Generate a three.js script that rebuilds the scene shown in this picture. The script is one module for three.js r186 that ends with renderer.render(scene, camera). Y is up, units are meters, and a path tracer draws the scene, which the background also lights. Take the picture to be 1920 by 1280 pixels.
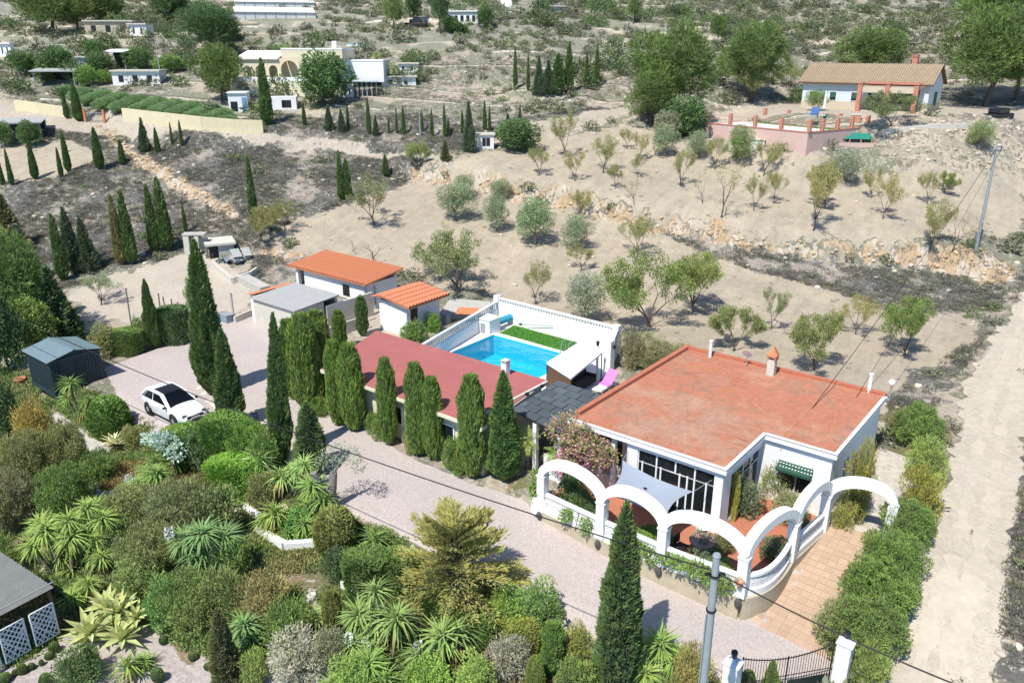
import * as THREE from 'three';
import { Sky } from 'three/addons/objects/Sky.js';
import { mergeGeometries } from 'three/addons/utils/BufferGeometryUtils.js';
import { RoundedBoxGeometry } from 'three/addons/geometries/RoundedBoxGeometry.js';

// ---------------------------------------------------------------- camera, sky, sun, exposure
const scene = new THREE.Scene();
const F = 1495, PITCH = 20.2 * Math.PI / 180, CAMH = 20, IW = 1920, IH = 1280;
const camera = new THREE.PerspectiveCamera(2 * Math.atan(640 / F) * 180 / Math.PI, 1.5, 0.5, 4000);
camera.position.set(0, CAMH, 0);
camera.rotation.set(-PITCH, 0, 0);
scene.add(camera);
const renderer = new THREE.WebGLRenderer({ antialias: true });
renderer.setSize(1024, 682);
renderer.toneMapping = THREE.LinearToneMapping;
renderer.toneMappingExposure = 1.45;
renderer.shadowMap.enabled = true;
const SUN_AZ = 33 * Math.PI / 180, SUN_EL = 57 * Math.PI / 180;      // shadows fall away from the camera and to the right
const sunDir = new THREE.Vector3(-Math.sin(SUN_AZ) * Math.cos(SUN_EL), Math.sin(SUN_EL), Math.cos(SUN_AZ) * Math.cos(SUN_EL));
const sky = new Sky(); sky.name = 'sky'; sky.scale.setScalar(3500); sky.userData.kind = 'structure';
const SU = sky.material.uniforms;
SU.sunPosition.value.copy(sunDir); SU.turbidity.value = 3; SU.rayleigh.value = 1.2; SU.mieCoefficient.value = 0.004;
SU.mieDirectionalG.value = 0.8;
scene.add(sky);
scene.environmentIntensity = 0.1;
const sun = new THREE.DirectionalLight(new THREE.Color(1, 0.95, 0.86), 4.2);
sun.name = 'sun'; sun.position.copy(sunDir).multiplyScalar(200).add(new THREE.Vector3(0, 0, -70)); sun.target.position.set(0, 0, -70);
sun.castShadow = true; sun.shadow.mapSize.set(4096, 4096);
Object.assign(sun.shadow.camera, { left: -110, right: 110, top: 110, bottom: -110, near: 1, far: 450 });
scene.add(sun, sun.target);

// ---------------------------------------------------------------- helpers
let seed = 12345;
const rnd = () => { seed = (seed * 1664525 + 1013904223) >>> 0; return seed / 4294967296; };
const rr = (a, b) => a + (b - a) * rnd();
const reseed = s => { seed = (s * 2654435761 + 97) >>> 0; rnd(); rnd(); };
const clamp = (v, a, b) => Math.min(b, Math.max(a, v));
const sstep = (a, b, v) => { const t = clamp((v - a) / (b - a), 0, 1); return t * t * (3 - 2 * t); };
const NT = new Float32Array(256 * 256); reseed(7); for (let i = 0; i < NT.length; i++) NT[i] = rnd();
function vn(x, y) {                                   // value noise, 0..1
  const xi = Math.floor(x), yi = Math.floor(y), fx = x - xi, fy = y - yi;
  const u = fx * fx * (3 - 2 * fx), v = fy * fy * (3 - 2 * fy);
  const a = NT[((yi & 255) << 8) | (xi & 255)], b = NT[((yi & 255) << 8) | ((xi + 1) & 255)];
  const c = NT[(((yi + 1) & 255) << 8) | (xi & 255)], d = NT[(((yi + 1) & 255) << 8) | ((xi + 1) & 255)];
  return a + (b - a) * u + (c - a) * v + (a - b - c + d) * u * v;
}
const fbm = (x, y) => vn(x, y) * .5 + vn(x * 2.1 + 17, y * 2.1 + 5) * .3 + vn(x * 4.3 + 3, y * 4.3 + 41) * .2;
const V3 = (x, y, z) => new THREE.Vector3(x, y, z);

// local frame of the property: every building of it is square to these axes
const TH = 38.3 * Math.PI / 180, CT = Math.cos(TH), ST = Math.sin(TH);
const toW = (a, b, h = 0) => V3(CT * a - ST * b, h, ST * a + CT * b);
const toL = (x, z) => [CT * x + ST * z, -ST * x + CT * z];

// ---------------------------------------------------------------- terrain
const KN = [[-400, 0], [0, 0], [60, 0], [66, 0.7], [80, 4.8], [105, 12.2], [140, 20.5], [178, 29], [240, 45], [300, 63], [500, 130], [1200, 330]];
function baseH(D) {
  let i = 0; while (i < KN.length - 2 && D > KN[i + 1][0]) i++;
  const [x0, y0] = KN[i], [x1, y1] = KN[i + 1], t = clamp((D - x0) / (x1 - x0), 0, 1);
  const m = k => { if (k <= 0 || k >= KN.length - 1) return 0; const s0 = (KN[k][1] - KN[k - 1][1]) / (KN[k][0] - KN[k - 1][0]), s1 = (KN[k + 1][1] - KN[k][1]) / (KN[k + 1][0] - KN[k][0]); return s0 * s1 <= 0 ? 0 : 2 * s0 * s1 / (s0 + s1); };
  const h = x1 - x0, t2 = t * t, t3 = t2 * t;
  return (2 * t3 - 3 * t2 + 1) * y0 + (t3 - 2 * t2 + t) * h * m(i) + (-2 * t3 + 3 * t2) * y1 + (t3 - t2) * h * m(i + 1);
}
function terr0(x, z) {
  const [a, b] = toL(x, z), D = -z;
  let h = baseH(D);
  // drive falls towards the gate, the ramp of tiles joins it to the terrace level
  const fall = clamp((a + 28) / 20, 0, 1.15), reach = a > -8.6 ? sstep(-33.5, -25.5, b) : sstep(-28, -25.6, b);
  h -= 1.15 * fall * reach * (1 - sstep(2, 12, a));
  // lower garden terraces
  h -= 1.1 * sstep(-20.4, -17.6, b + 0.12 * (a + 30) * (a > -30 ? 1 : 0)) * (1 - sstep(-10, -4, a));
  h -= 0.7 * sstep(-14.5, -11, b) * (1 - sstep(-10, -4, a));
  if (D > 118) h += sstep(118, 150, D) * ((fbm(x * .02, z * .02) - .5) * 3.5 + (x > 40 ? (x - 40) * .06 * sstep(150, 210, D) : 0));
  h += (fbm(x * .35, z * .35) - .5) * .12 * (D > 60 ? 2.2 : 1) * sstep(56, 62, D);
  return h;
}
const BANKS = [], PADS = [];                          // terrace banks; levelled building plots
const segD = (x, z, ax, az, bx, bz) => {
  const dx = bx - ax, dz = bz - az, t = clamp(((x - ax) * dx + (z - az) * dz) / (dx * dx + dz * dz), 0, 1);
  const px = x - ax - t * dx, pz = z - az - t * dz, d = Math.hypot(px, pz);
  return [d, dx * pz - dz * px, t];
};
function terrRaw(x, z) {
  let h = terr0(x, z);
  for (const bk of BANKS) {
    let best = [1e9, 0, 0], k = 0;
    for (let i = 0; i + 1 < bk.p.length; i++) { const r = segD(x, z, bk.p[i][0], bk.p[i][1], bk.p[i + 1][0], bk.p[i + 1][1]); if (r[0] < best[0]) { best = r; k = i; } }
    if (best[0] > 14) continue;
    const end = (k === 0 ? sstep(0, .3, best[2]) : 1) * (k === bk.p.length - 2 ? 1 - sstep(.7, 1, best[2]) : 1);
    const s = best[0] * (best[1] < 0 ? 1 : -1) + (vn(x * .7, z * .7) - .5) * .5;
    h += end * bk.amp * Math.tanh(s / .55) * .5 * (1 - sstep(1, 13, Math.abs(s)));
  }
  if (-z > 125) { const w = (vn(x * .012 + 4, z * .012) - .5) * 44 + vn(x * .05, z * .05) * 12, q = (-z + w) / 11; h += (sstep(.0, .16, q - Math.floor(q)) - (q - Math.floor(q))) * 1.3 * sstep(125, 140, -z) * (.25 + .75 * vn(x * .02 + 8, Math.floor(q) * 3.1)) * (1 - .8 * sstep(30, 60, x) * sstep(150, 175, -z)); }
  for (const p of PADS) h += (p.y - h) * (1 - sstep(p.r, p.r + p.f, Math.hypot(x - p.x, z - p.z)));
  return h;
}
// pixel of the photograph -> ray; used once, at build time, to measure where things stand on the ground
const rayOf = (px, py) => { const a = (px - 960) / F, b = -(py - 640) / F; return V3(a, b * Math.cos(PITCH) - Math.sin(PITCH), -Math.cos(PITCH) - b * Math.sin(PITCH)).normalize(); };
function hitGround(px, py, fn) {
  const r = rayOf(px, py); let t = 15, pt = 15;
  for (let i = 0; i < 900; i++) {
    const y = CAMH + r.y * t; if (y < fn(r.x * t, r.z * t)) {
      let lo = pt, hi = t; for (let k = 0; k < 26; k++) { const m = (lo + hi) / 2; if (CAMH + r.y * m < fn(r.x * m, r.z * m)) hi = m; else lo = m; }
      return V3(r.x * hi, fn(r.x * hi, r.z * hi), r.z * hi);
    }
    pt = t; t += t < 120 ? .5 : 1.5;
  }
  return V3(r.x * t, CAMH + r.y * t, r.z * t);
}
const bankLine = (amp, pts) => { const p = pts.map(([x, y]) => { const q = hitGround(x, y, terr0); return [q.x, q.z]; }); return { amp, p }; };
const bl = [
  bankLine(1.9, [[700, 300], [860, 325], [980, 352], [1100, 380], [1230, 412], [1370, 440], [1500, 462], [1700, 475], [1890, 505]]),
  bankLine(1.2, [[150, 200], [330, 268], [500, 262], [700, 268], [860, 288]]),
  bankLine(0.9, [[230, 290], [300, 330], [380, 380], [470, 400]]),
  bankLine(1.0, [[560, 215], [700, 235], [860, 262], [980, 255], [1180, 205]]),
  bankLine(1.3, [[1600, 262], [1700, 280], [1800, 300], [1950, 320]]),
  bankLine(0.8, [[820, 120], [960, 180], [1100, 190], [1220, 150]]),
];
BANKS.push(...bl);
{ const a = hitGround(1502, 201, terrRaw), b = hitGround(1322, 257, terrRaw), on = (x, y, h) => { const r = rayOf(x, y), t = (h - CAMH) / r.y; return [r.x * t, r.z * t]; };
  const [ax, az] = on(1650, 203, a.y), [bx_, bz] = on(1440, 252, b.y); const [cx, cz] = on(1512, 280, b.y), c = hitGround(1512, 284, terrRaw); PADS.push({ x: c.x + (cx - c.x) * .55, z: c.z + (cz - c.z) * .55, y: c.y + (b.y - c.y) * .6, r: 1.5, f: 4 }); PADS.push({ x: bx_, z: bz, y: b.y, r: 8, f: 7 }, { x: ax, z: az, y: a.y, r: 11, f: 11 }); }
// the ground mesh near the property is a grid of half-metre cells; everything stands on that grid
const NX0 = -96, NX1 = 88, ND0 = 8, ND1 = 134, CELL = .5, NXN = (NX1 - NX0) / CELL, NDN = (ND1 - ND0) / CELL;
const HG = new Float32Array((NXN + 1) * (NDN + 1));
for (let j = 0; j <= NDN; j++) for (let i = 0; i <= NXN; i++) HG[j * (NXN + 1) + i] = terrRaw(NX0 + i * CELL, -(ND0 + j * CELL));
function gy(x, z) {
  const u = (x - NX0) / CELL, v = (-z - ND0) / CELL;
  if (u < 0 || v < 0 || u >= NXN || v >= NDN) return terrRaw(x, z);
  const i = Math.floor(u), j = Math.floor(v), fu = u - i, fv = v - j, w = NXN + 1;
  const h00 = HG[j * w + i], h10 = HG[j * w + i + 1], h01 = HG[(j + 1) * w + i], h11 = HG[(j + 1) * w + i + 1];
  return fu + fv < 1 ? h00 + (h10 - h00) * fu + (h01 - h00) * fv : h11 + (h01 - h11) * (1 - fu) + (h10 - h11) * (1 - fv);
}
const gp = (px, py) => hitGround(px, py, gy);
const gl = (a, b, dh = 0) => { const p = toW(a, b); p.y = gy(p.x, p.z) + dh; return p; };
function heightTo(P, py) {                           // height of a vertical thing at P whose top is seen at row py
  const r = rayOf(960, py), k = (640 - py) / F, d = -P.z;   // solve up/depth = k
  // up = (y-H)cos + d sin ; depth = d cos - (y-H) sin
  const yy = d * (k * Math.cos(PITCH) - Math.sin(PITCH)) / (Math.cos(PITCH) + k * Math.sin(PITCH)) + CAMH;
  return yy - P.y;
}
const depthOf = P => -P.z * Math.cos(PITCH) - (P.y - CAMH) * Math.sin(PITCH);

// ---------------------------------------------------------------- naming, tagging
const used = {};
function numbered(n) { const k = used[n] = (used[n] ?? -1) + 1; return k ? `${n}_${String(k).padStart(3, '0')}` : n; }
function tag(o, label, category, group) { o.userData.label = label; o.userData.category = category; if (group) o.userData.group = group; return o; }
function struct(o) { o.userData.kind = 'structure'; return o; }
function stuff(o) { o.userData.kind = 'stuff'; return o; }
function thing(name, label, category, pos, turn = 0, group) {
  const o = new THREE.Group(); o.name = numbered(name); o.position.copy(pos); o.rotation.y = turn; scene.add(o); return tag(o, label, category, group);
}
const prep = m => { m.castShadow = true; m.receiveShadow = true; return m; };
function part(name, geo, mat, parent) {
  const g = Array.isArray(geo) ? mergeG(geo) : geo;
  const m = prep(new THREE.Mesh(g, mat)); m.name = parent === scene ? numbered(name) : name; parent.add(m); return m;
}
function mergeG(list) {
  const l = list.map(g => { const q = g.index ? g.toNonIndexed() : g; for (const k of Object.keys(q.attributes)) if (!['position', 'normal', 'uv', 'color'].includes(k)) q.deleteAttribute(k); return q; });
  if (l.length === 1) return l[0];
  const anyC = l.some(g => g.attributes.color);
  for (const q of l) if (!anyC) q.deleteAttribute('color');
  return mergeGeometries(l);
}
function muv(g, s = 1, ox = 0, oy = 0) {             // texture coordinates in metres, by the way each face points
  g = g.index ? g.toNonIndexed() : g; g.computeVertexNormals && !g.attributes.normal && g.computeVertexNormals();
  const p = g.attributes.position, n = g.attributes.normal, uv = new Float32Array(p.count * 2);
  for (let i = 0; i < p.count; i += 3) {
    const nx = Math.abs(n.getX(i) + n.getX(i + 1) + n.getX(i + 2)), ny = Math.abs(n.getY(i) + n.getY(i + 1) + n.getY(i + 2)), nz = Math.abs(n.getZ(i) + n.getZ(i + 1) + n.getZ(i + 2));
    for (let k = i; k < i + 3; k++) {
      const [u, v] = ny >= nx && ny >= nz ? [p.getX(k), p.getZ(k)] : nx > nz ? [p.getZ(k), p.getY(k)] : [p.getX(k), p.getY(k)];
      uv[2 * k] = u * s + ox; uv[2 * k + 1] = v * s + oy;
    }
  }
  g.setAttribute('uv', new THREE.BufferAttribute(uv, 2)); return g;
}
// box from corner to corner
function bx(x0, x1, y0, y1, z0, z1) { const g = new THREE.BoxGeometry(Math.abs(x1 - x0), Math.abs(y1 - y0), Math.abs(z1 - z0)); g.translate((x0 + x1) / 2, (y0 + y1) / 2, (z0 + z1) / 2); return muv(g); }
function rbx(x0, x1, y0, y1, z0, z1, r = .03) { const g = new RoundedBoxGeometry(x1 - x0, y1 - y0, z1 - z0, 2, r); g.translate((x0 + x1) / 2, (y0 + y1) / 2, (z0 + z1) / 2); return muv(g); }
function cyl(r0, r1, h, x, y, z, n = 10) { const g = new THREE.CylinderGeometry(r1, r0, h, n); g.translate(x, y + h / 2, z); return muv(g); }
function bar(A, B, r0, r1 = r0, n = 6) {             // round bar from A to B
  const d = B.clone().sub(A), g = new THREE.CylinderGeometry(r1, r0, d.length(), n, 1);
  g.applyQuaternion(new THREE.Quaternion().setFromUnitVectors(V3(0, 1, 0), d.clone().normalize())); g.translate((A.x + B.x) / 2, (A.y + B.y) / 2, (A.z + B.z) / 2); return muv(g);
}
function tri(list) {                                  // flat faces from corner lists (quads or triangles)
  const pos = []; for (const f of list) for (let k = 1; k + 1 < f.length; k++) pos.push(...f[0], ...f[k], ...f[k + 1]);
  const g = new THREE.BufferGeometry(); g.setAttribute('position', new THREE.Float32BufferAttribute(pos, 3)); g.computeVertexNormals(); return muv(g);
}
function prismXY(pts, z0, z1) { const s = new THREE.Shape(pts.map(p => new THREE.Vector2(p[0], p[1]))); const g = new THREE.ExtrudeGeometry(s, { depth: z1 - z0, bevelEnabled: false }); g.translate(0, 0, z0); return muv(g); }

// ---------------------------------------------------------------- materials
const lin = (r, g, b) => new THREE.Color().setRGB(r, g, b);
const srgb8 = v => { v = clamp(v, 0, 1); return 255 * (v <= .0031308 ? v * 12.92 : 1.055 * Math.pow(v, 1 / 2.4) - .055); };
function tex(w, h, fn, color = true) {                // computed texture, fn(x,y) -> linear colour or a number
  const d = new Uint8Array(w * h * 4);
  for (let y = 0; y < h; y++) for (let x = 0; x < w; x++) {
    const c = fn(x, y), k = 4 * (y * w + x);
    if (color) { d[k] = srgb8(c[0]); d[k + 1] = srgb8(c[1]); d[k + 2] = srgb8(c[2]); } else d[k] = d[k + 1] = d[k + 2] = clamp(c, 0, 1) * 255;
    d[k + 3] = 255;
  }
  const t = new THREE.DataTexture(d, w, h); t.wrapS = t.wrapT = THREE.RepeatWrapping; t.magFilter = THREE.LinearFilter; t.minFilter = THREE.LinearMipmapLinearFilter; t.generateMipmaps = true;
  if (color) t.colorSpace = THREE.SRGBColorSpace; t.needsUpdate = true; return t;
}
const tn = (x, y, n, f) => {                          // tiling noise on an n-pixel square, f cells across
  const u = x / n * f, v = y / n * f, xi = Math.floor(u), yi = Math.floor(v), a = u - xi, b = v - yi, s = a * a * (3 - 2 * a), t = b * b * (3 - 2 * b), m = f;
  const q = (i, j) => NT[(((j % m) * 7 + f) & 255) << 8 | ((i % m) * 3 + f * 5) & 255];
  return (q(xi, yi) * (1 - s) + q(xi + 1, yi) * s) * (1 - t) + (q(xi, yi + 1) * (1 - s) + q(xi + 1, yi + 1) * s) * t;
};
const grainTex = {}, sharedMap = {};
function surf(col, o = {}) {                          // plain material with grain: amount, size in metres; the grain images are shared
  const { amt = .12, size = 2, rough = .85, bump = .004, spots = 0, spotCol = [.3, .26, .2], metal = 0, streak = 0 } = o;
  const key = JSON.stringify([col, o]); if (grainTex[key]) return grainTex[key];
  const n = o.px ?? 256, q = [.06, .12, .2, .3, .4].reduce((a, b) => Math.abs(b - amt) < Math.abs(a - amt) ? b : a);
  const own = spots > 0, mk = own ? JSON.stringify([col, q, spots, spotCol]) : `${q},${streak ? 1 : 0}`;
  const img = sharedMap[mk] ??= tex(n, n, (x, y) => {
    const f = tn(x, y, n, 4) * .35 + tn(x, y, n, 13) * .3 + tn(x, y, n, 48) * .2 + tn(x, y, n, 96) * .15;
    const st = streak ? (tn(x, y * .08 % n, n, 64) - .5) * .13 : 0;
    let k = 1 + (f - .5) * 2 * q + st; const sp = spots ? sstep(.62, .8, tn(x + 40, y, n, 6) * .6 + tn(x, y + 9, n, 30) * .4) * spots : 0;
    return own ? col.map((c, i) => c * k * (1 - sp) + spotCol[i] * sp) : [.72 * k, .72 * k, .72 * k];
  });
  const map = img.clone(); map.repeat.set(1 / size, 1 / size); map.needsUpdate = true;
  const m = new THREE.MeshStandardMaterial({ map, roughness: rough, metalness: metal }); if (!own) m.color.setRGB(col[0] / .72, col[1] / .72, col[2] / .72);
  if (bump) { const b = (sharedMap.bump ??= tex(128, 128, (x, y) => tn(x, y, 128, 16) * .4 + tn(x, y, 128, 61) * .6, false)).clone(); b.repeat.set(1 / (size * .5), 1 / (size * .5)); b.needsUpdate = true; m.bumpMap = b; m.bumpScale = bump; }
  return grainTex[key] = m;
}
const M = {
  white: surf([.78, .78, .76], { amt: .05, size: 3, spots: .12, spotCol: [.6, .57, .52] }),
  whiteTrim: new THREE.MeshStandardMaterial({ color: lin(.8, .8, .79), roughness: .6 }),
  cream: surf([.66, .62, .45], { amt: .08, size: 2.5 }),
  beige: surf([.46, .4, .29], { amt: .22, size: 2.2, spots: .35, spotCol: [.33, .29, .22], bump: .01 }),
  concrete: surf([.45, .43, .39], { amt: .2, size: 2.5, spots: .3 }),
  render: surf([.56, .53, .46], { amt: .14, size: 2.2, spots: .3, spotCol: [.42, .39, .33] }),
  black: new THREE.MeshStandardMaterial({ color: lin(.012, .012, .013), roughness: .5 }),
  darkGlass: new THREE.MeshStandardMaterial({ color: lin(.012, .016, .018), roughness: .06 }),
  steel: surf([.3, .31, .32], { amt: .1, size: .8, rough: .5, bump: 0 }),
  terracotta: surf([.5, .2, .1], { amt: .18, size: 1.2 }),
  bark: surf([.11, .085, .065], { amt: .4, size: .5, bump: .02 }),
  barkGrey: surf([.2, .17, .14], { amt: .35, size: .5, bump: .02 }),
  wood: surf([.13, .07, .04], { amt: .25, size: .6 }),
};
// ---------------------------------------------------------------- ground: zones measured on the photograph, painted in plan
const ZP = [
  [2, [[-60, 200], [480, 225], [800, 290], [770, 330], [640, 385], [530, 420], [500, 480], [450, 462], [340, 470], [120, 540], [-60, 640]]],
  [8, [[-60, 200], [30, 195], [500, 250], [700, 268], [830, 285], [820, 298], [620, 284], [480, 272], [300, 255], [-60, 225]]],
  [3, [[180, 232], [196, 238], [285, 300], [365, 352], [450, 402], [444, 412], [340, 366], [255, 306]]],
  [1, [[-60, 285], [120, 262], [200, 290], [120, 330], [-60, 350]]],
  [2, [[500, 215], [960, 225], [1180, 195], [1000, 262], [830, 290], [560, 245]]],
  [8, [[900, 262], [1170, 200], [1195, 208], [960, 275], [900, 275]]],
  [1, [[530, 425], [640, 385], [770, 335], [830, 345], [960, 368], [1230, 430], [1480, 490], [1560, 530], [1830, 600], [1840, 640], [1750, 830], [1180, 650], [930, 553], [700, 500], [560, 480]]],
  [1, [[830, 325], [1000, 262], [1180, 228], [1320, 262], [1500, 292], [1920, 330], [1910, 445], [1700, 458], [1480, 446], [1230, 395], [1000, 342]]],
  [3, [[760, 318], [900, 332], [1000, 347], [1230, 400], [1380, 430], [1500, 453], [1700, 468], [1890, 490], [1890, 530], [1700, 500], [1480, 475], [1230, 428], [960, 376], [800, 345]]],
  [2, [[1230, 430], [1480, 478], [1600, 500], [1800, 515], [1890, 530], [1880, 580], [1700, 590], [1560, 545], [1400, 505]]],
  [9, [[1640, 235], [1960, 235], [1960, 325], [1800, 318], [1640, 300]]],
  [8, [[1300, 205], [1500, 195], [1960, 205], [1960, 240], [1640, 238], [1500, 215]]],
  [2, [[1860, 620], [1800, 700], [1760, 760], [1700, 800], [1660, 760], [1740, 690]]],
  [2, [[1940, 440], [1990, 900], [1960, 1290], [1860, 1290], [1910, 950], [1935, 700], [1900, 560]]],
  [3, [[480, 470], [560, 480], [570, 520], [520, 540], [470, 500]]],
  [2, [[480, 480], [565, 490], [580, 530], [500, 560], [460, 520]]],
  [5, [[120, 545], [345, 475], [400, 480], [480, 520], [470, 570], [430, 600], [330, 600], [160, 600]]],
  [5, [[440, 610], [490, 585], [560, 560], [640, 570], [690, 540], [740, 560], [840, 590], [820, 620], [760, 640], [690, 640], [600, 610], [500, 605]]],
  [4, [[-300, 620], [60, 700], [180, 740], [250, 800], [420, 830], [560, 880], [640, 970], [760, 1010], [960, 1112], [1130, 1243], [1380, 1290], [1380, 1500], [-400, 1500]]],
  [4, [[560, 690], [600, 690], [680, 790], [780, 850], [885, 885], [985, 930], [1000, 900], [880, 860], [690, 770], [640, 690]]],
  [4, [[1640, 790], [1700, 760], [1770, 800], [1760, 900], [1720, 1010], [1640, 1240], [1580, 1290], [1540, 1180], [1660, 960], [1690, 850]]],
  [8, [[80, 755], [110, 770], [210, 850], [180, 870], [95, 800]]],
  [7, [[150, 915], [190, 890], [195, 930], [150, 965], [110, 960]]],
  [7, [[410, 905], [440, 930], [470, 990], [480, 1020], [455, 1010], [425, 950]]],
  [6, [[-200, 1300], [40, 1240], [150, 1165], [265, 1165], [345, 1215], [430, 1240], [430, 1500], [-200, 1500]]],
  [7, [[560, 1100], [595, 1110], [600, 1160], [570, 1160]]],
  [7, [[480, 1190], [660, 1240], [700, 1300], [480, 1300]]],
  [8, [[60, 1010], [85, 1000], [90, 1075], [120, 1120], [165, 1160], [140, 1170], [60, 1070]]],
];
const TW = 2048, zone = new Uint8Array(TW * TW);
{
  const sx = TW / (NX1 - NX0), sz = TW / (ND1 - ND0);
  for (const [id, px] of ZP) {
    const P = px.map(([x, y]) => { const q = gp(x, y); return [(q.x - NX0) * sx, (-q.z - ND0) * sz]; });
    let y0 = Infinity, y1 = -Infinity; for (const p of P) { y0 = Math.min(y0, p[1]); y1 = Math.max(y1, p[1]); }
    for (let y = Math.max(0, Math.floor(y0)); y <= Math.min(TW - 1, Math.ceil(y1)); y++) {
      const xs = []; for (let i = 0; i < P.length; i++) { const [ax, ay] = P[i], [cx, cy] = P[(i + 1) % P.length]; if ((ay <= y) !== (cy <= y)) xs.push(ax + (y - ay) / (cy - ay) * (cx - ax)); }
      xs.sort((a, b) => a - b);
      for (let k = 0; k + 1 < xs.length; k += 2) for (let x = Math.max(0, Math.ceil(xs[k])); x <= Math.min(TW - 1, xs[k + 1]); x++) zone[y * TW + x] = id;
    }
  }
}
function zoneAt(x, z) {
  const u = Math.floor((x - NX0) / (NX1 - NX0) * TW), v = Math.floor((-z - ND0) / (ND1 - ND0) * TW);
  return u < 0 || v < 0 || u >= TW || v >= TW ? -1 : zone[v * TW + u];
}
const mix = (a, b, t) => [a[0] + (b[0] - a[0]) * t, a[1] + (b[1] - a[1]) * t, a[2] + (b[2] - a[2]) * t];
const sc = (a, k) => [a[0] * k, a[1] * k, a[2] * k];
function soil(id, x, z) {
  const f1 = vn(x * .31, z * .31), f2 = vn(x * 1.3 + 9, z * 1.3), f3 = vn(x * 5.1, z * 5.1 + 3), f4 = vn(x * 11.7 + 31, z * 11.7);
  const g = (f2 - .5) * .2 + (f3 - .5) * .24 + (f4 - .5) * .3;
  switch (id) {
    case 1: { const c = mix([.455, .385, .285], [.405, .345, .26], f1); return sc(f3 * f4 > .55 ? mix(c, [.27, .235, .18], .6) : c, 1 + g * .85 + (vn(x * 2.2 + z * 1.3, (z - x) * .25) - .5) * .14); }
    case 2: { const q = f1 * .45 + f2 * .35 + f3 * .2; const c = mix([.36, .315, .255], [.125, .12, .105], sstep(.3, .54, q)); return sc(f4 > .83 ? [.5, .45, .37] : c, 1 + g * 1.3); }
    case 3: { const c = mix([.5, .36, .215], [.5, .43, .34], sstep(.4, .7, f2)); return sc(f3 > .7 ? [.27, .21, .14] : c, 1 + g * 1.4); }
    case 4: { const q = f2 * .6 + f3 * .4; const c = mix([.26, .19, .12], [.15, .15, .06], sstep(.35, .6, q)); return sc(f4 > .82 ? [.34, .27, .2] : c, 1 + g); }
    case 5: return sc(mix([.52, .455, .375], [.46, .4, .33], f1), 1 + g * .45);
    case 6: return sc(mix([.47, .41, .37], [.43, .375, .345], f1), 1 + (f4 - .5) * .4 + (vn(x * 23, z * 23) - .5) * .3);
    case 7: return sc(mix([.47, .45, .4], [.33, .31, .25], sstep(.55, .8, f3)), 1 + g);
    case 8: return sc(mix([.51, .44, .35], [.4, .35, .275], f2), 1 + g * .9);
    case 9: { const c = mix([.5, .42, .315], [.34, .3, .225], sstep(.42, .62, f2)); return sc(f3 > .68 ? [.24, .22, .18] : c, 1 + g * 1.2); }
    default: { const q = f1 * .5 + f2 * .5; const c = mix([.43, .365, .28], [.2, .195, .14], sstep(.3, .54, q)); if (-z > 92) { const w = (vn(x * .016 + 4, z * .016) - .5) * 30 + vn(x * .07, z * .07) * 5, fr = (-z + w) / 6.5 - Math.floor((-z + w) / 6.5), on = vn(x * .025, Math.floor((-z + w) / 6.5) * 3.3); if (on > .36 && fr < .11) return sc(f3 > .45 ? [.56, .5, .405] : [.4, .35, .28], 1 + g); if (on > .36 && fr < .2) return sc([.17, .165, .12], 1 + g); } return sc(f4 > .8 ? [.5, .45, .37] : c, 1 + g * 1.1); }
  }
}
const groundMap = (() => {
  const d = new Uint8Array(TW * TW * 4);
  for (let v = 0; v < TW; v++) for (let u = 0; u < TW; u++) {
    const x = NX0 + (u + .5) / TW * (NX1 - NX0), z = -(ND0 + (v + .5) / TW * (ND1 - ND0));
    const wx = (vn(x * .8, z * .8) - .5) * 1.6 + (vn(x * 3.1, z * 3.1) - .5) * .7, wz = (vn(x * .8 + 50, z * .8) - .5) * 1.6 + (vn(x * 3.1 + 50, z * 3.1) - .5) * .7;
    const c = sc(soil(Math.max(0, zoneAt(x + wx, z + wz)), x, z), .84), k = 4 * (v * TW + u);
    d[k] = srgb8(c[0]); d[k + 1] = srgb8(c[1]); d[k + 2] = srgb8(c[2]); d[k + 3] = 255;
  }
  const t = new THREE.DataTexture(d, TW, TW); t.magFilter = THREE.LinearFilter; t.minFilter = THREE.LinearMipmapLinearFilter; t.generateMipmaps = true; t.colorSpace = THREE.SRGBColorSpace; t.needsUpdate = true; return t;
})();
const clodBump = tex(512, 512, (x, y) => tn(x, y, 512, 12) * .3 + tn(x, y, 512, 40) * .35 + tn(x, y, 512, 130) * .35, false); clodBump.repeat.set(30, 20);
const gravelBump = tex(256, 256, (x, y) => tn(x, y, 256, 30) * .4 + tn(x, y, 256, 90) * .6, false);

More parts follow.
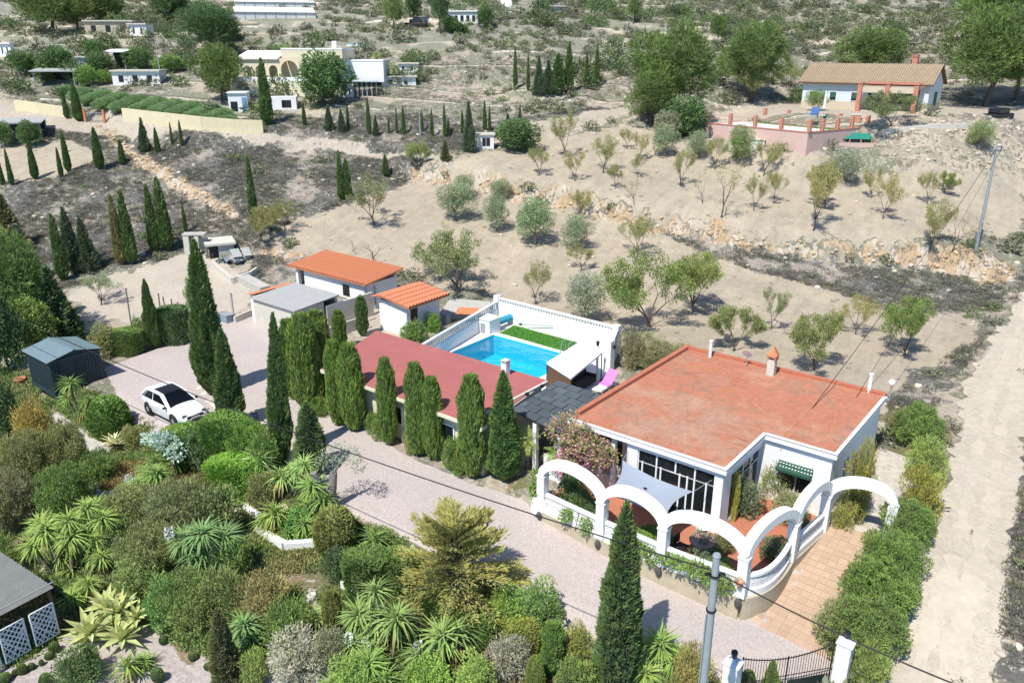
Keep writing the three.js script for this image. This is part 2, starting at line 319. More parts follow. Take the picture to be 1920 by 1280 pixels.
function gridMesh(name, x0, x1, d0, d1, nx, nd, fh, mat, skip) {
  const pos = new Float32Array((nx + 1) * (nd + 1) * 3), uv = new Float32Array((nx + 1) * (nd + 1) * 2), idx = [];
  for (let j = 0; j <= nd; j++) for (let i = 0; i <= nx; i++) {
    const k = j * (nx + 1) + i, x = x0 + (x1 - x0) * i / nx, z = -(d0 + (d1 - d0) * j / nd);
    pos.set([x, fh(x, z, i, j), z], 3 * k); uv.set([i / nx, j / nd], 2 * k);
  }
  for (let j = 0; j < nd; j++) for (let i = 0; i < nx; i++) {
    const a = j * (nx + 1) + i, b = a + 1, c = a + nx + 1, d = c + 1;
    if (skip && skip(x0 + (x1 - x0) * i / nx, x0 + (x1 - x0) * (i + 1) / nx, d0 + (d1 - d0) * j / nd, d0 + (d1 - d0) * (j + 1) / nd)) continue;
    idx.push(a, b, c, d, c, b);
  }
  const g = new THREE.BufferGeometry(); g.setAttribute('position', new THREE.BufferAttribute(pos, 3)); g.setAttribute('uv', new THREE.BufferAttribute(uv, 2)); g.setIndex(idx); g.computeVertexNormals();
  const m = prep(new THREE.Mesh(g, mat)); m.name = name; scene.add(m); return struct(m);
}
// the pool is a real basin: a hole is left for it in the ground
const POOL = { a0: -35.45, a1: -27.9, b0: -42.7, b1: -36.9 };
const inPool = (x, z) => { const [a, b] = toL(x, z); return a > POOL.a0 - .65 && a < POOL.a1 + .65 && b > POOL.b0 - .65 && b < POOL.b1 + .65; };
gridMesh('ground', NX0, NX1, ND0, ND1, NXN, NDN, (x, z, i, j) => HG[j * (NXN + 1) + i] - (inPool(x, z) ? 2.2 : 0), new THREE.MeshStandardMaterial({ map: groundMap, roughness: .95, bumpMap: clodBump, bumpScale: .05 }));
// farther hillside
const HX0 = -230, HX1 = 250, HD0 = 131, HD1 = 360;
const farMap = (() => {
  const n = 2048, d = new Uint8Array(n * n * 4);
  for (let v = 0; v < n; v++) for (let u = 0; u < n; u++) {
    const x = HX0 + u / n * (HX1 - HX0), z = -(HD0 + v / n * (HD1 - HD0));
    const w = (vn(x * .012 + 4, z * .012) - .5) * 44 + vn(x * .05, z * .05) * 12, q = (-z + w) / 11, fr = q - Math.floor(q);
    const rnow = vn(Math.floor(q) * 3.7, x * .018), scrub = x > 35 + (vn(z * .05, 3) - .5) * 30 ? sstep(150, 165, -z + (x - 60) * .2) : 0;
    const f1 = vn(x * .12, z * .3), f2 = vn(x * .5, z * .9), f3 = vn(x * 1.7, z * 2.6), f4 = vn(x * 3.3, z * 4.4);
    let c = mix([.5, .425, .33], [.25, .245, .185], sstep(.32, .56, f1 * .5 + f2 * .3 + rnow * .25));
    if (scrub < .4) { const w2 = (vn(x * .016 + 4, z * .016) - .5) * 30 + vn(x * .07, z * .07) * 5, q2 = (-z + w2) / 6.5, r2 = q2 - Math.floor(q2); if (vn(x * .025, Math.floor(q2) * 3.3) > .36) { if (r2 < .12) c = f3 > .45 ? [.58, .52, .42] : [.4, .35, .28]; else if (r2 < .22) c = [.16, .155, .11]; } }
    c = mix(c, f3 * .5 + f2 * .5 > .46 ? [.21, .215, .155] : [.42, .37, .29], scrub * .85);
    c = sc(c, .82 * (1 + (f3 - .5) * .35 + (f4 - .5) * .35));
    const k = 4 * (v * n + u); d[k] = srgb8(c[0]); d[k + 1] = srgb8(c[1]); d[k + 2] = srgb8(c[2]); d[k + 3] = 255;
  }
  const t = new THREE.DataTexture(d, n, n); t.magFilter = THREE.LinearFilter; t.minFilter = THREE.LinearMipmapLinearFilter; t.generateMipmaps = true; t.colorSpace = THREE.SRGBColorSpace; t.needsUpdate = true; return t;
})();
gridMesh('hillside', HX0, HX1, HD0, HD1, 240, 150, (x, z) => terrRaw(x, z) - (-z < 134 ? .25 : 0), new THREE.MeshStandardMaterial({ map: farMap, roughness: .95 }));
const plainMap = tex(512, 512, (x, y) => { const f = tn(x, y, 512, 9) * .5 + tn(x, y, 512, 40) * .3 + tn(x, y, 512, 150) * .2; return mix([.5, .42, .325], [.25, .24, .18], sstep(.4, .6, f)); }); plainMap.repeat.set(30, 30);
gridMesh('terrain', -1200, 1200, -600, 1400, 120, 100, (x, z) => { const inN = x > NX0 - 21 && x < NX1 + 21 && -z > ND0 - 21 && -z < ND1 + 21, inH = x > HX0 - 21 && x < HX1 + 21 && -z > HD0 - 21 && -z < HD1 + 21; return terr0(x, z) - (inN || inH ? 1.5 : 0) + (-z > 420 ? (fbm(x * .006, z * .006) - .5) * 60 * sstep(420, 700, -z) : 0); },
  new THREE.MeshStandardMaterial({ map: plainMap, roughness: .95 }), (a, b, c, d) => (a >= NX0 && b <= NX1 && c >= ND0 && d <= ND1) || (a >= HX0 && b <= HX1 && c >= HD0 && d <= HD1));

// a sheet that lies on the ground inside a plan outline with a slightly ragged edge (marching squares)
function sheet(name, P, cell, lift, mat, rag = .25, uvs = 1, hf = gy) {
  let x0 = 1e9, x1 = -1e9, z0 = 1e9, z1 = -1e9; for (const p of P) { x0 = Math.min(x0, p[0]); x1 = Math.max(x1, p[0]); z0 = Math.min(z0, p[1]); z1 = Math.max(z1, p[1]); }
  x0 -= 1; z0 -= 1; const nx = Math.ceil((x1 + 1 - x0) / cell), nz = Math.ceil((z1 + 1 - z0) / cell), S = new Float32Array((nx + 1) * (nz + 1));
  for (let j = 0; j <= nz; j++) for (let i = 0; i <= nx; i++) {
    const x = x0 + i * cell, z = z0 + j * cell; let d = 1e9, ins = false;
    for (let k = 0; k < P.length; k++) { const [ax, az] = P[k], [bx_, bz] = P[(k + 1) % P.length]; d = Math.min(d, segD(x, z, ax, az, bx_, bz)[0]); if ((az <= z) !== (bz <= z) && x < ax + (z - az) / (bz - az) * (bx_ - ax)) ins = !ins; }
    S[j * (nx + 1) + i] = (ins ? d : -d) + (fbm(x * .9, z * .9) - .5) * rag * 2;
  }
  const pos = [], uv = []; const put = (x, z) => { pos.push(x, hf(x, z) + lift, z); uv.push(x * uvs, z * uvs); };
  for (let j = 0; j < nz; j++) for (let i = 0; i < nx; i++) {
    const c = [[0, 0], [0, 1], [1, 1], [1, 0]].map(([a, b]) => [x0 + (i + a) * cell, z0 + (j + b) * cell, S[(j + b) * (nx + 1) + i + a]]);
    const o = []; for (let k = 0; k < 4; k++) { const p = c[k], q = c[(k + 1) % 4]; if (p[2] > 0) o.push([p[0], p[1]]); if ((p[2] > 0) !== (q[2] > 0)) { const t = p[2] / (p[2] - q[2]); o.push([p[0] + (q[0] - p[0]) * t, p[1] + (q[1] - p[1]) * t]); } }
    for (let k = 1; k + 1 < o.length; k++) { put(...o[0]); put(...o[k]); put(...o[k + 1]); }
  }
  const g = new THREE.BufferGeometry(); g.setAttribute('position', new THREE.Float32BufferAttribute(pos, 3)); g.setAttribute('uv', new THREE.Float32BufferAttribute(uv, 2)); g.computeVertexNormals();
  const m = prep(new THREE.Mesh(g, mat)); m.name = numbered(name); scene.add(m); return struct(m);
}
const pxPoly = l => l.map(([x, y]) => { const q = gp(x, y); return [q.x, q.z]; });
const gravelMap = tex(1024, 1024, (x, y) => {
  const g = tn(x, y, 1024, 170) * .4 + tn(x, y, 1024, 253) * .6, f = tn(x, y, 1024, 5) * .6 + tn(x, y, 1024, 11) * .4;
  return sc(mix([.48, .41, .375], [.43, .38, .355], f), .95 * (1 + (g - .5) * .5));
}); gravelMap.repeat.set(.11, .11);
const gravelMat = new THREE.MeshStandardMaterial({ map: gravelMap, roughness: .95, bumpMap: gravelBump, bumpScale: .006 });
sheet('driveway', pxPoly([[195, 690], [330, 640], [420, 600], [495, 588], [545, 640], [600, 745], [650, 778], [690, 805], [760, 855], [880, 905], [985, 938], [1012, 968], [1125, 1028], [1245, 1093], [1395, 1145], [1525, 1190], [1572, 1235], [1572, 1400], [1300, 1400], [1130, 1245], [960, 1114], [760, 1010], [640, 965], [560, 885], [480, 825], [380, 805], [280, 835], [230, 770]]), .4, .03, gravelMat, .2);
const roadMap = tex(1024, 1024, (x, y) => { const g = tn(x, y, 1024, 120) * .5 + tn(x, y, 1024, 40) * .5, f = tn(x, y, 1024, 5) * .5 + tn(x, y, 1024, 14) * .5; const sp = tn(x, y, 1024, 230) > .9 ? .7 : 1; return sc(mix([.5, .44, .355], [.42, .37, .295], f), (1 + (g - .5) * .3) * sp); }); roadMap.repeat.set(.1, .1);
const roadBump = clodBump.clone(); roadBump.repeat.set(.12, .12); roadBump.needsUpdate = true;
const roadMat = new THREE.MeshStandardMaterial({ map: roadMap, roughness: .95, bumpMap: roadBump, bumpScale: .05 });
const ROADP = pxPoly([[1925, 530], [1900, 575], [1860, 635], [1815, 720], [1795, 800], [1775, 900], [1745, 1000], [1705, 1110], [1655, 1230], [1600, 1400], [1840, 1400], [1862, 1200], [1885, 1100], [1905, 1000], [1922, 880], [1938, 800], [1965, 700], [1995, 560], [1990, 500]]);
sheet('dirt_road', ROADP, .45, .03, roadMat, .9);
{ const n = 13, Lp = ROADP.slice(0, 10), Rp = ROADP.slice(10).reverse(), at = (P, t) => { const k = t * (P.length - 1), i = Math.min(P.length - 2, Math.floor(k)), f = k - i; return [P[i][0] + (P[i + 1][0] - P[i][0]) * f, P[i][1] + (P[i + 1][1] - P[i][1]) * f]; };
  const rut = surf([.49, .43, .345], { amt: .2, size: 2.3, bump: .01 }); for (const f of [.36, .62]) { const A = [], B = []; for (let i = 0; i <= n; i++) { const z0 = at(Lp, i / n); let best = Rp[0]; for (const q of Rp) if (Math.abs(q[1] - z0[1]) < Math.abs(best[1] - z0[1])) best = q; const k = at(Rp, i / n), wx = z0[0] + (k[0] - z0[0]) * f, wz = z0[1] + (k[1] - z0[1]) * f; A.push([wx - .36, wz]); B.push([wx + .36, wz]); } sheet('wheel_rut', [...A, ...B.reverse()], .3, .036, rut, .5); } }
const inPoly = (P, x, z) => { let r = false; for (let k = 0; k < P.length; k++) { const [ax, az] = P[k], [cx, cz] = P[(k + 1) % P.length]; if ((az <= z) !== (cz <= z) && x < ax + (z - az) / (cz - az) * (cx - ax)) r = !r; } return r; };
const onRoad = (x, z) => inPoly(ROADP, x, z);
// ---------------------------------------------------------------- buildings of the property (square to the local axes a, b)
function site(name, label, category, a0, b0, h0 = 0, group) {
  const o = thing(name, label, category, toW(a0, b0, h0), -TH, group);
  return { o, add(n, geos, mat, parent = o) { const g = mergeG([].concat(geos)); g.translate(-a0, -h0, -b0); return part(n, g, mat, parent); } };
}
const polyPrism = (pts, y0, y1) => {                  // plan outline (a,b) raised from y0 to y1
  const s = new THREE.Shape(pts.map(p => new THREE.Vector2(p[0], -p[1]))); const g = new THREE.ExtrudeGeometry(s, { depth: y1 - y0, bevelEnabled: false }); g.rotateX(-Math.PI / 2); g.translate(0, y0, 0); return muv(g);
};
const roofMap = tex(1024, 1024, (x, y) => {
  const f = tn(x, y, 1024, 5) * .5 + tn(x, y, 1024, 12) * .5, g = tn(x, y, 1024, 60) * .5 + tn(x, y, 1024, 180) * .5, e = tn(x + 300, y, 1024, 7) * .6 + tn(x, y + 90, 1024, 23) * .4;
  let c = mix([.45, .16, .085], [.47, .205, .12], f); c = mix(c, [.46, .29, .195], sstep(.45, .8, e) * .6); c = mix(c, [.28, .19, .13], sstep(.56, .8, tn(x, y, 1024, 9) * .5 + tn(x, y, 1024, 31) * .5) * .4);
  { const pn = tn(x, y, 1024, 6) * .6 + tn(x, y, 1024, 17) * .4; if (Math.abs(pn - .62) < .006) c = sc(c, .8); else if (pn > .626) c = mix(c, [.4, .23, .16], .4); }
  if (Math.abs((x + tn(x, y, 1024, 9) * 6) % 330 - 165) < 1.4) c = sc(c, .72); if (Math.abs(y - 430 - tn(x, 7, 1024, 12) * 8) < 1.2) c = sc(c, .75);
  return sc(c, .9 * (1 + (g - .5) * .4));
}); roofMap.repeat.set(1 / 12.5, 1 / 12.5);
M.roofRed = new THREE.MeshStandardMaterial({ map: roofMap, roughness: .9 });
M.rim = surf([.43, .145, .08], { amt: .2, size: 1.5 });
M.redPaint = surf([.36, .115, .105], { amt: .12, size: 6, px: 512, spots: .25, spotCol: [.42, .18, .15] });
M.clay = surf([.55, .2, .09], { amt: .2, size: 1.4 });
M.patio = surf([.42, .16, .09], { amt: .16, size: 2 });

// glazed screen: frame bars, panes; along is 'a' (facing +b) or 'b' (facing +a)
function screen(S, along, fixed, from, to, y0, y1, cols, rows, names = ['window_frame', 'pane'], bw = .07) {
  const q = (u0, u1, v0, v1, d0, d1) => along === 'a' ? bx(u0, u1, v0, v1, fixed + d0, fixed + d1) : bx(fixed + d0, fixed + d1, v0, v1, u0, u1);
  const fr = [], us = cols.map(c => from + (to - from) * c), vs = rows.map(r => y0 + (y1 - y0) * r);
  for (const u of us) fr.push(q(u - bw / 2, u + bw / 2, y0, y1, -.05, .05));
  for (const v of vs) for (let i = 0; i + 1 < us.length; i++) fr.push(q(us[i] + bw / 2, us[i + 1] - bw / 2, v - bw / 2, v + bw / 2, -.045, .045));
  const w = S.add(names[0], fr, M.whiteTrim);
  for (let i = 0; i + 1 < us.length; i++) for (let j = 0; j + 1 < vs.length; j++) S.add(names[1], q(us[i] + bw / 2, us[i + 1] - bw / 2, vs[j] + bw / 2, vs[j + 1] - bw / 2, -.012, .0), M.darkGlass, w);
  return w;
}
{ // ---- villa
  const S = site('villa', 'white single-storey villa with flat terracotta roof and glazed front room', 'house', -13.7, -35);
  const W = M.white;
  const b1 = -28.95, wl = [];
  wl.push(bx(-16.1, -15.55, 0, 3.12, b1 - .25, b1), bx(-11.8, -11.4, 0, 3.12, b1 - .25, b1), bx(-15.55, -11.8, 2.86, 3.12, b1 - .25, b1), bx(-15.55, -11.8, 0, .12, b1 - .25, b1));
  wl.push(bx(-11.65, -11.4, 0, 3.12, b1 - .9, b1 - .25), bx(-11.65, -11.4, 2.62, 3.12, -33.2, b1 - .9), bx(-11.65, -11.4, 0, .3, -33.2, b1 - .9));
  wl.push(bx(-11.65, -10.35, 0, 3.12, -33.45, -33.2), bx(-9.05, -8.2, 0, 3.12, -33.45, -33.2), bx(-10.35, -9.05, 0, .75, -33.45, -33.2), bx(-10.35, -9.05, 2.05, 3.12, -33.45, -33.2));
  wl.push(bx(-8.45, -8.2, 0, 3.12, -35.3, -33.45), bx(-8.45, -8.2, 0, .8, -36.1, -35.3), bx(-8.45, -8.2, 2, 3.12, -36.1, -35.3), bx(-8.45, -8.2, 0, 3.12, -40.9, -36.1));
  wl.push(bx(-19.1, -8.45, 0, 3.12, -40.9, -40.65), bx(-19.1, -18.85, 0, 3.12, -40.65, -30.2));
  wl.push(bx(-18.85, -18.3, 0, 3.12, -30.45, -30.2), bx(-17.1, -16.1, 0, 3.12, -30.45, -30.2), bx(-18.3, -17.1, 0, .85, -30.45, -30.2), bx(-18.3, -17.1, 2.25, 3.12, -30.45, -30.2), bx(-16.1, -15.85, 0, 3.12, -30.45, b1 - .25));
  wl.push(bx(-15.85, -11.65, .02, .05, -33.2, b1 - .25));
  S.add('wall', wl, W);
  S.add('pillar', bx(-17.0, -16.8, 0, 3.1, b1 - .28, b1 - .08), W);
  S.add('parapet_wall', bx(-18.9, -17.0, 0, .95, b1 - .25, b1 - .1), M.render);
  const out = [[-19.3, -41.1], [-8.05, -41.1], [-8.05, -33.05], [-11.27, -33.05], [-11.27, -28.8], [-19.3, -28.8]];
  const roof = S.add('roof', polyPrism(out, 3.3, 3.36), M.roofRed);
  S.add('fascia', polyPrism(out.map(([a, b]) => [a + (a > -13 ? .05 : -.02), b + (b > -35 ? .05 : -.02)]), 3.115, 3.298), M.whiteTrim, roof);
  S.add('roof_rim', [bx(-19.32, -19.04, 3.362, 3.54, -41.12, -29.4), bx(-19.04, -8.06, 3.362, 3.52, -41.12, -40.86)], M.rim, roof);
  S.add('roof_rim', [bx(-19.32, -11.22, 3.362, 3.4, -28.9, -28.74), bx(-11.37, -11.21, 3.362, 3.4, -33.1, -28.9), bx(-11.21, -7.99, 3.362, 3.4, -33.15, -32.99), bx(-8.15, -7.99, 3.362, 3.4, -40.8, -33.15)], M.whiteTrim, roof);
  const ch = S.add('chimney', [bx(-13.95, -13.55, 3.36, 4.25, -40.3, -39.9)], M.render);
  S.add('chimney_cap', [bx(-14.0, -13.5, 4.45, 4.52, -40.35, -39.85), ...[[-13.98, -40.33], [-13.6, -40.33], [-13.98, -39.95], [-13.6, -39.95]].map(([a, b]) => bx(a, a + .08, 4.25, 4.45, b, b + .08)), (() => { const g = new THREE.ConeGeometry(.36, .55, 4); g.rotateY(Math.PI / 4); g.translate(-13.75, 4.79, -40.1); return muv(g); })()], M.clay, ch);
  S.add('vent_pipe', [cyl(.09, .09, .95, -17.5, 3.36, -40.5, 12), cyl(.12, .12, .08, -17.5, 4.3, -40.5, 12)], M.white);
  S.add('vent_pipe', [cyl(.1, .1, 1, -8.9, 3.36, -40.95, 12), cyl(.12, .12, .06, -8.9, 4.34, -40.95, 12)], M.white);
  // glazing
  screen(S, 'a', b1 - .12, -15.55, -11.8, 2.26, 2.86, [0, .25, .5, .75, 1], [0, 1], ['transom_window', 'pane']);
  screen(S, 'a', b1 - .12, -15.55, -11.8, .12, 2.26, [0, .06, .25, .31, .56, .66, .75, .9, 1], [0, 1], ['glass_door', 'pane']);
  screen(S, 'b', -11.52, b1 - .9, -33.2, 2.02, 2.62, [0, .2, .45, .7, 1], [0, 1], ['transom_window', 'pane']);
  screen(S, 'b', -11.52, b1 - .9, -33.2, .3, 2.02, [0, .2, .45, .7, 1], [0, 1], ['window', 'pane']);
  screen(S, 'a', -33.34, -10.35, -9.05, .75, 2.05, [0, .5, 1], [0, 1], ['window', 'pane'], .06);
  screen(S, 'a', -30.34, -18.3, -17.1, .85, 2.25, [0, .5, 1], [0, 1], ['window', 'pane'], .06);
  screen(S, 'b', -8.36, -35.3, -36.1, .8, 2, [0, 1], [0, 1], ['window', 'pane'], .06);
  const grille = (a0, a1, y0, y1, b) => { const g = []; for (let a = a0; a <= a1 + .01; a += (a1 - a0) / 9) g.push(bx(a - .012, a + .012, y0, y1, b - .012, b + .012)); g.push(bx(a0, a1, y0, y0 + .03, b + .013, b + .035), bx(a0, a1, y1 - .03, y1, b + .013, b + .035)); S.add('window_grille', g, M.black); };
  grille(-10.4, -9.0, .7, 1.95, -33.08); grille(-18.35, -17.05, .8, 2.2, -30.1);
  const green = surf([.02, .075, .045], { amt: .2, size: .6 });
  const aw = S.add('awning', tri([[[-10.5, 2.24, -33.19], [-10.5, 2.02, -32.72], [-8.95, 2.02, -32.72], [-8.95, 2.24, -33.19]], [[-10.5, 2.02, -32.72], [-10.5, 1.9, -32.72], [-8.95, 1.9, -32.72], [-8.95, 2.02, -32.72]], [[-10.5, 2.24, -33.19], [-10.5, 1.98, -33.19], [-10.5, 1.9, -32.72], [-10.5, 2.02, -32.72]], [[-8.95, 2.24, -33.19], [-8.95, 2.02, -32.72], [-8.95, 1.9, -32.72], [-8.95, 1.98, -33.19]]]), green);
  const sp = []; for (let i = 0; i < 11; i++) for (let j = 0; j < 2; j++) { const a = -10.42 + i * .14 + j * .05, t = .3 + j * .38; const g = bx(a, a + .06, 2.262 - t * .22, 2.272 - t * .22, -33.22 + t * .47, -33.14 + t * .47); sp.push(g); } for (const g of sp) S.add('awning_trim', g, M.whiteTrim, aw);
  const d = site('satellite_dish', 'small white satellite dish at the back edge of the villa roof', 'satellite dish', -15.3, -40.55, 3.36);
  { const g = new THREE.SphereGeometry(.42, 18, 6, 0, Math.PI * 2, 0, .75); g.scale(1, .55, 1); g.translate(0, -.2, 0); g.rotateX(-1.0); const m = part('dish', muv(g), M.whiteTrim, d.o); m.position.set(0, .75, .1); part('mast', cyl(.025, .025, .7, 0, 0, .1, 8), M.steel, d.o); part('feed_arm', bar(V3(0, .62, .15), V3(.05, .75, -.42), .012), M.steel, d.o); }
  const lp = site('globe_lamp', 'white globe lamp on a stalk behind the right rear roof corner', 'lamp', -7.95, -41.25, 3.1);
  part('globe', muv(new THREE.SphereGeometry(.17, 16, 12)).translate(0, .95, 0), M.whiteTrim, lp.o); part('stalk', cyl(.03, .03, .85, 0, 0, 0, 8), M.steel, lp.o); part('bracket', bx(-.16, .02, -.04, .04, -.05, .05), M.steel, lp.o);
}
{ // ---- garage wing
  const S = site('garage', 'long low cream outbuilding with red painted flat roof behind trimmed cypresses', 'garage', -29, -29.5);
  const fl = [[-36.6, -32.3], [-23.6, -32.5], [-22.95, -26.75], [-34.5, -26.75]];
  const inn = [[-36.3, -32.05], [-23.85, -32.25], [-23.2, -27], [-34.3, -27]];
  S.add('wall', (() => { const s = new THREE.Shape(fl.map(p => new THREE.Vector2(p[0], -p[1]))); s.holes.push(new THREE.Path(inn.map(p => new THREE.Vector2(p[0], -p[1])).reverse())); const g = new THREE.ExtrudeGeometry(s, { depth: 3, bevelEnabled: false }); g.rotateX(-Math.PI / 2); g.translate(0, -.35, 0); return muv(g); })(), M.cream);
  for (const a of [-33.6, -31.8, -30, -28.1, -26.2, -24.3]) S.add('pier', bx(a - .12, a + .12, -.3, 2.64, -26.748, -26.55), M.cream);
  for (const a of [-32.7, -29.05, -25.3]) { const w = S.add('window_frame', [bx(a - .5, a + .5, .95, 1.02, -26.748, -26.66), bx(a - .5, a + .5, 1.98, 2.05, -26.748, -26.66), bx(a - .5, a - .43, 1.02, 1.98, -26.748, -26.66), bx(a + .43, a + .5, 1.02, 1.98, -26.748, -26.66)], M.whiteTrim); S.add('pane', bx(a - .43, a + .43, 1.02, 1.98, -26.748, -26.7), M.darkGlass, w); }
  const ro = [[-36.95, -32.65], [-23.5, -32.85], [-22.6, -26.25], [-34.55, -26.25]];
  const r = S.add('roof', polyPrism(ro, 2.84, 2.9), M.redPaint);
  S.add('fascia', polyPrism(ro.map(([a, b]) => [a + (a > -30 ? .05 : -.05), b + (b > -29 ? .06 : -.05)]), 2.652, 2.838), M.cream, r);
  S.add('ridge_strip', bx(-23.4, -23.25, 2.902, 2.97, -32.6, -26.5), M.render, r);
  const fp = S.add('flue', [bx(-25.93, -25.57, 2.902, 3.62, -32.2, -31.84)], M.white); S.add('flue_cap', [bx(-25.96, -25.54, 3.75, 3.8, -32.23, -31.81), bx(-25.92, -25.84, 3.62, 3.75, -32.19, -31.85), bx(-25.66, -25.58, 3.62, 3.75, -32.19, -31.85), bx(-25.84, -25.66, 3.62, 3.74, -32.1, -31.95)], M.render, fp);
  for (let i = 0; i < 5; i++) S.add('clamp', bx(-23.22, -23.05, 2.9, 3.02, -32 + i * 1.35, -31.85 + i * 1.35), M.black, r);
}
{ // ---- slate covered pergola
  const S = site('slate_pergola', 'dark slate panelled pergola roof between red outbuilding and villa', 'pergola', -21.3, -31);
  const c = [[-22.9, -28.9], [-23.2, -33.5], [-19.7, -33.3], [-19.34, -28.2]];
  const P = (u, v, h) => { const q = (k) => c[0][k] * (1 - u) * (1 - v) + c[1][k] * (1 - u) * v + c[2][k] * u * v + c[3][k] * u * (1 - v); return [q(0), h, q(1)]; };
  const slm = [.085, .105, .12].map(k => surf([k * .82, k, k * 1.12], { amt: .18, size: 1.1, rough: .7 }));
  reseed(5);
  for (let j = 0; j < 7; j++) { let u = j % 2 ? -.0 : 0, i = 0; const n = j % 2 ? [0, .12, .36, .6, .85, 1] : [0, .25, .5, .74, 1]; for (i = 0; i + 1 < n.length; i++) {
    const u0 = n[i] + .006, u1 = n[i + 1] - .006, v0 = j / 7 + .006, v1 = (j + 1) / 7 - .004, h = 2.74 + rr(0, .02), t = rr(-.006, .006);
    const A = P(u0, v0, h), B = P(u0, v1, h + t), C = P(u1, v1, h), D = P(u1, v0, h - t), dn = p => [p[0], p[1] - .03, p[2]];
    S.add('slate_panel', tri([[A, D, C, B], [dn(A), A, B, dn(B)], [dn(B), B, C, dn(C)], [dn(C), C, D, dn(D)], [dn(D), D, A, dn(A)]]), slm[Math.floor(rnd() * 3)]);
  } }
  S.add('deck_board', (() => { const q = (u, v, h) => P(u, v, h); return tri([[q(0, 0, 2.7), q(1, 0, 2.7), q(1, 1, 2.7), q(0, 1, 2.7)]]); })(), M.black);
  S.add('beam', [[0, .02], [.5, .52], [.98, 1]].map(([u0, u1]) => { const A = P(u0, 0, 2.61), B = P(u0, 1, 2.61); return bar(V3(...A), V3(...B), .07); }), M.wood);
  for (const [u, v] of [[.02, .02], [.98, .03], [.02, .97], [.98, .97], [.5, .02]]) { const A = P(u, v, 0); S.add('post', bx(A[0] - .11, A[0] + .11, 0, 2.62, A[2] - .11, A[2] + .11), M.white); }
  S.add('front_wall', bx(-22.75, -21.6, 0, 1.25, -28.75, -28.6), M.white); S.add('front_wall', bx(-20.4, -19.45, 0, 1.25, -28.5, -28.35), M.white);
}
function lattice(S, P, Q, y0, n, ctrl, tier = 2) {    // pierced white blocks between two plan points
  const at = t => ctrl ? [P[0] * (1 - t) ** 2 + 2 * ctrl[0] * t * (1 - t) + Q[0] * t * t, P[1] * (1 - t) ** 2 + 2 * ctrl[1] * t * (1 - t) + Q[1] * t * t] : [P[0] + (Q[0] - P[0]) * t, P[1] + (Q[1] - P[1]) * t];
  for (let i = 0; i < n; i++) {
    const p = at(i / n), q = at((i + 1) / n), w = Math.hypot(q[0] - p[0], q[1] - p[1]), ang = -Math.atan2(q[1] - p[1], q[0] - p[0]), h = .27;
    for (let k = 0; k < tier; k++) {
      const s = new THREE.Shape([[-w / 2 + .004, 0], [w / 2 - .004, 0], [w / 2 - .004, h - .008], [-w / 2 + .004, h - .008]].map(v => new THREE.Vector2(...v)));
      for (const [cx, cy] of [[-w / 4, h * .27], [w / 4, h * .27], [0, h * .5], [-w / 4, h * .73], [w / 4, h * .73]]) { const c = new THREE.Path(); c.moveTo(cx + .05, cy); c.lineTo(cx, cy + .052); c.lineTo(cx - .05, cy); c.lineTo(cx, cy - .052); s.holes.push(c); }
      const g = new THREE.ExtrudeGeometry(s, { depth: .1, bevelEnabled: false }); g.translate(0, y0 + k * h, -.05); g.rotateY(ang); g.translate((p[0] + q[0]) / 2, 0, (p[1] + q[1]) / 2); S.add('lattice_block', muv(g), M.white);
    }
  }
  return at;
}
function sweepRect(at, y0, y1, w, n = 12) {           // wall strip along a plan curve, between two heights
  const f = [], L = [], R = [];
  for (let i = 0; i <= n; i++) { const t = i / n, p = at(t), q = at(Math.min(1, t + .01)), o = at(Math.max(0, t - .01)), dx = q[0] - o[0], dz = q[1] - o[1], l = Math.hypot(dx, dz); L.push([p[0] + dz / l * w / 2, p[1] - dx / l * w / 2]); R.push([p[0] - dz / l * w / 2, p[1] + dx / l * w / 2]); }
  for (let i = 0; i < n; i++) { const A = (q, y) => [q[0], y, q[1]]; f.push([A(L[i], y1), A(R[i], y1), A(R[i + 1], y1), A(L[i + 1], y1)], [A(R[i], y0), A(R[i + 1], y0), A(R[i + 1], y1), A(R[i], y1)], [A(L[i], y0), A(L[i], y1), A(L[i + 1], y1), A(L[i + 1], y0)], [A(L[i], y0), A(L[i + 1], y0), A(R[i + 1], y0), A(R[i], y0)]); }
  f.push([[L[0][0], y0, L[0][1]], [R[0][0], y0, R[0][1]], [R[0][0], y1, R[0][1]], [L[0][0], y1, L[0][1]]], [[L[n][0], y0, L[n][1]], [L[n][0], y1, L[n][1]], [R[n][0], y1, R[n][1]], [R[n][0], y0, R[n][1]]]);
  return tri(f);
}
function archGeo(P, Q, hv, hc, th = .39, w = .4, n = 28) { // half-ellipse band between two pillars
  const dx = Q[0] - P[0], dz = Q[1] - P[1], l = Math.hypot(dx, dz), ux = dx / l, uz = dz / l, nx = -uz, nz = ux, f = [], R = [];
  for (let i = 0; i <= n; i++) {
    const t = Math.PI * i / n, c = -Math.cos(t), s = Math.sin(t), ro = l / 2 + .12, ri = l / 2 - .16;
    const o = [l / 2 + c * ro, hv - .12 + s * (hc - hv + .12)], q = [l / 2 + c * ri, hv - .3 + s * (hc - th - hv + .3)];
    const pt = ([u, y], k) => [P[0] + ux * u + nx * k, y, P[1] + uz * u + nz * k];
    R.push([pt(o, w / 2), pt(o, -w / 2), pt(q, -w / 2), pt(q, w / 2)]);
  }
  for (let i = 0; i < n; i++) for (let k = 0; k < 4; k++) f.push([R[i][k], R[i][(k + 1) % 4], R[i + 1][(k + 1) % 4], R[i + 1][k]]);
  f.push([R[0][0], R[0][3], R[0][2], R[0][1]], [R[n][0], R[n][1], R[n][2], R[n][3]]);
  return tri(f);
}
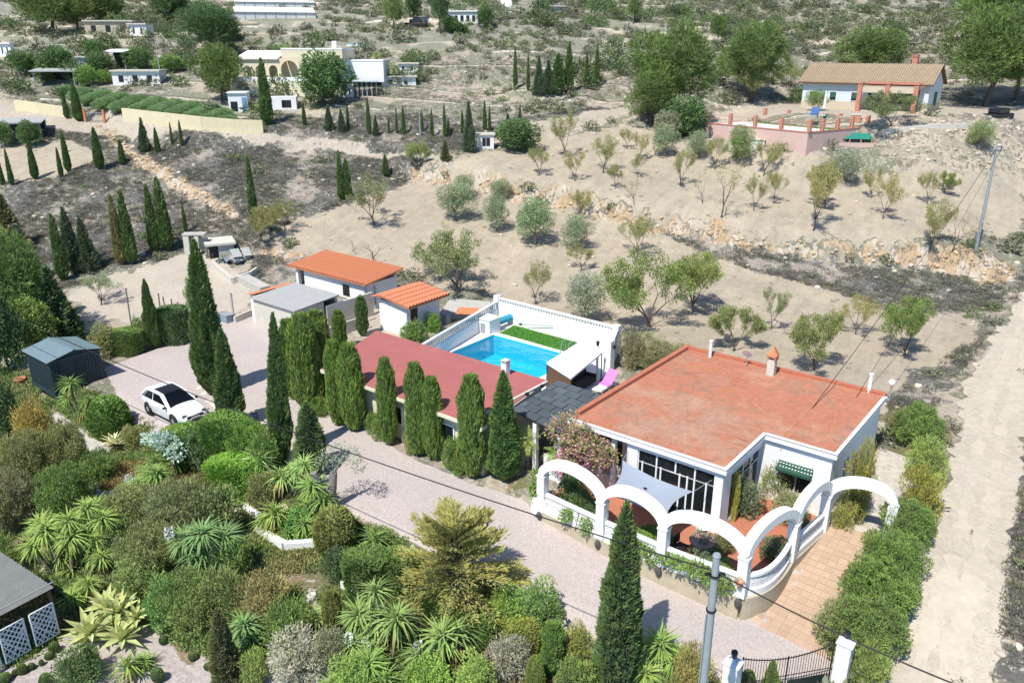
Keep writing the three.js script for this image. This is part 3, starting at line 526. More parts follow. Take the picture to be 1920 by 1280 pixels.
const PIL = [[-18.7, -25.95], [-15.35, -25.7], [-12.33, -25.6], [-8.95, -25.75], [-8.3, -29.25], [-7.95, -32.25]];
const CTL = [-8.05, -26.5];
{ // ---- arcade of white arches
  const S = site('arcade', 'white arcade of round arches with pierced balustrade round the villa terrace', 'arcade', -12.5, -26.5);
  PIL.forEach(([a, b], i) => { S.add('pillar', bx(a - .2, a + .2, -.02, 1.72, b - .2, b + .2), M.white); S.add('capital', bx(a - .23, a + .23, 1.72, 1.8, b - .23, b + .23), M.white); });
  for (let i = 0; i < 5; i++) S.add('arch', archGeo(PIL[i], PIL[i + 1], 2.02, 2.92), M.white);
  S.add('arch', archGeo(PIL[5], [-5.45, -33.1], 2.02, 2.8), M.white);
  S.add('end_pillar', bx(-5.65, -5.25, -.3, 1.8, -33.3, -32.9), M.white);
  const seg = (i, n, ctrl) => { const P = PIL[i], Q = PIL[i + 1], l = Math.hypot(Q[0] - P[0], Q[1] - P[1]), k = .22 / l; const p = [P[0] + (Q[0] - P[0]) * k, P[1] + (Q[1] - P[1]) * k], q = [Q[0] - (Q[0] - P[0]) * k, Q[1] - (Q[1] - P[1]) * k]; const at = lattice(S, p, q, .24, n, ctrl); S.add('rail', sweepRect(at, .785, .9, .2, ctrl ? 14 : 1), M.white); S.add('plinth', sweepRect(at, -.05, .235, .26, ctrl ? 14 : 1), M.white); };
  seg(0, 10); seg(1, 9); seg(2, 10); seg(3, 12, CTL); seg(4, 9);
  S.add('corner_wall', sweepRect(t => { const a = -Math.PI * .5 - t * Math.PI * .75; return [-18.95 + .55 * Math.sin(a) * 1 + .1, -26.3 - .55 * Math.cos(a)]; }, -.3, .55, .16, 10), M.white);
}
{ // retaining wall under the arcade and the terrace floor
  const S = site('retaining_wall', 'stained beige retaining wall below the white arcade along the drive', 'wall', -13, -25.6);
  const line = [...PIL.slice(0, 4)]; const f = [];
  for (let i = 0; i < 3; i++) f.push(sweepRect(t => [line[i][0] + (line[i + 1][0] - line[i][0]) * t, line[i][1] + (line[i + 1][1] - line[i][1]) * t + .02], -1.7, -.052, .36, 1));
  f.push(sweepRect(t => [PIL[3][0] * (1 - t) ** 2 + 2 * CTL[0] * t * (1 - t) + PIL[4][0] * t * t, PIL[3][1] * (1 - t) ** 2 + 2 * CTL[1] * t * (1 - t) + PIL[4][1] * t * t], -1.7, -.052, .36, 14), sweepRect(t => [PIL[4][0] + (PIL[5][0] - PIL[4][0]) * t, PIL[4][1] + (PIL[5][1] - PIL[4][1]) * t], -1.2, -.052, .36, 1));
  S.add('wall_face', f, M.beige);
  const fl = [[-18.9, -26.1], [-15.35, -25.85], [-12.33, -25.75], [-8.95, -25.9], [-8.5, -27.2], [-8.45, -29.25], [-8.12, -32.3], [-8.2, -33.1], [-11.45, -33.3], [-19.2, -33]];
  const g = polyPrism(fl, -.3, .05); const m = part('terrace', g, M.patio, scene); m.position.set(0, 0, 0); m.rotation.y = -TH; struct(m);
}
{ // ---- shade sail
  const S = site('shade_sail', 'pale grey-blue shade sail stretched in front of the glazed doors', 'shade sail', -14, -27);
  const c = [[-15.95, 2.45, -28.3], [-15.3, 2.12, -25.75], [-12.4, 2.05, -25.65], [-12.3, 2.3, -28.0]], n = 14, V = [];
  for (let j = 0; j <= n; j++) for (let i = 0; i <= n; i++) {
    let u = i / n, v = j / n; const eu = u + (.5 - u) * .16 * Math.sin(Math.PI * v), ev = v + (.5 - v) * .16 * Math.sin(Math.PI * u);
    const p = [0, 1, 2].map(k => c[0][k] * (1 - eu) * (1 - ev) + c[3][k] * eu * (1 - ev) + c[2][k] * eu * ev + c[1][k] * (1 - eu) * ev); p[1] -= .22 * Math.sin(Math.PI * u) * Math.sin(Math.PI * v) * .6 - (vn(u * 6, v * 6) - .5) * .03; V.push(p);
  }
  const f = []; for (let j = 0; j < n; j++) for (let i = 0; i < n; i++) { const a = j * (n + 1) + i; f.push([V[a], V[a + n + 1], V[a + n + 2], V[a + 1]]); }
  const mat = surf([.28, .32, .38], { amt: .05, size: 1.5, bump: 0 }); mat.side = THREE.DoubleSide;
  S.add('canvas', tri(f), mat);
  c.forEach((p, i) => S.add('corner_rope', bar(V3(...p), V3(...[[-16.05, 2.6, -28.93], [-15.35, 2.02, -25.75], [-12.33, 2.0, -25.62], [-11.9, 2.6, -28.92]][i]), .012), M.steel));
  S.add('vent_patch', bx(-14.2, -14.05, 2.2, 2.215, -27.2, -27.1), M.black);
}
{ // ---- pool and its surround
  M.deck = surf([.66, .64, .6], { amt: .06, size: 2 });
  const Pp = POOL; const deck = [[-37.2, -45.4], [-26.4, -45.2], [-25.1, -42], [-23.2, -34], [-35.2, -34]];
  { const s = new THREE.Shape(deck.map(p => new THREE.Vector2(p[0], -p[1]))); s.holes.push(new THREE.Path([[Pp.a0, Pp.b0], [Pp.a0, Pp.b1], [Pp.a1, Pp.b1], [Pp.a1, Pp.b0]].map(p => new THREE.Vector2(p[0], -p[1])))); const g = new THREE.ExtrudeGeometry(s, { depth: .5, bevelEnabled: false }); g.rotateX(-Math.PI / 2); g.translate(0, -.38, 0); const m = part('pool_deck', muv(g), M.deck, scene); m.rotation.y = -TH; struct(m); }
  const S = site('swimming_pool', 'turquoise rectangular swimming pool between red roof and white wall', 'swimming pool', -32, -39.5);
  const liner = surf([.02, .46, .6], { amt: .1, size: 2, rough: .5 });
  S.add('basin', [bx(Pp.a0 - .1, Pp.a1 + .1, -1.6, -1.45, Pp.b0 - .1, Pp.b1 + .1), bx(Pp.a0 - .1, Pp.a0 + .002, -1.45, .1, Pp.b0, Pp.b1), bx(Pp.a1 - .002, Pp.a1 + .1, -1.45, .1, Pp.b0, Pp.b1), bx(Pp.a0, Pp.a1, -1.45, .1, Pp.b0 - .1, Pp.b0 + .002), bx(Pp.a0, Pp.a1, -1.45, .1, Pp.b1 - .002, Pp.b1 + .1)], liner);
  { const n = 40, f = []; const hv = (i, j) => .02 + (vn(i * .9, j * .9) - .5) * .012 + (vn(i * .31 + 9, j * .31) - .5) * .02; const pt = (i, j) => [Pp.a0 + .004 + (Pp.a1 - Pp.a0 - .008) * i / n, hv(i, j), Pp.b0 + .004 + (Pp.b1 - Pp.b0 - .008) * j / n];
    for (let j = 0; j < n; j++) for (let i = 0; i < n; i++) f.push([pt(i, j), pt(i, j + 1), pt(i + 1, j + 1), pt(i + 1, j)]);
    S.add('water', tri(f), new THREE.MeshPhysicalMaterial({ color: lin(.75, .97, 1), transmission: 1, roughness: .03, ior: 1.33, thickness: 0, metalness: 0 })); }
  S.add('coping', [bx(Pp.a0 - .3, Pp.a0, .122, .16, Pp.b0 - .3, Pp.b1 + .3), bx(Pp.a1, Pp.a1 + .3, .122, .16, Pp.b0 - .3, Pp.b1 + .3), bx(Pp.a0, Pp.a1, .122, .16, Pp.b0 - .3, Pp.b0), bx(Pp.a0, Pp.a1, .122, .16, Pp.b1, Pp.b1 + .3)], M.whiteTrim);
  const ld = site('pool_ladder', 'chrome pool ladder at the right rear corner of the pool', 'ladder', -29, -43, .16);
  for (const a of [-29.35, -28.75]) ld.add('handrail', [bar(V3(a, .1, -42.55), V3(a, .95, -42.75), .03), bar(V3(a, .95, -42.75), V3(a, .95, -43.15), .03), bar(V3(a, .95, -43.15), V3(a, .16, -43.25), .03), bar(V3(a, .1, -42.55), V3(a, -.9, -42.98), .03)], M.steel);
  for (let k = 0; k < 3; k++) ld.add('step', bx(-29.35, -28.75, -.25 - k * .25, -.21 - k * .25, -42.95, -42.85), M.steel);
  const gm = surf([.07, .2, .026], { amt: .4, size: .5 });
  const g2 = polyPrism([[-35.6, -45.3], [-28.3, -45.1], [-27.6, -43.02], [-31, -43.1], [-34.6, -43.3], [-35.2, -43.6]], .122, .15); const m2 = part('lawn', g2, gm, scene); m2.rotation.y = -TH; struct(m2);
  { // blades of the artificial lawn
    reseed(31); const g = new THREE.BufferGeometry(), p = []; for (let i = 0; i < 9000; i++) { const a = rr(-35.4, -28.6), b = rr(-45.05, -43.15), an = rr(0, 6.28), q = toW(a, b, .15), w = .035, t = toW(a + rr(-.04, .04), b + rr(-.04, .04), .15 + rr(.03, .07)); p.push(q.x + w * Math.cos(an), q.y, q.z + w * Math.sin(an), q.x - w * Math.cos(an), q.y, q.z - w * Math.sin(an), t.x, t.y, t.z); }
    g.setAttribute('position', new THREE.Float32BufferAttribute(p, 3)); g.computeVertexNormals(); const m = part('grass', g, new THREE.MeshStandardMaterial({ color: lin(.09, .27, .035), roughness: .8, side: THREE.DoubleSide }), scene); tag(m, 'bright green artificial grass strip behind the pool', 'grass'); stuff(m); }
  const W = site('pool_wall', 'tall white wall with pierced top course behind the pool lawn', 'wall', -32, -45.4);
  W.add('wall_face', [sweepRect(t => [-37.45 + t * 10.95, -45.55 + t * .3], -.2, 1.62, .2, 1), sweepRect(t => [-26.4 + t * 1.3, -45.1 + t * 2.9], -.2, 1.9, .2, 1)], M.white);
  { const at = t => [-37.4 + t * 10.85, -45.55 + t * .3]; for (let i = 0; i <= 44; i++) { const p = at(i / 44); W.add('baluster', bx(p[0] - .055, p[0] + .055, 1.622, 1.86, p[1] - .06, p[1] + .06), M.white); } W.add('rail', sweepRect(at, 1.862, 1.98, .22, 1), M.white); }
  W.add('pillar', [bx(-25.45, -24.95, -.2, 2.15, -42.45, -41.95)], M.white); W.add('pillar', bx(-37.65, -37.2, -.2, 2.1, -45.8, -45.35), M.white); W.add('pillar', bx(-26.7, -26.25, -.2, 2.1, -45.45, -45.0), M.white);
  const L2 = site('pool_balustrade', 'white balustrade wall running forward along the left side of the pool', 'balustrade', -36.3, -40);
  { const at = t => [-37.3 + t * 2.3, -45.3 + t * 11]; L2.add('wall_face', sweepRect(at, -.2, 1.1, .18, 1), M.white); for (let i = 1; i < 40; i++) { const p = at(i / 40); L2.add('baluster', cyl(.045, .045, .5, p[0], 1.102, p[1], 6), M.white); } L2.add('rail', sweepRect(at, 1.602, 1.72, .2, 1), M.white); }
  const ph = site('pump_house', 'white block pump house at the rear left corner of the pool', 'pump house', -36.2, -43);
  ph.add('wall', bx(-36.75, -35.55, .12, 1.2, -43.6, -42.35), M.white); ph.add('top_slab', bx(-36.8, -35.5, 1.202, 1.27, -43.65, -42.3), M.deck); ph.add('door', bx(-36.4, -35.95, .2, .95, -42.349, -42.32), M.steel);
  const ro = site('pool_cover_roller', 'blue pool cover rolled up beside the white pump house', 'pool cover', -36.0, -44.6, .12);
  { const blue = surf([.03, .3, .45], { amt: .2, size: .5 }); const c = new THREE.CylinderGeometry(.27, .27, 1.5, 16); c.rotateX(Math.PI / 2); c.translate(0, .55, 0); part('rolled_sheet', muv(c), blue, ro.o); part('trestle', [bar(V3(-.25, 0, .8), V3(0, .55, .8), .025), bar(V3(.25, 0, .8), V3(0, .55, .8), .025), bar(V3(-.25, 0, -.8), V3(0, .55, -.8), .025), bar(V3(.25, 0, -.8), V3(0, .55, -.8), .025)], M.steel, ro.o); part('crank_wheel', muv(new THREE.TorusGeometry(.2, .02, 6, 16)).translate(0, .55, .86), M.whiteTrim, ro.o); }
  const pole = site('skimmer_pole', 'long thin skimmer pole leaning along the white wall above the lawn', 'pole', -33.5, -45.2, .15);
  part('shaft', bar(V3(-1.2, .3, .1), V3(1.6, .75, .02), .018), M.steel, pole.o); part('net', bar(V3(-1.2, .3, .1), V3(-1.5, .22, .12), .1, .03), M.black, pole.o);
  // canopy beside the pool
  const cn = site('garden_canopy', 'white flat canopy over a dark seating corner right of the pool', 'canopy', -25.1, -38.5);
  const cc = [[-26.3, 2.05, -36.7], [-24.0, 1.85, -36.0], [-24.5, 2.1, -40.2], [-26.5, 2.25, -41]];
  cn.add('cover', tri([[cc[0], cc[1], cc[2], cc[3]], ...[0, 1, 2, 3].map(i => { const A = cc[i], B = cc[(i + 1) % 4]; return [A, [A[0], A[1] - .12, A[2]], [B[0], B[1] - .12, B[2]], B]; })]), M.whiteTrim);
  for (const p of cc) cn.add('post', bar(V3(p[0] * .98 - .5, .1, p[2] * .98 - .75), V3(p[0] * .98 - .5, p[1] - .1, p[2] * .98 - .75), .035), M.black);
  cn.add('side_screen', [tri([[[cc[0][0] + .05, cc[0][1] - .13, cc[0][2] - .05], [cc[0][0] + .05, .12, cc[0][2] - .05], [cc[1][0] - .05, .12, cc[1][2] - .05], [cc[1][0] - .05, cc[1][1] - .13, cc[1][2] - .05]]])], M.wood);
  const so = site('garden_sofa', 'dark garden sofa in the shade under the white canopy', 'sofa', -25, -38.7, .12);
  { const dk = surf([.035, .03, .03], { amt: .2, size: .5 }); part('seat', rbx(-.4, .4, .1, .42, -1.1, 1.1, .05), dk, so.o); part('backrest', rbx(-.55, -.38, .1, .8, -1.1, 1.1, .05), dk, so.o); part('armrest', rbx(-.4, .4, .42, .6, -1.1, -.95, .04), dk, so.o); part('armrest', rbx(-.4, .4, .42, .6, .95, 1.1, .04), dk, so.o); }
  const sl = site('sun_lounger', 'white sun lounger with a bright pink towel beside the villa roof', 'sun lounger', -23.55, -39.2, .12);
  { const pink = surf([.66, .2, .52], { amt: .12, size: .6 }); part('frame', [bx(-.33, -.29, .3, .35, -1, 1.1), bx(.29, .33, .3, .35, -1, 1.1), bx(-.29, .29, .3, .34, 1.06, 1.1)], M.whiteTrim, sl.o); for (const [x, z] of [[-.3, -.7], [.3, -.7], [-.3, .9], [.3, .9]]) part('leg', bx(x - .025, x + .025, 0, .3, z - .025, z + .025), M.whiteTrim, sl.o); part('mattress', rbx(-.28, .28, .32, .42, -.2, 1.05, .03), M.whiteTrim, sl.o); const bk = part('backrest', rbx(-.28, .28, 0, .09, -.95, 0, .03), M.whiteTrim, sl.o); bk.position.set(0, .36, -.2); bk.rotation.x = .7; const tw = part('towel', rbx(-.36, .36, .09, .12, -.98, .0, .01), pink, sl.o); tw.position.copy(bk.position); tw.rotation.x = .7; part('towel', rbx(-.36, .36, .423, .445, -.2, .35, .01), pink, sl.o); }
  const lm = site('garden_lamp', 'tall white lamp post with black lantern beside the white canopy', 'street lamp', -25.3, -40.9, .12);
  part('post', cyl(.1, .07, 2.0, 0, 0, 0, 12), M.white, lm.o); part('lantern', [cyl(.08, .12, .25, 0, 2.02, 0, 8), cyl(.13, .02, .1, 0, 2.27, 0, 8)], M.black, lm.o); part('base', cyl(.16, .12, .2, 0, 0, 0, 12), M.white, lm.o);
  const lm2 = site('wall_lantern', 'black lantern on the white pillar right of the pool', 'wall lamp', -24.93, -42.2, 1.75);
  part('lantern', [cyl(.06, .1, .22, .1, -.12, 0, 8), cyl(.11, .02, .08, .1, .1, 0, 8)], M.black, lm2.o); part('bracket', bx(0, .1, .12, .15, -.015, .015), M.black, lm2.o);
}
{ // ---- sheds behind
  M.fibre = surf([.35, .355, .34], { amt: .16, size: 1.4 });
  // long shed with red tiled single-pitch roof
  const A = site('long_shed', 'long white shed with sloping orange tile roof at the back of the yard', 'shed', -51.5, -42.3);
  A.add('wall', [bx(-56, -47, 0, 2.5, -44.1, -43.9), bx(-47.2, -47, 0, 2.3, -43.9, -40.9), bx(-54.8, -47.2, 0, 2.2, -40.9, -40.7), bx(-56, -55.8, 0, 2.3, -43.9, -40.9)], M.white);
  A.add('doorway', bx(-49.8, -49.0, .02, 1.9, -40.699, -40.66), M.black); A.add('wall_pier', bx(-55.8, -55.5, 0, 2.2, -40.9, -40.6), M.white);
  const tiles = (S, a0, a1, b0, b1, y0, y1, n, m, mat, flip) => { // rows of rounded roof tiles running down the slope from (b0,y0) to (b1,y1)
    const sl = Math.hypot(b1 - b0, y1 - y0);
    S.add('roof', tri([[[a0, y0, b0], [a0, y1, b1], [a1, y1, b1], [a1, y0, b0]], [[a0, y0 - .08, b0], [a1, y0 - .08, b0], [a1, y1 - .08, b1], [a0, y1 - .08, b1]], [[a0, y1, b1], [a0, y1 - .08, b1], [a1, y1 - .08, b1], [a1, y1, b1]], [[a0, y0, b0], [a0, y0 - .08, b0], [a0, y1 - .08, b1], [a0, y1, b1]], [[a1, y0, b0], [a1, y1, b1], [a1, y1 - .08, b1], [a1, y0 - .08, b0]]]), mat);
    for (let i = 0; i < n; i++) { const a = a0 + (a1 - a0) * (i + .5) / n, w = (a1 - a0) / n; const g = new THREE.CylinderGeometry(w * .34, w * .36, sl, 7, m, true, -Math.PI / 2, Math.PI); g.rotateX(-Math.PI / 2); g.rotateX(Math.atan2(y0 - y1, b1 - b0)); const q = muv(g); q.translate(a, (y0 + y1) / 2, (b0 + b1) / 2); S.add('roof_tile', q, mat); } };
  tiles(A, -56.6, -46.6, -44.6, -40.3, 2.95, 2.45, 32, 4, surf([.52, .19, .09], { amt: .2, size: 1.3 }));
  const B = site('tool_shed', 'small white shed with orange tile roof and dark doorway left of the pool', 'shed', -41.7, -40.5);
  B.add('wall', [bx(-43.3, -43.1, 0, 2.5, -42.2, -38.7), bx(-43.1, -40.4, 0, 2.6, -42.2, -42), bx(-40.6, -40.4, 0, 2.35, -42, -39.9), bx(-40.6, -40.4, 2, 2.35, -39.9, -39.1), bx(-43.1, -40.4, 0, 2.35, -38.9, -38.7), bx(-40.6, -40.4, 0, 2.35, -39.1, -38.9)], M.white);
  B.add('door', bx(-40.56, -40.5, .02, 2, -39.9, -39.1), surf([.07, .05, .035], { amt: .3, size: .5 }));
  { const mat = surf([.54, .2, .1], { amt: .2, size: 1.2 }); const rg = (a0, a1, y0, y1) => { const sl = Math.hypot(a1 - a0, y1 - y0); return { sl }; };
    const b0 = -42.7, b1 = -38.3, ar = -42.85, ae = -39.75, hr = 2.82, he = 2.4; B.add('roof', tri([[[ar, hr, b0], [ar, hr, b1], [ae, he, b1], [ae, he, b0]], [[ar, hr, b0], [-43.75, 2.62, b0], [-43.75, 2.62, b1], [ar, hr, b1]], [[ar, hr, b1], [-43.75, 2.62, b1], [-43.75, 2.54, b1], [ar, hr - .08, b1]], [[ar, hr, b1], [ar, hr - .08, b1], [ae, he - .08, b1], [ae, he, b1]], [[ae, he, b1], [ae, he - .08, b1], [ae, he - .08, b0], [ae, he, b0]], [[ar, hr - .08, b0], [ae, he - .08, b0], [ae, he - .08, b1], [ar, hr - .08, b1]]]), mat);
    B.add('gable', tri([[[-43.3, 2.5, -38.705], [-40.4, 2.35, -38.705], [-42.85, 2.73, -38.705]]]), M.white);
    const rows = 5, sl = Math.hypot(ae - ar, he - hr) / rows; for (let r = 0; r < rows; r++) for (let i = 0; i < 14; i++) { const g = new THREE.CylinderGeometry(.125, .14, sl * 1.06, 6, 1, true, -Math.PI / 2, Math.PI); g.rotateX(-Math.PI / 2); g.rotateY(Math.PI / 2); g.rotateZ(Math.atan2(he - hr, ae - ar) + .05); const t = (r + .5) / rows, q = muv(g); q.translate(ar + (ae - ar) * t, hr + (he - hr) * t + .03, b0 + (i + .5) * (b1 - b0) / 14); B.add('roof_tile', q, mat); } }
  const C = site('store_shed', 'low rendered store with grey sheet roof between drive and long shed', 'shed', -49, -35);
  C.add('wall', [bx(-51.4, -51.2, 0, 2.3, -37.2, -33.3), bx(-51.2, -46.3, 0, 2.2, -33.5, -33.3), bx(-46.5, -46.3, 0, 2.2, -35.9, -33.5), bx(-51.2, -46.3, 0, 2.4, -37.2, -37)], M.render);
  C.add('white_end_wall', bx(-52.2, -51.42, 0, 2.25, -35.8, -33.6), M.white);
  C.add('roof', tri([[[-51.5, 2.5, -37.3], [-51.5, 2.25, -33.1], [-46.1, 2.25, -33.1], [-46.1, 2.5, -37.3]], [[-51.5, 2.25, -33.1], [-51.5, 2.17, -33.1], [-46.1, 2.17, -33.1], [-46.1, 2.25, -33.1]], [[-46.1, 2.5, -37.3], [-46.1, 2.25, -33.1], [-46.1, 2.17, -33.1], [-46.1, 2.42, -37.3]], [[-51.5, 2.42, -37.3], [-46.1, 2.42, -37.3], [-46.1, 2.17, -33.1], [-51.5, 2.17, -33.1]]]), M.fibre);
  C.add('tile_strip', tri([[[-52.4, 2.35, -37.2], [-52.3, 2.3, -33.4], [-51.52, 2.42, -33.4], [-51.52, 2.46, -37.2]]]), M.clay);
  C.add('rendered_yard_wall', bx(-46.3, -46.1, 0, 1.9, -40.6, -36), M.render);
  const K = site('kennel_wall', 'low concrete yard wall in front of the long shed', 'wall', -47.5, -38);
  K.add('wall_face', [bx(-50.8, -46.32, 0, 1.5, -39.3, -39.1), bx(-44.6, -44.4, 0, .9, -37.8, -34)], M.concrete); K.add('coping', bx(-50.85, -46.32, 1.502, 1.56, -39.35, -39.05), M.render);
  const D = site('concrete_platform', 'low concrete slab platform with an orange tile panel beside the pool wall', 'platform', -40.2, -45.6);
  D.add('slab', polyPrism([[-41.3, -43.0], [-43.3, -46.6], [-39.6, -48.2], [-37.8, -45.6]], 0, .5), M.concrete); D.add('roof_panel', tri([[[-40.2, .95, -44.2], [-39.6, .8, -43.1], [-38.2, .8, -43.9], [-38.8, .95, -45]]]), M.clay); D.add('support_block', bx(-40, -38.6, .5, .8, -44.4, -43.7), M.concrete);
  D.add('crate', bx(-40.9, -39.9, 0, .8, -42.9, -42.4), M.steel);
  const fp = (name, label, a, b, h) => { const o = site(name, label, 'fence post', a, b); o.add('post', bx(a - .06, a + .06, 0, h, b - .06, b + .06), M.steel); o.add('cap', bx(a - .08, a + .08, h + .001, h + .04, b - .08, b + .08), M.steel); };
  fp('fence_post', 'grey metal post in front of the long white shed', -45.3, -38.6, 2.3); fp('fence_post', 'grey metal post left of the small tiled shed', -44.0, -37.3, 1.9);
  const mesh = site('mesh_fence', 'wire mesh pen fence between the long shed and tool shed', 'fence', -45.2, -41.5);
  { const g = []; for (let i = 0; i <= 22; i++) g.push(bar(V3(-46.9 + i * .16, .05, -41.6), V3(-46.9 + i * .16, 1.9, -41.6), .008, .008, 4)); for (let j = 0; j <= 8; j++) g.push(bar(V3(-46.9, .1 + j * .22, -41.6), V3(-43.4, .1 + j * .22, -41.6), .008, .008, 4)); mesh.add('wire_panel', g, M.steel); for (const a of [-46.95, -45.2, -43.4]) mesh.add('post', bar(V3(a, 0, -41.6), V3(a, 2.05, -41.6), .035), M.steel); }
  // green metal shed
  const G = site('metal_shed', 'dark blue-green metal garden shed with pale pitched roof beside the drive', 'shed', -51.8, -19.5);
  const gm = surf([.018, .04, .05], { amt: .2, size: 1, rough: .55, streak: .12 }), gr = surf([.15, .215, .24], { amt: .1, size: 1.2, rough: .55 });
  const ribs = []; for (let i = 0; i < 16; i++) ribs.push(bx(-53.3 + i * .215, -53.22 + i * .215, .05, 2, -17.88, -17.855)); const ribs2 = []; for (let i = 0; i < 15; i++) ribs2.push(bx(-50.12, -50.095, .05, 2.0, -20.85 + i * .2, -20.77 + i * .2));
  G.add('wall', [prismXY([[-53.4, -.3], [-50.12, -.3], [-50.12, 2.05], [-53.4, 2.05]], -20.95, -17.88)], gm); G.add('wall_rib', ribs, gm); G.add('wall_rib', ribs2, gm);
  G.add('gable', tri([[[-50.12, 2.05, -20.95], [-50.12, 2.05, -17.88], [-50.12, 2.42, -19.4]], [[-53.4, 2.05, -20.95], [-53.4, 2.42, -19.4], [-53.4, 2.05, -17.88]]]), gm);
  G.add('door', bx(-50.119, -50.06, .05, 1.95, -19.2, -18.4), gm);
  G.add('roof', [tri([[[-53.55, 2.45, -19.4], [-53.55, 2.06, -17.7], [-49.95, 2.06, -17.7], [-49.95, 2.45, -19.4]]]), tri([[[-53.55, 2.45, -19.4], [-49.95, 2.45, -19.4], [-49.95, 2.06, -21.1], [-53.55, 2.06, -21.1]]])], gr); G.add('ridge', bx(-53.55, -49.95, 2.45, 2.49, -19.46, -19.34), gr); G.add('fascia', bx(-49.99, -49.93, 1.98, 2.05, -21.1, -17.7), gm);
}
{ // ---- ramp of tiles beside the arcade
  const mats = [0, 1, 2, 3].map(i => surf([.43 + i * .02, .3 + i * .014, .205 + i * .01], { amt: .14, size: .9 + i * .1 }));
  const o = new THREE.Group(); o.name = 'tiled_ramp'; struct(o); scene.add(o); reseed(77); const tg = rbx(-.165, .165, -.03, .012, -.165, .165, .006);
  const sub = part('grout_bed', (() => { const f = []; for (let i = 0; i < 10; i++) for (let j = 0; j < 24; j++) { const q = (u, v) => { const p = gl(-8.45 + u * .345, -33.1 + v * .31, .026); return [p.x, p.y, p.z]; }; f.push([q(i, j), q(i, j + 1), q(i + 1, j + 1), q(i + 1, j)]); } return tri(f); })(), surf([.46, .4, .33], { amt: .15, size: 1 }), o);
  for (let i = 0; i < 10; i++) for (let j = 0; j < 21; j++) {
    const a = -8.3 + i * .345, b = -32.9 + j * .345; 
    const m = part('paving_tile', tg, mats[Math.floor(rnd() * 4)], o), p = gl(a, b, .045), px = gl(a + .17, b), pz = gl(a, b + .17), mx = gl(a - .17, b), mz = gl(a, b - .17);
    m.position.copy(p); m.position.y += rr(-.003, .003); const X = px.sub(mx).normalize(), Z = pz.sub(mz).normalize(), Y = Z.clone().cross(X).normalize(); m.quaternion.setFromRotationMatrix(new THREE.Matrix4().makeBasis(X, Y, X.clone().cross(Y)));
  }
  sheet('stone_path', [[-8.15, -42], [-5.9, -41.5], [-5.4, -37], [-5.2, -33.4], [-5.0, -31.8], [-6.4, -32.8], [-8.15, -33.1]].map(([a, b]) => { const p = toW(a, b); return [p.x, p.z]; }), .35, .028, surf([.55, .5, .42], { amt: .3, size: 1.3, spots: .5, bump: .03 }), .15);
}
{ // ---- entrance gate
  const gpil = (label, a, b) => { const g = gl(a, b); const S = site('gate_pillar', label, 'gate pillar', a, b, g.y - .1); const h = .95 - g.y; S.o.userData.h = undefined; delete S.o.userData.h;
    part('shaft', bx(-.24, .24, 0, h, -.24, .24), M.white, S.o); const c = new THREE.ConeGeometry(.4, .22, 4); c.rotateY(Math.PI / 4); c.translate(0, h + .11, 0); part('cap', muv(c), M.white, S.o);
    const bl = new THREE.MeshStandardMaterial({ color: lin(.03, .05, .09), roughness: .3 }); const l = part('lamp', [cyl(.09, .11, .2, 0, h + .2, 0, 10)], bl, S.o); part('lamp_top', [cyl(.12, .1, .05, 0, h + .4, 0, 10)], M.black, l); return S; };
  const R = gpil('white gate pillar with dark lamp on top, right of the iron gate', -4.7, -24.5); part('letter_slot', bx(.241, .26, 1.35, 1.6, -.08, .08), M.steel, R.o);
  gpil('white gate pillar with dark lamp on top, left of the iron gate', -7.35, -21.2);
  const A = [-5.0, -24.2], B = [-7.15, -21.55], y0 = -1.25; const S = site('iron_gate', 'black wrought iron double gate with solid lower panels between white pillars', 'gate', (A[0] + B[0]) / 2, (A[1] + B[1]) / 2, y0);
  const at = t => [A[0] + (B[0] - A[0]) * t, A[1] + (B[1] - A[1]) * t], top = t => .55 + .3 * Math.pow(Math.abs(t - .5) * 2, 2);
  for (let i = 0; i <= 34; i++) { const t = i / 34, p = at(t); S.add('bar', bar(V3(p[0], y0 + .1, p[1]), V3(p[0], top(t) + .07, p[1]), i % 17 ? .01 : .028, undefined, 5), M.black); }
  const rail = (f, r) => { const g = []; for (let i = 0; i < 16; i++) { const p = at(i / 16), q = at((i + 1) / 16); g.push(bar(V3(p[0], f(i / 16), p[1]), V3(q[0], f((i + 1) / 16), q[1]), r, r, 5)); } S.add('rail', g, M.black); };
  rail(t => top(t), .022); rail(t => -.2, .016); rail(t => y0 + .12, .022);
  for (const [t0, t1] of [[.02, .48], [.52, .98]]) { const p = at(t0), q = at(t1); S.add('lower_panel', tri([[[p[0], y0 + .14, p[1]], [q[0], y0 + .14, q[1]], [q[0], -.42, q[1]], [p[0], -.42, p[1]]]]), new THREE.MeshStandardMaterial({ color: lin(.015, .03, .03), roughness: .5, side: THREE.DoubleSide })); }
}
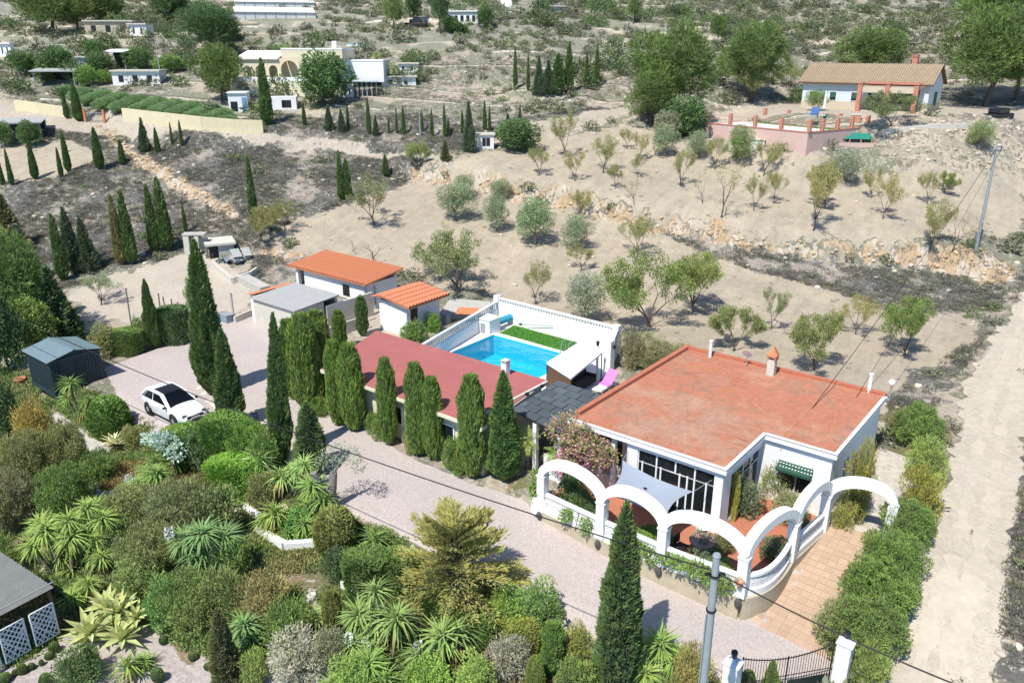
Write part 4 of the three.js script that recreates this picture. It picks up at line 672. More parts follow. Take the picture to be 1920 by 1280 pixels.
// ---------------------------------------------------------------- plants: leaves are real faces; colour varies leaf by leaf, light does the rest
class Leaves {
  constructor() { this.p = []; this.c = []; }
  leaf(x, y, z, d, s, len, w, c) {
    const m = .45 * len, p = this.p, q = this.c;
    const bx_ = x + d.x * m + s.x * w / 2, by_ = y + d.y * m + s.y * w / 2, bz_ = z + d.z * m + s.z * w / 2, ex = x + d.x * m - s.x * w / 2, ey = y + d.y * m - s.y * w / 2, ez = z + d.z * m - s.z * w / 2, tx = x + d.x * len, ty = y + d.y * len, tz = z + d.z * len;
    p.push(x, y, z, bx_, by_, bz_, tx, ty, tz, x, y, z, tx, ty, tz, ex, ey, ez); for (let k = 0; k < 6; k++) q.push(c[0], c[1], c[2]);
  }
  add(g, c) { g = g.index ? g.toNonIndexed() : g; const a = g.attributes.position; for (let i = 0; i < a.count; i++) { this.p.push(a.getX(i), a.getY(i), a.getZ(i)); this.c.push(...c); } }
  geo() { const g = new THREE.BufferGeometry(); g.setAttribute('position', new THREE.Float32BufferAttribute(this.p, 3)); g.setAttribute('color', new THREE.Float32BufferAttribute(this.c, 3)); g.computeVertexNormals(); return g; }
}
const _d = V3(), _s = V3(), _u = V3();
const rdir = v => { const u = rr(-1, 1), a = rr(0, 6.2832), k = Math.sqrt(1 - u * u); return v.set(k * Math.cos(a), u, k * Math.sin(a)); };
const tint = (v = .3, warm = .12) => { const k = 1 + rr(-v, v), w = rr(-warm, warm); return [k * (1 + w), k, k * (1 - w)]; };
const PROF = {
  spire: t => Math.pow(Math.min(1, t / .14 + .18), .7) * Math.pow(Math.max(0, 1 - Math.pow(t, 1.5)), .72),
  trim: t => Math.pow(Math.min(1, t / .3 + .3), .6) * (1 - .08 * t) * (t > .8 ? Math.sqrt(Math.max(0, 1 - Math.pow((t - .8) / .2, 2))) * .7 + .3 * (1 - (t - .8) / .2) + .0 : 1),
  egg: t => Math.sqrt(Math.max(0, 1 - Math.pow((t - .42) / .58, 2))) * (t < .42 ? .9 + .1 * t / .42 : 1),
  cone: t => Math.pow(Math.min(1, t / .1 + .3), .7) * (1 - t * .96),
  cut: t => Math.pow(Math.min(1, t / .1 + .5), .6) * (.92 + .08 * t) * (t > .9 ? 1 - Math.pow((t - .9) / .1, 2) * .35 : 1),
};
function column(h, r, N, prof, o = {}) {              // columnar conifer or clipped bush
  const { len = .34, w = .12, up = .8, out = .5, lobe = .4, v = .32, sd = 1, y0 = .02, core = .74, gap = 0 } = o; reseed(sd * 31 + N);
  const L = new Leaves(), f = PROF[prof];
  let i = 0, guard = 0; while (i < N && guard++ < N * 8) {
    const t = rnd(); if (rnd() > f(t) * .92 + .08) continue;
    const a = rr(0, 6.2832), nz = vn(a * 2.2 + sd * 7, t * h * 1.1 + sd * 3) * .6 + vn(a * 5 + sd, t * h * 2.6) * .4;
    if (gap && nz < gap && rnd() < .8) continue;
    const top = (prof === 'cut' || prof === 'trim') && rnd() < (prof === 'cut' ? .34 : .1), tt = top ? (prof === 'cut' ? .93 : .965) + .03 * rnd() : t; const R = r * f(top ? (prof === 'cut' ? .88 : .95) : t) * (1 - lobe * .5 + lobe * nz) * (top ? Math.sqrt(rnd()) : 1 - .22 * rnd() * rnd()), k = rr(.7, 1.25), ca = Math.cos(a), sa = Math.sin(a);
    _d.set(ca * out + rr(-.35, .35), up + rr(-.3, .25), sa * out + rr(-.35, .35)).normalize(); rdir(_s); _s.cross(_d).normalize();
    const l = len * k * (t > .9 && prof === 'spire' ? .75 : 1);
    L.leaf(ca * R - _d.x * l * .5, h * (y0 + (1 - y0) * tt) - _d.y * l * .5, sa * R - _d.z * l * .5, _d, _s, l, w * k, nz > .74 && rnd() < .5 ? [1.5, 1, .7] : tint(v)); i++;
  }
  if (core) { const pts = []; for (let k = 0; k <= 14; k++) pts.push(new THREE.Vector2(Math.max(.005, r * core * f(k / 14 * .97)), h * (y0 + (1 - y0) * k / 14 * .93))); pts.push(new THREE.Vector2(.001, h * (y0 + (1 - y0) * .93))); L.add(new THREE.LatheGeometry(pts, 9), [.8, .8, .8]); }
  return L.geo();
}
function crown(lumps, N, o = {}) {                    // leafy crown of separate clumps, leaves through the outer part of each clump
  const { len = .4, w = .16, inner = .55, up = .15, v = .35, sd = 1, cols = null, tuft = 1, wild = .8 } = o; reseed(sd * 17 + N);
  const L = new Leaves(), vol = lumps.map(l => l[3] * (l[4] ?? l[3]) + .02), tot = vol.reduce((a, b) => a + b, 0);
  lumps.forEach((l, li) => {
    const [cx, cy, cz, r, ry = r * .8] = l; const n = Math.round(N * vol[li] / tot / tuft);
    const lt = 1 + rr(-.22, .22);
    for (let i = 0; i < n; i++) {
      rdir(_u); const q = (vn(_u.x * 2.4 + li * 3.1, _u.y * 2.4 + _u.z * 3.3 + sd) - .5) * .7; const k = (inner + (1 - inner) * Math.sqrt(rnd())) * (1 + q);
      const x = cx + _u.x * r * k, y = cy + _u.y * ry * k, z = cz + _u.z * r * k; const c0 = cols ? cols[Math.floor(rnd() * cols.length)] : null;
      for (let t = 0; t < tuft; t++) {
        _d.set(_u.x + rr(-wild, wild), _u.y + up + rr(-wild, wild), _u.z + rr(-wild, wild)).normalize(); rdir(_s); _s.cross(_d).normalize(); const s = rr(.7, 1.3);
        const c = tint(v); c[0] *= lt; c[1] *= lt; c[2] *= lt; L.leaf(x, y, z, _d, _s, len * s, w * s, c0 ? [c0[0] * c[0], c0[1] * c[1], c0[2] * c[2]] : c);
      }
    }
  });
  return L.geo();
}
function lumpSet(n, h, r, sd, o = {}) {               // clump centres for a crown h high and 2r wide, whose foliage starts at y0
  const { y0 = .3, flat = 1, size = .42 } = o; reseed(sd * 101 + n); const l = [];
  for (let i = 0; i < n; i++) { const a = i * 2.4 + rr(-.5, .5), t = (i + .5) / n, el = (t - .45) * 1.9, R = r * (1 - size) * Math.sqrt(Math.max(.08, 1 - el * el * .9)) * rr(.75, 1.05); l.push([Math.cos(a) * R, h * (y0 + (1 - y0) * (.16 + .7 * t)) * 1, Math.sin(a) * R, r * size * rr(.8, 1.15), (1 - y0) * h * size * .62 * flat * rr(.8, 1.15)]); }
  l.push([0, h * (y0 + (1 - y0) * .52), 0, r * .55, (1 - y0) * h * .33]); return l;
}
function woody(h, r, sd, o = {}) {                    // trunk with forking limbs; returns the wood and the twig points
  const { trunk = .25, limbs = 4, rad = .09, depth = 3, spread = .75, lean = 0, n = 5, droop = 0, wob = .25 } = o; reseed(sd * 53 + 11); const G = [], tips = [];
  const go = (p, d, len, ra, dep) => {
    const k = dep === depth ? 1 : 2; let q = p.clone(), dd = d.clone(), r0 = ra;
    for (let s = 0; s < k; s++) { const e = dd.clone().add(V3(rr(-wob, wob), rr(-wob, wob) * .5, rr(-wob, wob))).normalize(), t = q.clone().addScaledVector(e, len / k), r1 = r0 * (s === k - 1 ? .68 : .85); G.push(bar(q, t, r0, r1, dep >= depth - 1 ? 3 : n)); q = t; dd = e; r0 = r1; if (dep >= depth - (depth > 3 ? 2 : 1)) tips.push([q.clone(), dd.clone(), dep]); }
    if (dep < depth) { const c = dep === 0 ? limbs : 2 + (rnd() > .45 ? 1 : 0); for (let i = 0; i < c; i++) { const a = i / c * 6.283 + rr(-.5, .5), sp = spread * rr(.7, 1.2) * (dep === 0 ? 1 : .85); const u = V3(Math.cos(a), 0, Math.sin(a)).multiplyScalar(Math.sin(sp)).add(dd.clone().multiplyScalar(Math.cos(sp))).add(V3(0, .12 - droop, 0)).normalize(); go(q, u, len * (dep === 0 ? (1 - trunk) / trunk * .48 : .68) * rr(.8, 1.15), r0 * (.75), dep + 1); } }
  };
  go(V3(0, -.15, 0), V3(lean, 1, lean * .4).normalize(), h * trunk + .15, rad, 0);
  return { wood: mergeG(G), tips };
}
function twigLeaves(tips, N, o = {}) {
  const { len = .2, w = .09, spread = .3, v = .35, sd = 1, cols } = o; reseed(sd * 77 + N); const L = new Leaves();
  for (let i = 0; i < N; i++) { const [p, d] = tips[Math.floor(rnd() * tips.length)]; const b = rr(-.5, .25); rdir(_u); const k = spread * Math.sqrt(rnd()); _d.copy(_u).add(d).add(V3(0, rr(-.3, .5), 0)).normalize(); rdir(_s); _s.cross(_d).normalize(); const s = rr(.7, 1.3), c = tint(v); L.leaf(p.x + d.x * b * spread + _u.x * k, p.y + d.y * b * spread + _u.y * k, p.z + d.z * b * spread + _u.z * k, _d, _s, len * s, w * s, c); }
  return L.geo();
}
function rosette(n, len, w, o = {}) {                 // stiff blades from one point
  const { sd = 1, low = -.35, v = .25, droop = .25, tips = null, base = 0 } = o; reseed(sd * 41 + n); const L = new Leaves();
  for (let i = 0; i < n; i++) {
    const t = i / n, dead = tips && t > .87, el = dead ? rr(-1.3, -.55) : 1.5 - (1.5 - low) * Math.pow(t / (tips ? .87 : 1), .8) + rr(-.15, .15), a = i * 2.399 + rr(-.2, .2), l = len * rr(.8, 1.1) * (t < .15 ? .7 : 1), ww = w * rr(.85, 1.15); const dx = Math.cos(a), dz = Math.sin(a);
    const P = s => { const e = el - droop * s * s * 1.6; return [dx * Math.cos(e) * l * s, base + Math.sin(e) * l * s, dz * Math.cos(e) * l * s]; };
    const sx = -dz, sz = dx, A = P(.04), B = P(.5), C = P(1), wm = ww / 2, c = tint(v, .08); const cc = dead ? tips : [1, 1, 1]; const col = [c[0] * cc[0], c[1] * cc[1], c[2] * cc[2]];
    const fo = ww * .18; const put = (...q) => { for (const k of q) { L.p.push(...k); L.c.push(...col); } };
    const a1 = [A[0] + sx * wm * .7, A[1] + fo, A[2] + sz * wm * .7], a2 = [A[0] - sx * wm * .7, A[1] + fo, A[2] - sz * wm * .7], b1 = [B[0] + sx * wm, B[1] + fo, B[2] + sz * wm], b2 = [B[0] - sx * wm, B[1] + fo, B[2] - sz * wm];
    put(A, a1, b1, A, b1, B, A, B, b2, A, b2, a2, B, b1, C, B, C, b2);
  }
  return L.geo();
}
const leafMats = {};
const LG = 2.05, LM = (r, g, b) => leafMats[[r, g, b]] ??= new THREE.MeshPhysicalMaterial({ color: r === 1 ? lin(1, 1, 1) : lin(Math.min(.8, r * LG * 1.04), Math.min(.8, g * LG), Math.min(.8, b * LG * .88)), roughness: .9, transmission: .3, thickness: 0, vertexColors: true, side: THREE.DoubleSide });
// ---- one form of each kind, shared by all its copies
const memo = {}; const once = (k, f) => memo[k] ??= (() => { const r = f(), c = r.parts.find(p => p[0] === 'crown' || p[0] === 'foliage'); if (c && /^(almond|bare)/.test(k)) { const p = c[1].attributes.position, n = p.count, X = [], Z = []; let top = 0; for (let i = 0; i < n; i += 3) { top = Math.max(top, p.getY(i)); X.push(p.getX(i)); Z.push(p.getZ(i)); } const q = a => { a.sort((u, v) => u - v); return a[Math.floor(a.length * .985)] - a[Math.floor(a.length * .015)]; }; r.h = top; r.w = (q(X) + q(Z)) / 2 * 1.04; } return r; })();
const C = { // colours of leaves
  cyp: [.06, .105, .026], cypOld: [.085, .098, .035], cypBlue: [.066, .098, .055], trim: [.085, .14, .024], pine: [.082, .124, .03], pineDark: [.05, .095, .03], round: [.055, .105, .028], olive: [.15, .185, .115], oliveG: [.17, .2, .15], almond: [.16, .168, .066], almondG: [.115, .155, .04], almondY: [.21, .195, .085], bush: [.095, .15, .035], bushO: [.15, .16, .06], bushD: [.055, .095, .032], bushY: [.26, .21, .055], bright: [.12, .225, .025], grey: [.24, .235, .19], yucca: [.12, .19, .045], yuccaB: [.15, .215, .05], yuccaD: [.1, .17, .06], agave: [.25, .28, .12], hedge: [.085, .155, .025], conif: [.2, .2, .06], dry: [.26, .22, .14], blue: [.28, .36, .33],
};
const K = {
  cyp: i => once('cyp' + i, () => ({ h: 8, w: 1.45, parts: [['trunk', cyl(.13, .06, 7, 0, -.2, 0, 7), M.bark], ['crown', column(8, .74, 9500, 'spire', { sd: i + 1, len: .36, w: .095, lobe: .75, gap: .2, core: .6 }), C.cyp]] })),
  cypF: i => once('cypF' + i, () => ({ h: 7, w: 1.65, parts: [['trunk', cyl(.1, .05, 6, 0, -.2, 0, 6), M.bark], ['crown', column(7, .7, 1700, 'spire', { sd: i + 11, len: .55, w: .22 }), C.cyp]] })),
  cypBush: i => once('cypB' + i, () => ({ h: 6, w: 2.6, parts: [['trunk', cyl(.12, .05, 5, 0, -.2, 0, 6), M.bark], ['crown', column(6, 1.3, 2600, 'cone', { sd: i + 21, len: .5, w: .18, lobe: 1, up: .5, out: .8, gap: .35, core: .45 }), C.cypBlue]] })),
  trim: i => once('trim' + i, () => ({ h: 4.6, w: 1.2, parts: [['trunk', cyl(.1, .06, 3.5, 0, -.2, 0, 7), M.bark], ['crown', column(4.6, .6, 7500, 'trim', { sd: i + 31, len: .3, w: .07, up: 1, out: .3, lobe: .62, y0: .06, gap: .17, core: .62 }), C.trim]] })),
  egg: i => once('egg' + i, () => ({ h: 2, w: 1.6, parts: [['trunk', cyl(.07, .05, 1, 0, -.2, 0, 6), M.bark], ['crown', column(2, .8, 3600, 'egg', { sd: i + 41, len: .16, w: .07, lobe: .25, out: .8 }), C.hedge]] })),
  cut: i => once('cut' + i, () => ({ h: 1.6, w: 2, parts: [['stem', cyl(.06, .05, .8, 0, -.2, 0, 6), M.bark], ['foliage', column(1.6, 1, 4200, 'cut', { sd: i + 51, len: .17, w: .075, lobe: .3, out: .8 }), C.hedge]] })),
  pine: i => once('pine' + i, () => { const l = lumpSet(13, 9, 4.4, i + 3, { y0: .26, size: .36 }), w = woody(6.5, 4, i + 5, { trunk: .5, rad: .28, depth: 2, limbs: 5, spread: .9 }); return { h: 9, w: 8.6, parts: [['trunk', w.wood, M.bark], ['crown', crown(l, 22000, { len: .5, w: .065, tuft: 4, sd: i + 5, inner: .62, up: .5 }), C.pine]] }; }),
  round: i => once('round' + i, () => { const w = woody(3.6, 2, i + 15, { trunk: .5, rad: .16, depth: 2 }); return { h: 6, w: 6, parts: [['trunk', w.wood, M.bark], ['crown', crown(lumpSet(12, 6, 3, i + 13, { y0: .12, size: .4 }), 9000, { len: .27, w: .15, sd: i + 15, inner: .62 }), C.round]] }; }),
  olive: i => once('olive' + i, () => { const w = woody(3.4, 2, i + 25, { trunk: .28, rad: .13, depth: 2, spread: .8 }); return { h: 4, w: 4, parts: [['trunk', w.wood, M.barkGrey], ['crown', crown(lumpSet(9, 4, 2, i + 23, { y0: .2, size: .42 }), 7000, { len: .2, w: .055, sd: i + 25, inner: .5, wild: 1 }), C.olive]] }; }),
  almond: i => once('almond' + i, () => { const w = woody(3.9, 2, i + 35, { trunk: .2, rad: .12, depth: 4, limbs: 4, spread: .78 }); return { h: 4, w: 3.9, parts: [['trunk', w.wood, M.bark], ['crown', twigLeaves(w.tips, 4600, { len: .17, w: .07, spread: .33, sd: i + 35 }), C.almond]] }; }),
  almondFull: i => once('almondF' + i, () => { const w = woody(3.9, 2, i + 45, { trunk: .17, rad: .15, depth: 4, limbs: 5, spread: .74 }); return { h: 4, w: 4.3, parts: [['trunk', w.wood, M.bark], ['crown', twigLeaves(w.tips, 11000, { len: .18, w: .078, spread: .38, sd: i + 45 }), C.almondG]] }; }),
  bare: i => once('bare' + i, () => { const w = woody(3.6, 2, i + 55, { trunk: .28, rad: .09, depth: 4, limbs: 4, spread: .6 }); return { h: 4, w: 3.6, parts: [['trunk', w.wood, M.bark], ['crown', twigLeaves(w.tips, 420, { len: .17, w: .07, spread: .3, sd: i + 55 }), C.almondY]] }; }),
  dead: i => once('dead' + i, () => { const w = woody(3, 1.6, i + 65, { trunk: .34, rad: .11, depth: 2, limbs: 3, spread: .7, wob: .4 }); return { h: 3, w: 2.4, parts: [['trunk', w.wood, M.bark]] }; }),
  bush: i => once('bush' + i, () => { const w = woody(1, .7, i + 75, { trunk: .2, rad: .05, depth: 1, limbs: 5, spread: .9 }); return { h: 1.6, w: 2.2, parts: [['stem', w.wood, M.bark], ['foliage', crown(lumpSet(8, 1.6, 1.1, i + 73, { y0: 0, size: .48 }), 5500, { len: .11, w: .055, sd: i + 75, inner: .6, up: .35 }), C.bush]] }; }),
  wild: i => once('wild' + i, () => { const w = woody(1.1, .8, i + 85, { trunk: .15, rad: .05, depth: 2, limbs: 6, spread: .8 }); return { h: 1.7, w: 2.4, parts: [['stem', w.wood, M.bark], ['foliage', crown(lumpSet(10, 1.7, 1.2, i + 83, { y0: 0, size: .42 }), 5000, { len: .15, w: .04, sd: i + 85, inner: .4, up: .6, wild: 1.1 }), C.bushO]] }; }),
  bushL: i => once('bushL' + i, () => { const w = woody(1.6, 1.2, i + 175, { trunk: .2, rad: .07, depth: 1, limbs: 6, spread: .9 }); return { h: 2.6, w: 4.4, parts: [['stem', w.wood, M.bark], ['foliage', crown(lumpSet(34, 2.6, 2.2, i + 173, { y0: 0, size: .25 }), 21000, { len: .12, w: .055, sd: i + 175, inner: .6, up: .35 }), C.bush]] }; }),
  wildL: i => once('wildL' + i, () => { const w = woody(1.8, 1.3, i + 185, { trunk: .15, rad: .06, depth: 2, limbs: 7, spread: .8 }); return { h: 2.6, w: 4.4, parts: [['stem', w.wood, M.bark], ['foliage', crown(lumpSet(40, 2.6, 2.2, i + 183, { y0: 0, size: .23 }), 19000, { len: .17, w: .04, sd: i + 185, inner: .4, up: .6, wild: 1.1 }), C.bushO]] }; }),
  conif: i => once('conif', () => { // spreading conifer, tiers of long drooping sprays
    reseed(991); const L = new Leaves(), G = [bar(V3(0, -.2, 0), V3(.1, 3.3, 0), .16, .04, 7)];
    for (let b = 0; b < 76; b++) { const t = b / 76, y = .35 + 2.6 * t, a = b * 2.4 + rr(-.3, .3), l = (3.35 * Math.pow(1 - t * .8, .6)) * rr(.82, 1.1), el = -.12 + 1.15 * Math.pow(t, 1.1) + rr(-.1, .12); let p = V3(.1 * t, y, 0); const N = 10; let e = el;
      for (let k = 0; k < N; k++) { const d = V3(Math.cos(a) * Math.cos(e), Math.sin(e), Math.sin(a) * Math.cos(e)), q = p.clone().addScaledVector(d, l / N); if (k < 7) G.push(bar(p, q, .035 - k * .003, .032 - k * .003, 3)); const wd = .5 * Math.sqrt(Math.max(0, 1 - Math.pow(k / N * 1.25 - .55, 2))) * (k / N > .9 ? .5 : 1);
        if (k > 1) for (let m = 0; m < 30; m++) { const s = rr(-1, 1), side = V3(-Math.sin(a), 0, Math.cos(a)); _d.copy(d).multiplyScalar(.9).addScaledVector(side, s * .9).add(V3(0, rr(.0, .6), 0)).normalize(); rdir(_s); _s.cross(_d).normalize(); const o = s * wd * rr(.1, .8), u = rnd(); L.leaf(p.x + d.x * u * l / N + side.x * o, p.y + d.y * u * l / N + rr(-.05, .06) - Math.abs(o) * .1, p.z + d.z * u * l / N + side.z * o, _d, _s, rr(.15, .28), .05, tint(.3)); }
        p = q; e -= .035; } }
    return { h: 4.6, w: 6.6, parts: [['trunk', mergeG(G), M.bark], ['crown', L.geo(), C.conif]] }; }),
  palm: i => once('palm' + i, () => { reseed(700 + i); const L = new Leaves(); for (let f = 0; f < 26; f++) { const a = f * 2.4, el0 = 1.25 - f * .075; let p = V3(0, 2.4, 0), e = el0; for (let k = 0; k < 9; k++) { const d = V3(Math.cos(a) * Math.cos(e), Math.sin(e), Math.sin(a) * Math.cos(e)), sd = V3(-Math.sin(a), 0, Math.cos(a)); for (const s of [-1, 1]) { for (let m = 0; m < 2; m++) { _d.copy(d).multiplyScalar(.55).addScaledVector(sd, s).add(V3(0, rr(-.35, .1), 0)).normalize(); _s.copy(d); L.leaf(p.x + d.x * m * .08, p.y + d.y * m * .08, p.z + d.z * m * .08, _d, _s, .5 * (1 - Math.abs(k - 4) * .12), .06, tint(.25)); } } L.leaf(p.x, p.y, p.z, d, sd, .2, .04, [1, 1, .7]); p = p.clone().addScaledVector(d, .17); e -= .13; } }
    return { h: 3.4, w: 3, parts: [['trunk', cyl(.16, .12, 2.5, 0, -.1, 0, 8), M.barkGrey], ['crown', L.geo(), C.yucca]] }; }),
};
const ROS = [0, 1, 2].map(i => rosette(96, .82, .058, { sd: i + 1, tips: [1.7, .95, 1.5] }));
const AGA = [0, 1].map(i => rosette(20, .85, .2, { sd: i + 5, low: .1, droop: .1, v: .2 }));
function plant(kind, form, P, h, w, label, cat, o = {}) {
  const f = K[form](o.v ?? 0), g = thing(kind, label, cat, P, o.turn ?? rr(0, 6.28), o.group); g.position.y -= .03;
  const k = w / f.w; g.scale.set(k * rr(.95, 1.05), h / f.h, k * rr(.95, 1.05)); if (o.lean) g.rotation.z = o.lean;
  for (const [n, geo, m] of f.parts) part(n, geo, Array.isArray(m) ? LM(...(o.col ?? m)) : m, g);
  return g;
}
function px(kind, form, x, y, top, wpx, label, cat, o = {}) { const P = gp(x, y), h = Math.max(.3, heightTo(P, top)), w = wpx * depthOf(P) / F; return plant(kind, (form === 'bush' || form === 'wild') && w > 2.5 ? form + 'L' : form, P, h, w, label, cat, o); }
function yucca(x, y, list, label, o = {}) {           // list: [dx px, dy px up from base, scale]
  const P = gp(x, y), g = thing(o.kind ?? 'yucca_plant', label, o.cat ?? 'yucca', P, 0, o.group), s0 = depthOf(P) / F; reseed(x * 7 + y);
  const st = []; list.forEach(([dx, up, sc_], i) => { const q = V3(dx * s0, Math.max(.12, up * s0 * 1.05), rr(-.5, .5) - up * .004); st.push(bar(V3(dx * s0 * .4, -.1, q.z * .3), q, .07, .055, 6)); const m = part('rosette', (o.agave ? AGA : ROS)[i % (o.agave ? 2 : 3)], LM(...(o.col ?? C.yucca)), g); m.position.copy(q); m.rotation.set(rr(-.3, .3), rr(0, 6), rr(-.3, .3)); m.scale.setScalar(sc_ ?? 1); });
  if (!o.agave) part('stem', mergeG(st), M.barkGrey, g); (o.flowers ?? []).forEach(([dx, up]) => { const q = crown([[dx * s0, up * s0, .1, .16, .26]], 90, { len: .09, w: .07, sd: dx + 60 }); part('flower_spike', q, LM(.75, .73, .6), g); });
  return g;
}
// ---- scattered growth nobody could count
function scatter(name, label, cat, geo, mat, N, pick, sd) {
  reseed(sd); const M4 = [], m = new THREE.Matrix4(), q = new THREE.Quaternion(), cols = [];
  for (let i = 0; i < N; i++) { const r = pick(); if (!r) continue; const [x, y, z, s, sy = s, c] = r; q.setFromAxisAngle(V3(0, 1, 0), rr(0, 6.28)); M4.push(m.compose(V3(x, y, z), q, V3(s, sy, s)).clone()); cols.push(c ?? 1); }
  const I = new THREE.InstancedMesh(geo, mat, M4.length); M4.forEach((a, i) => { I.setMatrixAt(i, a); const c = cols[i], k = rr(.75, 1.25); I.setColorAt(i, Array.isArray(c) ? lin(c[0] * k, c[1] * k, c[2] * k) : lin(k, k, k)); });
  I.name = numbered(name); prep(I); scene.add(I); tag(I, label, cat); return stuff(I);
}
const tuftGeo = crown([[0, .16, 0, .3, .2]], 42, { len: .26, w: .05, up: .9, sd: 3, inner: .3 }), shrubGeo = crown([[0, .4, 0, .55, .42], [.4, .3, .2, .4, .3], [-.3, .3, -.3, .4, .3]], 150, { len: .3, w: .14, up: .3, sd: 4, inner: .5 });
const treeletGeo = crown([[0, .5, 0, .5, .45], [.4, .35, .2, .38, .3], [-.35, .4, -.2, .4, .35], [0, .3, .4, .36, .28]], 700, { len: .13, w: .06, up: .3, sd: 14, inner: .55 });
const coverGeo = crown([[0, .1, 0, .26, .12]], 34, { len: .13, w: .075, up: .6, sd: 6, inner: .3 });
const stoneGeo = (() => { const g = new THREE.IcosahedronGeometry(.5, 1), p = g.attributes.position; for (let i = 0; i < p.count; i++) { const k = .8 + .5 * vn(p.getX(i) * 3 + 9, p.getY(i) * 3 + p.getZ(i) * 2); p.setXYZ(i, p.getX(i) * k, p.getY(i) * k * .65, p.getZ(i) * k); } g.computeVertexNormals(); return g; })();
const anywhere = () => { const D = rr(16, 133), x = rr(-1, 1) * Math.min(94, D * .72 + 6); return [x < NX0 ? NX0 + 1 : Math.min(NX1 - 1, x), -D]; };
const sheetZone = (x, z) => { const [a, b] = toL(x, z); if (a > -58 && a < -5 && b > -46 && b < -19.6 + (a > -26 ? -.5 : 0) && !(a > -20 && b < -41.5)) return true; return false; };
// ---------------------------------------------------------------- plants where they stand (measured on the photograph: foot x, foot row, top row, width)
const G1 = 'slim cypresses of the left field', G2 = 'cypresses in the row below the arched house', G3 = 'trimmed cypress columns along the red-roofed outbuilding';
// tall garden cypresses
px('cypress_tree', 'cyp', 402, 738, 448, 56, 'tallest dark cypress standing behind the white car', 'cypress', { v: 0 });
px('cypress_tree', 'cyp', 437, 800, 615, 48, 'dark cypress just right of the white car, in front of the tallest one', 'cypress', { v: 1 });
px('cypress_tree', 'cyp', 527, 868, 590, 42, 'very slim leaning dark cypress on the near edge of the drive', 'cypress', { v: 2, lean: .06 });
px('cypress_tree', 'cyp', 586, 882, 752, 58, 'short broad cypress beside the forked pale trunk', 'cypress', { v: 0 });
px('cypress_tree', 'cyp', 1155, 1300, 940, 84, 'large front cypress overlapping the white arches', 'cypress', { v: 1 });
px('cypress_tree', 'cyp', 428, 1292, 1140, 50, 'cypress at the bottom edge beside the gravel terrace', 'cypress', { v: 2, col: C.cypOld });
px('cypress_tree', 'cyp', 290, 652, 522, 28, 'slim cypress at the far left corner of the drive', 'cypress', { v: 1 });
px('cypress_tree', 'trim', 680, 630, 556, 22, 'slim trimmed cypress in the yard between sheds and red roof', 'cypress', { v: 0, col: C.cyp });
// trimmed columns along the garage, from the left
px('cypress_column', 'trim', 552, 748, 600, 40, 'leftmost, thin trimmed cypress column at the outbuilding corner', 'cypress', { v: 0, group: G3 });
px('cypress_column', 'trim', 580, 773, 590, 54, 'bright bulky trimmed cypress column second from the left', 'cypress', { v: 1, group: G3, col: [.1, .155, .028] });
px('cypress_column', 'trim', 612, 753, 605, 30, 'trimmed cypress column in the shade behind the bulky one', 'cypress', { v: 2, group: G3 });
px('cypress_column', 'trim', 634, 798, 640, 36, 'left half of the close pair of trimmed columns before the red roof', 'cypress', { v: 2, group: G3, col: [.1, .165, .028] });
px('cypress_column', 'trim', 664, 808, 645, 46, 'right half of the close pair of trimmed columns before the red roof', 'cypress', { v: 0, group: G3, col: [.1, .165, .028] });
px('cypress_column', 'trim', 729, 835, 672, 34, 'single slender trimmed column left of the broad pair', 'cypress', { v: 1, group: G3 });
px('cypress_column', 'trim', 783, 855, 682, 42, 'flat-topped trimmed column with a shorter one touching its right side', 'cypress', { v: 2, group: G3 });
px('cypress_column', 'trim', 813, 863, 708, 36, 'shorter trimmed column touching the flat-topped one', 'cypress', { v: 0, group: G3 });
px('cypress_column', 'trim', 886, 895, 705, 50, 'broad flat-topped column second from the right end', 'cypress', { v: 1, group: G3 });
px('cypress_column', 'cyp', 944, 897, 694, 58, 'pointed cypress at the right end of the row before the slate pergola', 'cypress', { v: 0, group: G3, col: [.075, .14, .028] });
px('cypress_column', 'trim', 600, 690, 582, 44, 'broad bushy column behind the left end of the row', 'cypress', { v: 2, col: [.1, .16, .03] });
px('cypress_column', 'trim', 638, 655, 582, 24, 'thin column behind the row, next to the yard', 'cypress', { v: 0 });
for (const [x, y, t, w, l] of [[598, 780, 742, 40, 'low green bush between the two leftmost column pairs'], [700, 812, 775, 36, 'low green bush left of the slender column'], [718, 825, 780, 44, 'loose green shrub at the foot of the slender column'], [772, 850, 800, 34, 'yellowish shrub at the foot of the flat-topped column'], [850, 882, 822, 46, 'light green shrub left of the broad column'], [862, 890, 850, 36, 'small light green shrub before the broad column'], [688, 800, 770, 26, 'small bush right of the close column pair'], [955, 892, 868, 40, 'pale dry plant among stones at the foot of the pointed cypress']])
  px('shrub', 'bush', x, y, t, w, l, 'shrub', { v: Math.round(x) % 3, col: /pale/.test(l) ? C.grey : /yellow/.test(l) ? C.bushO : C.trim });
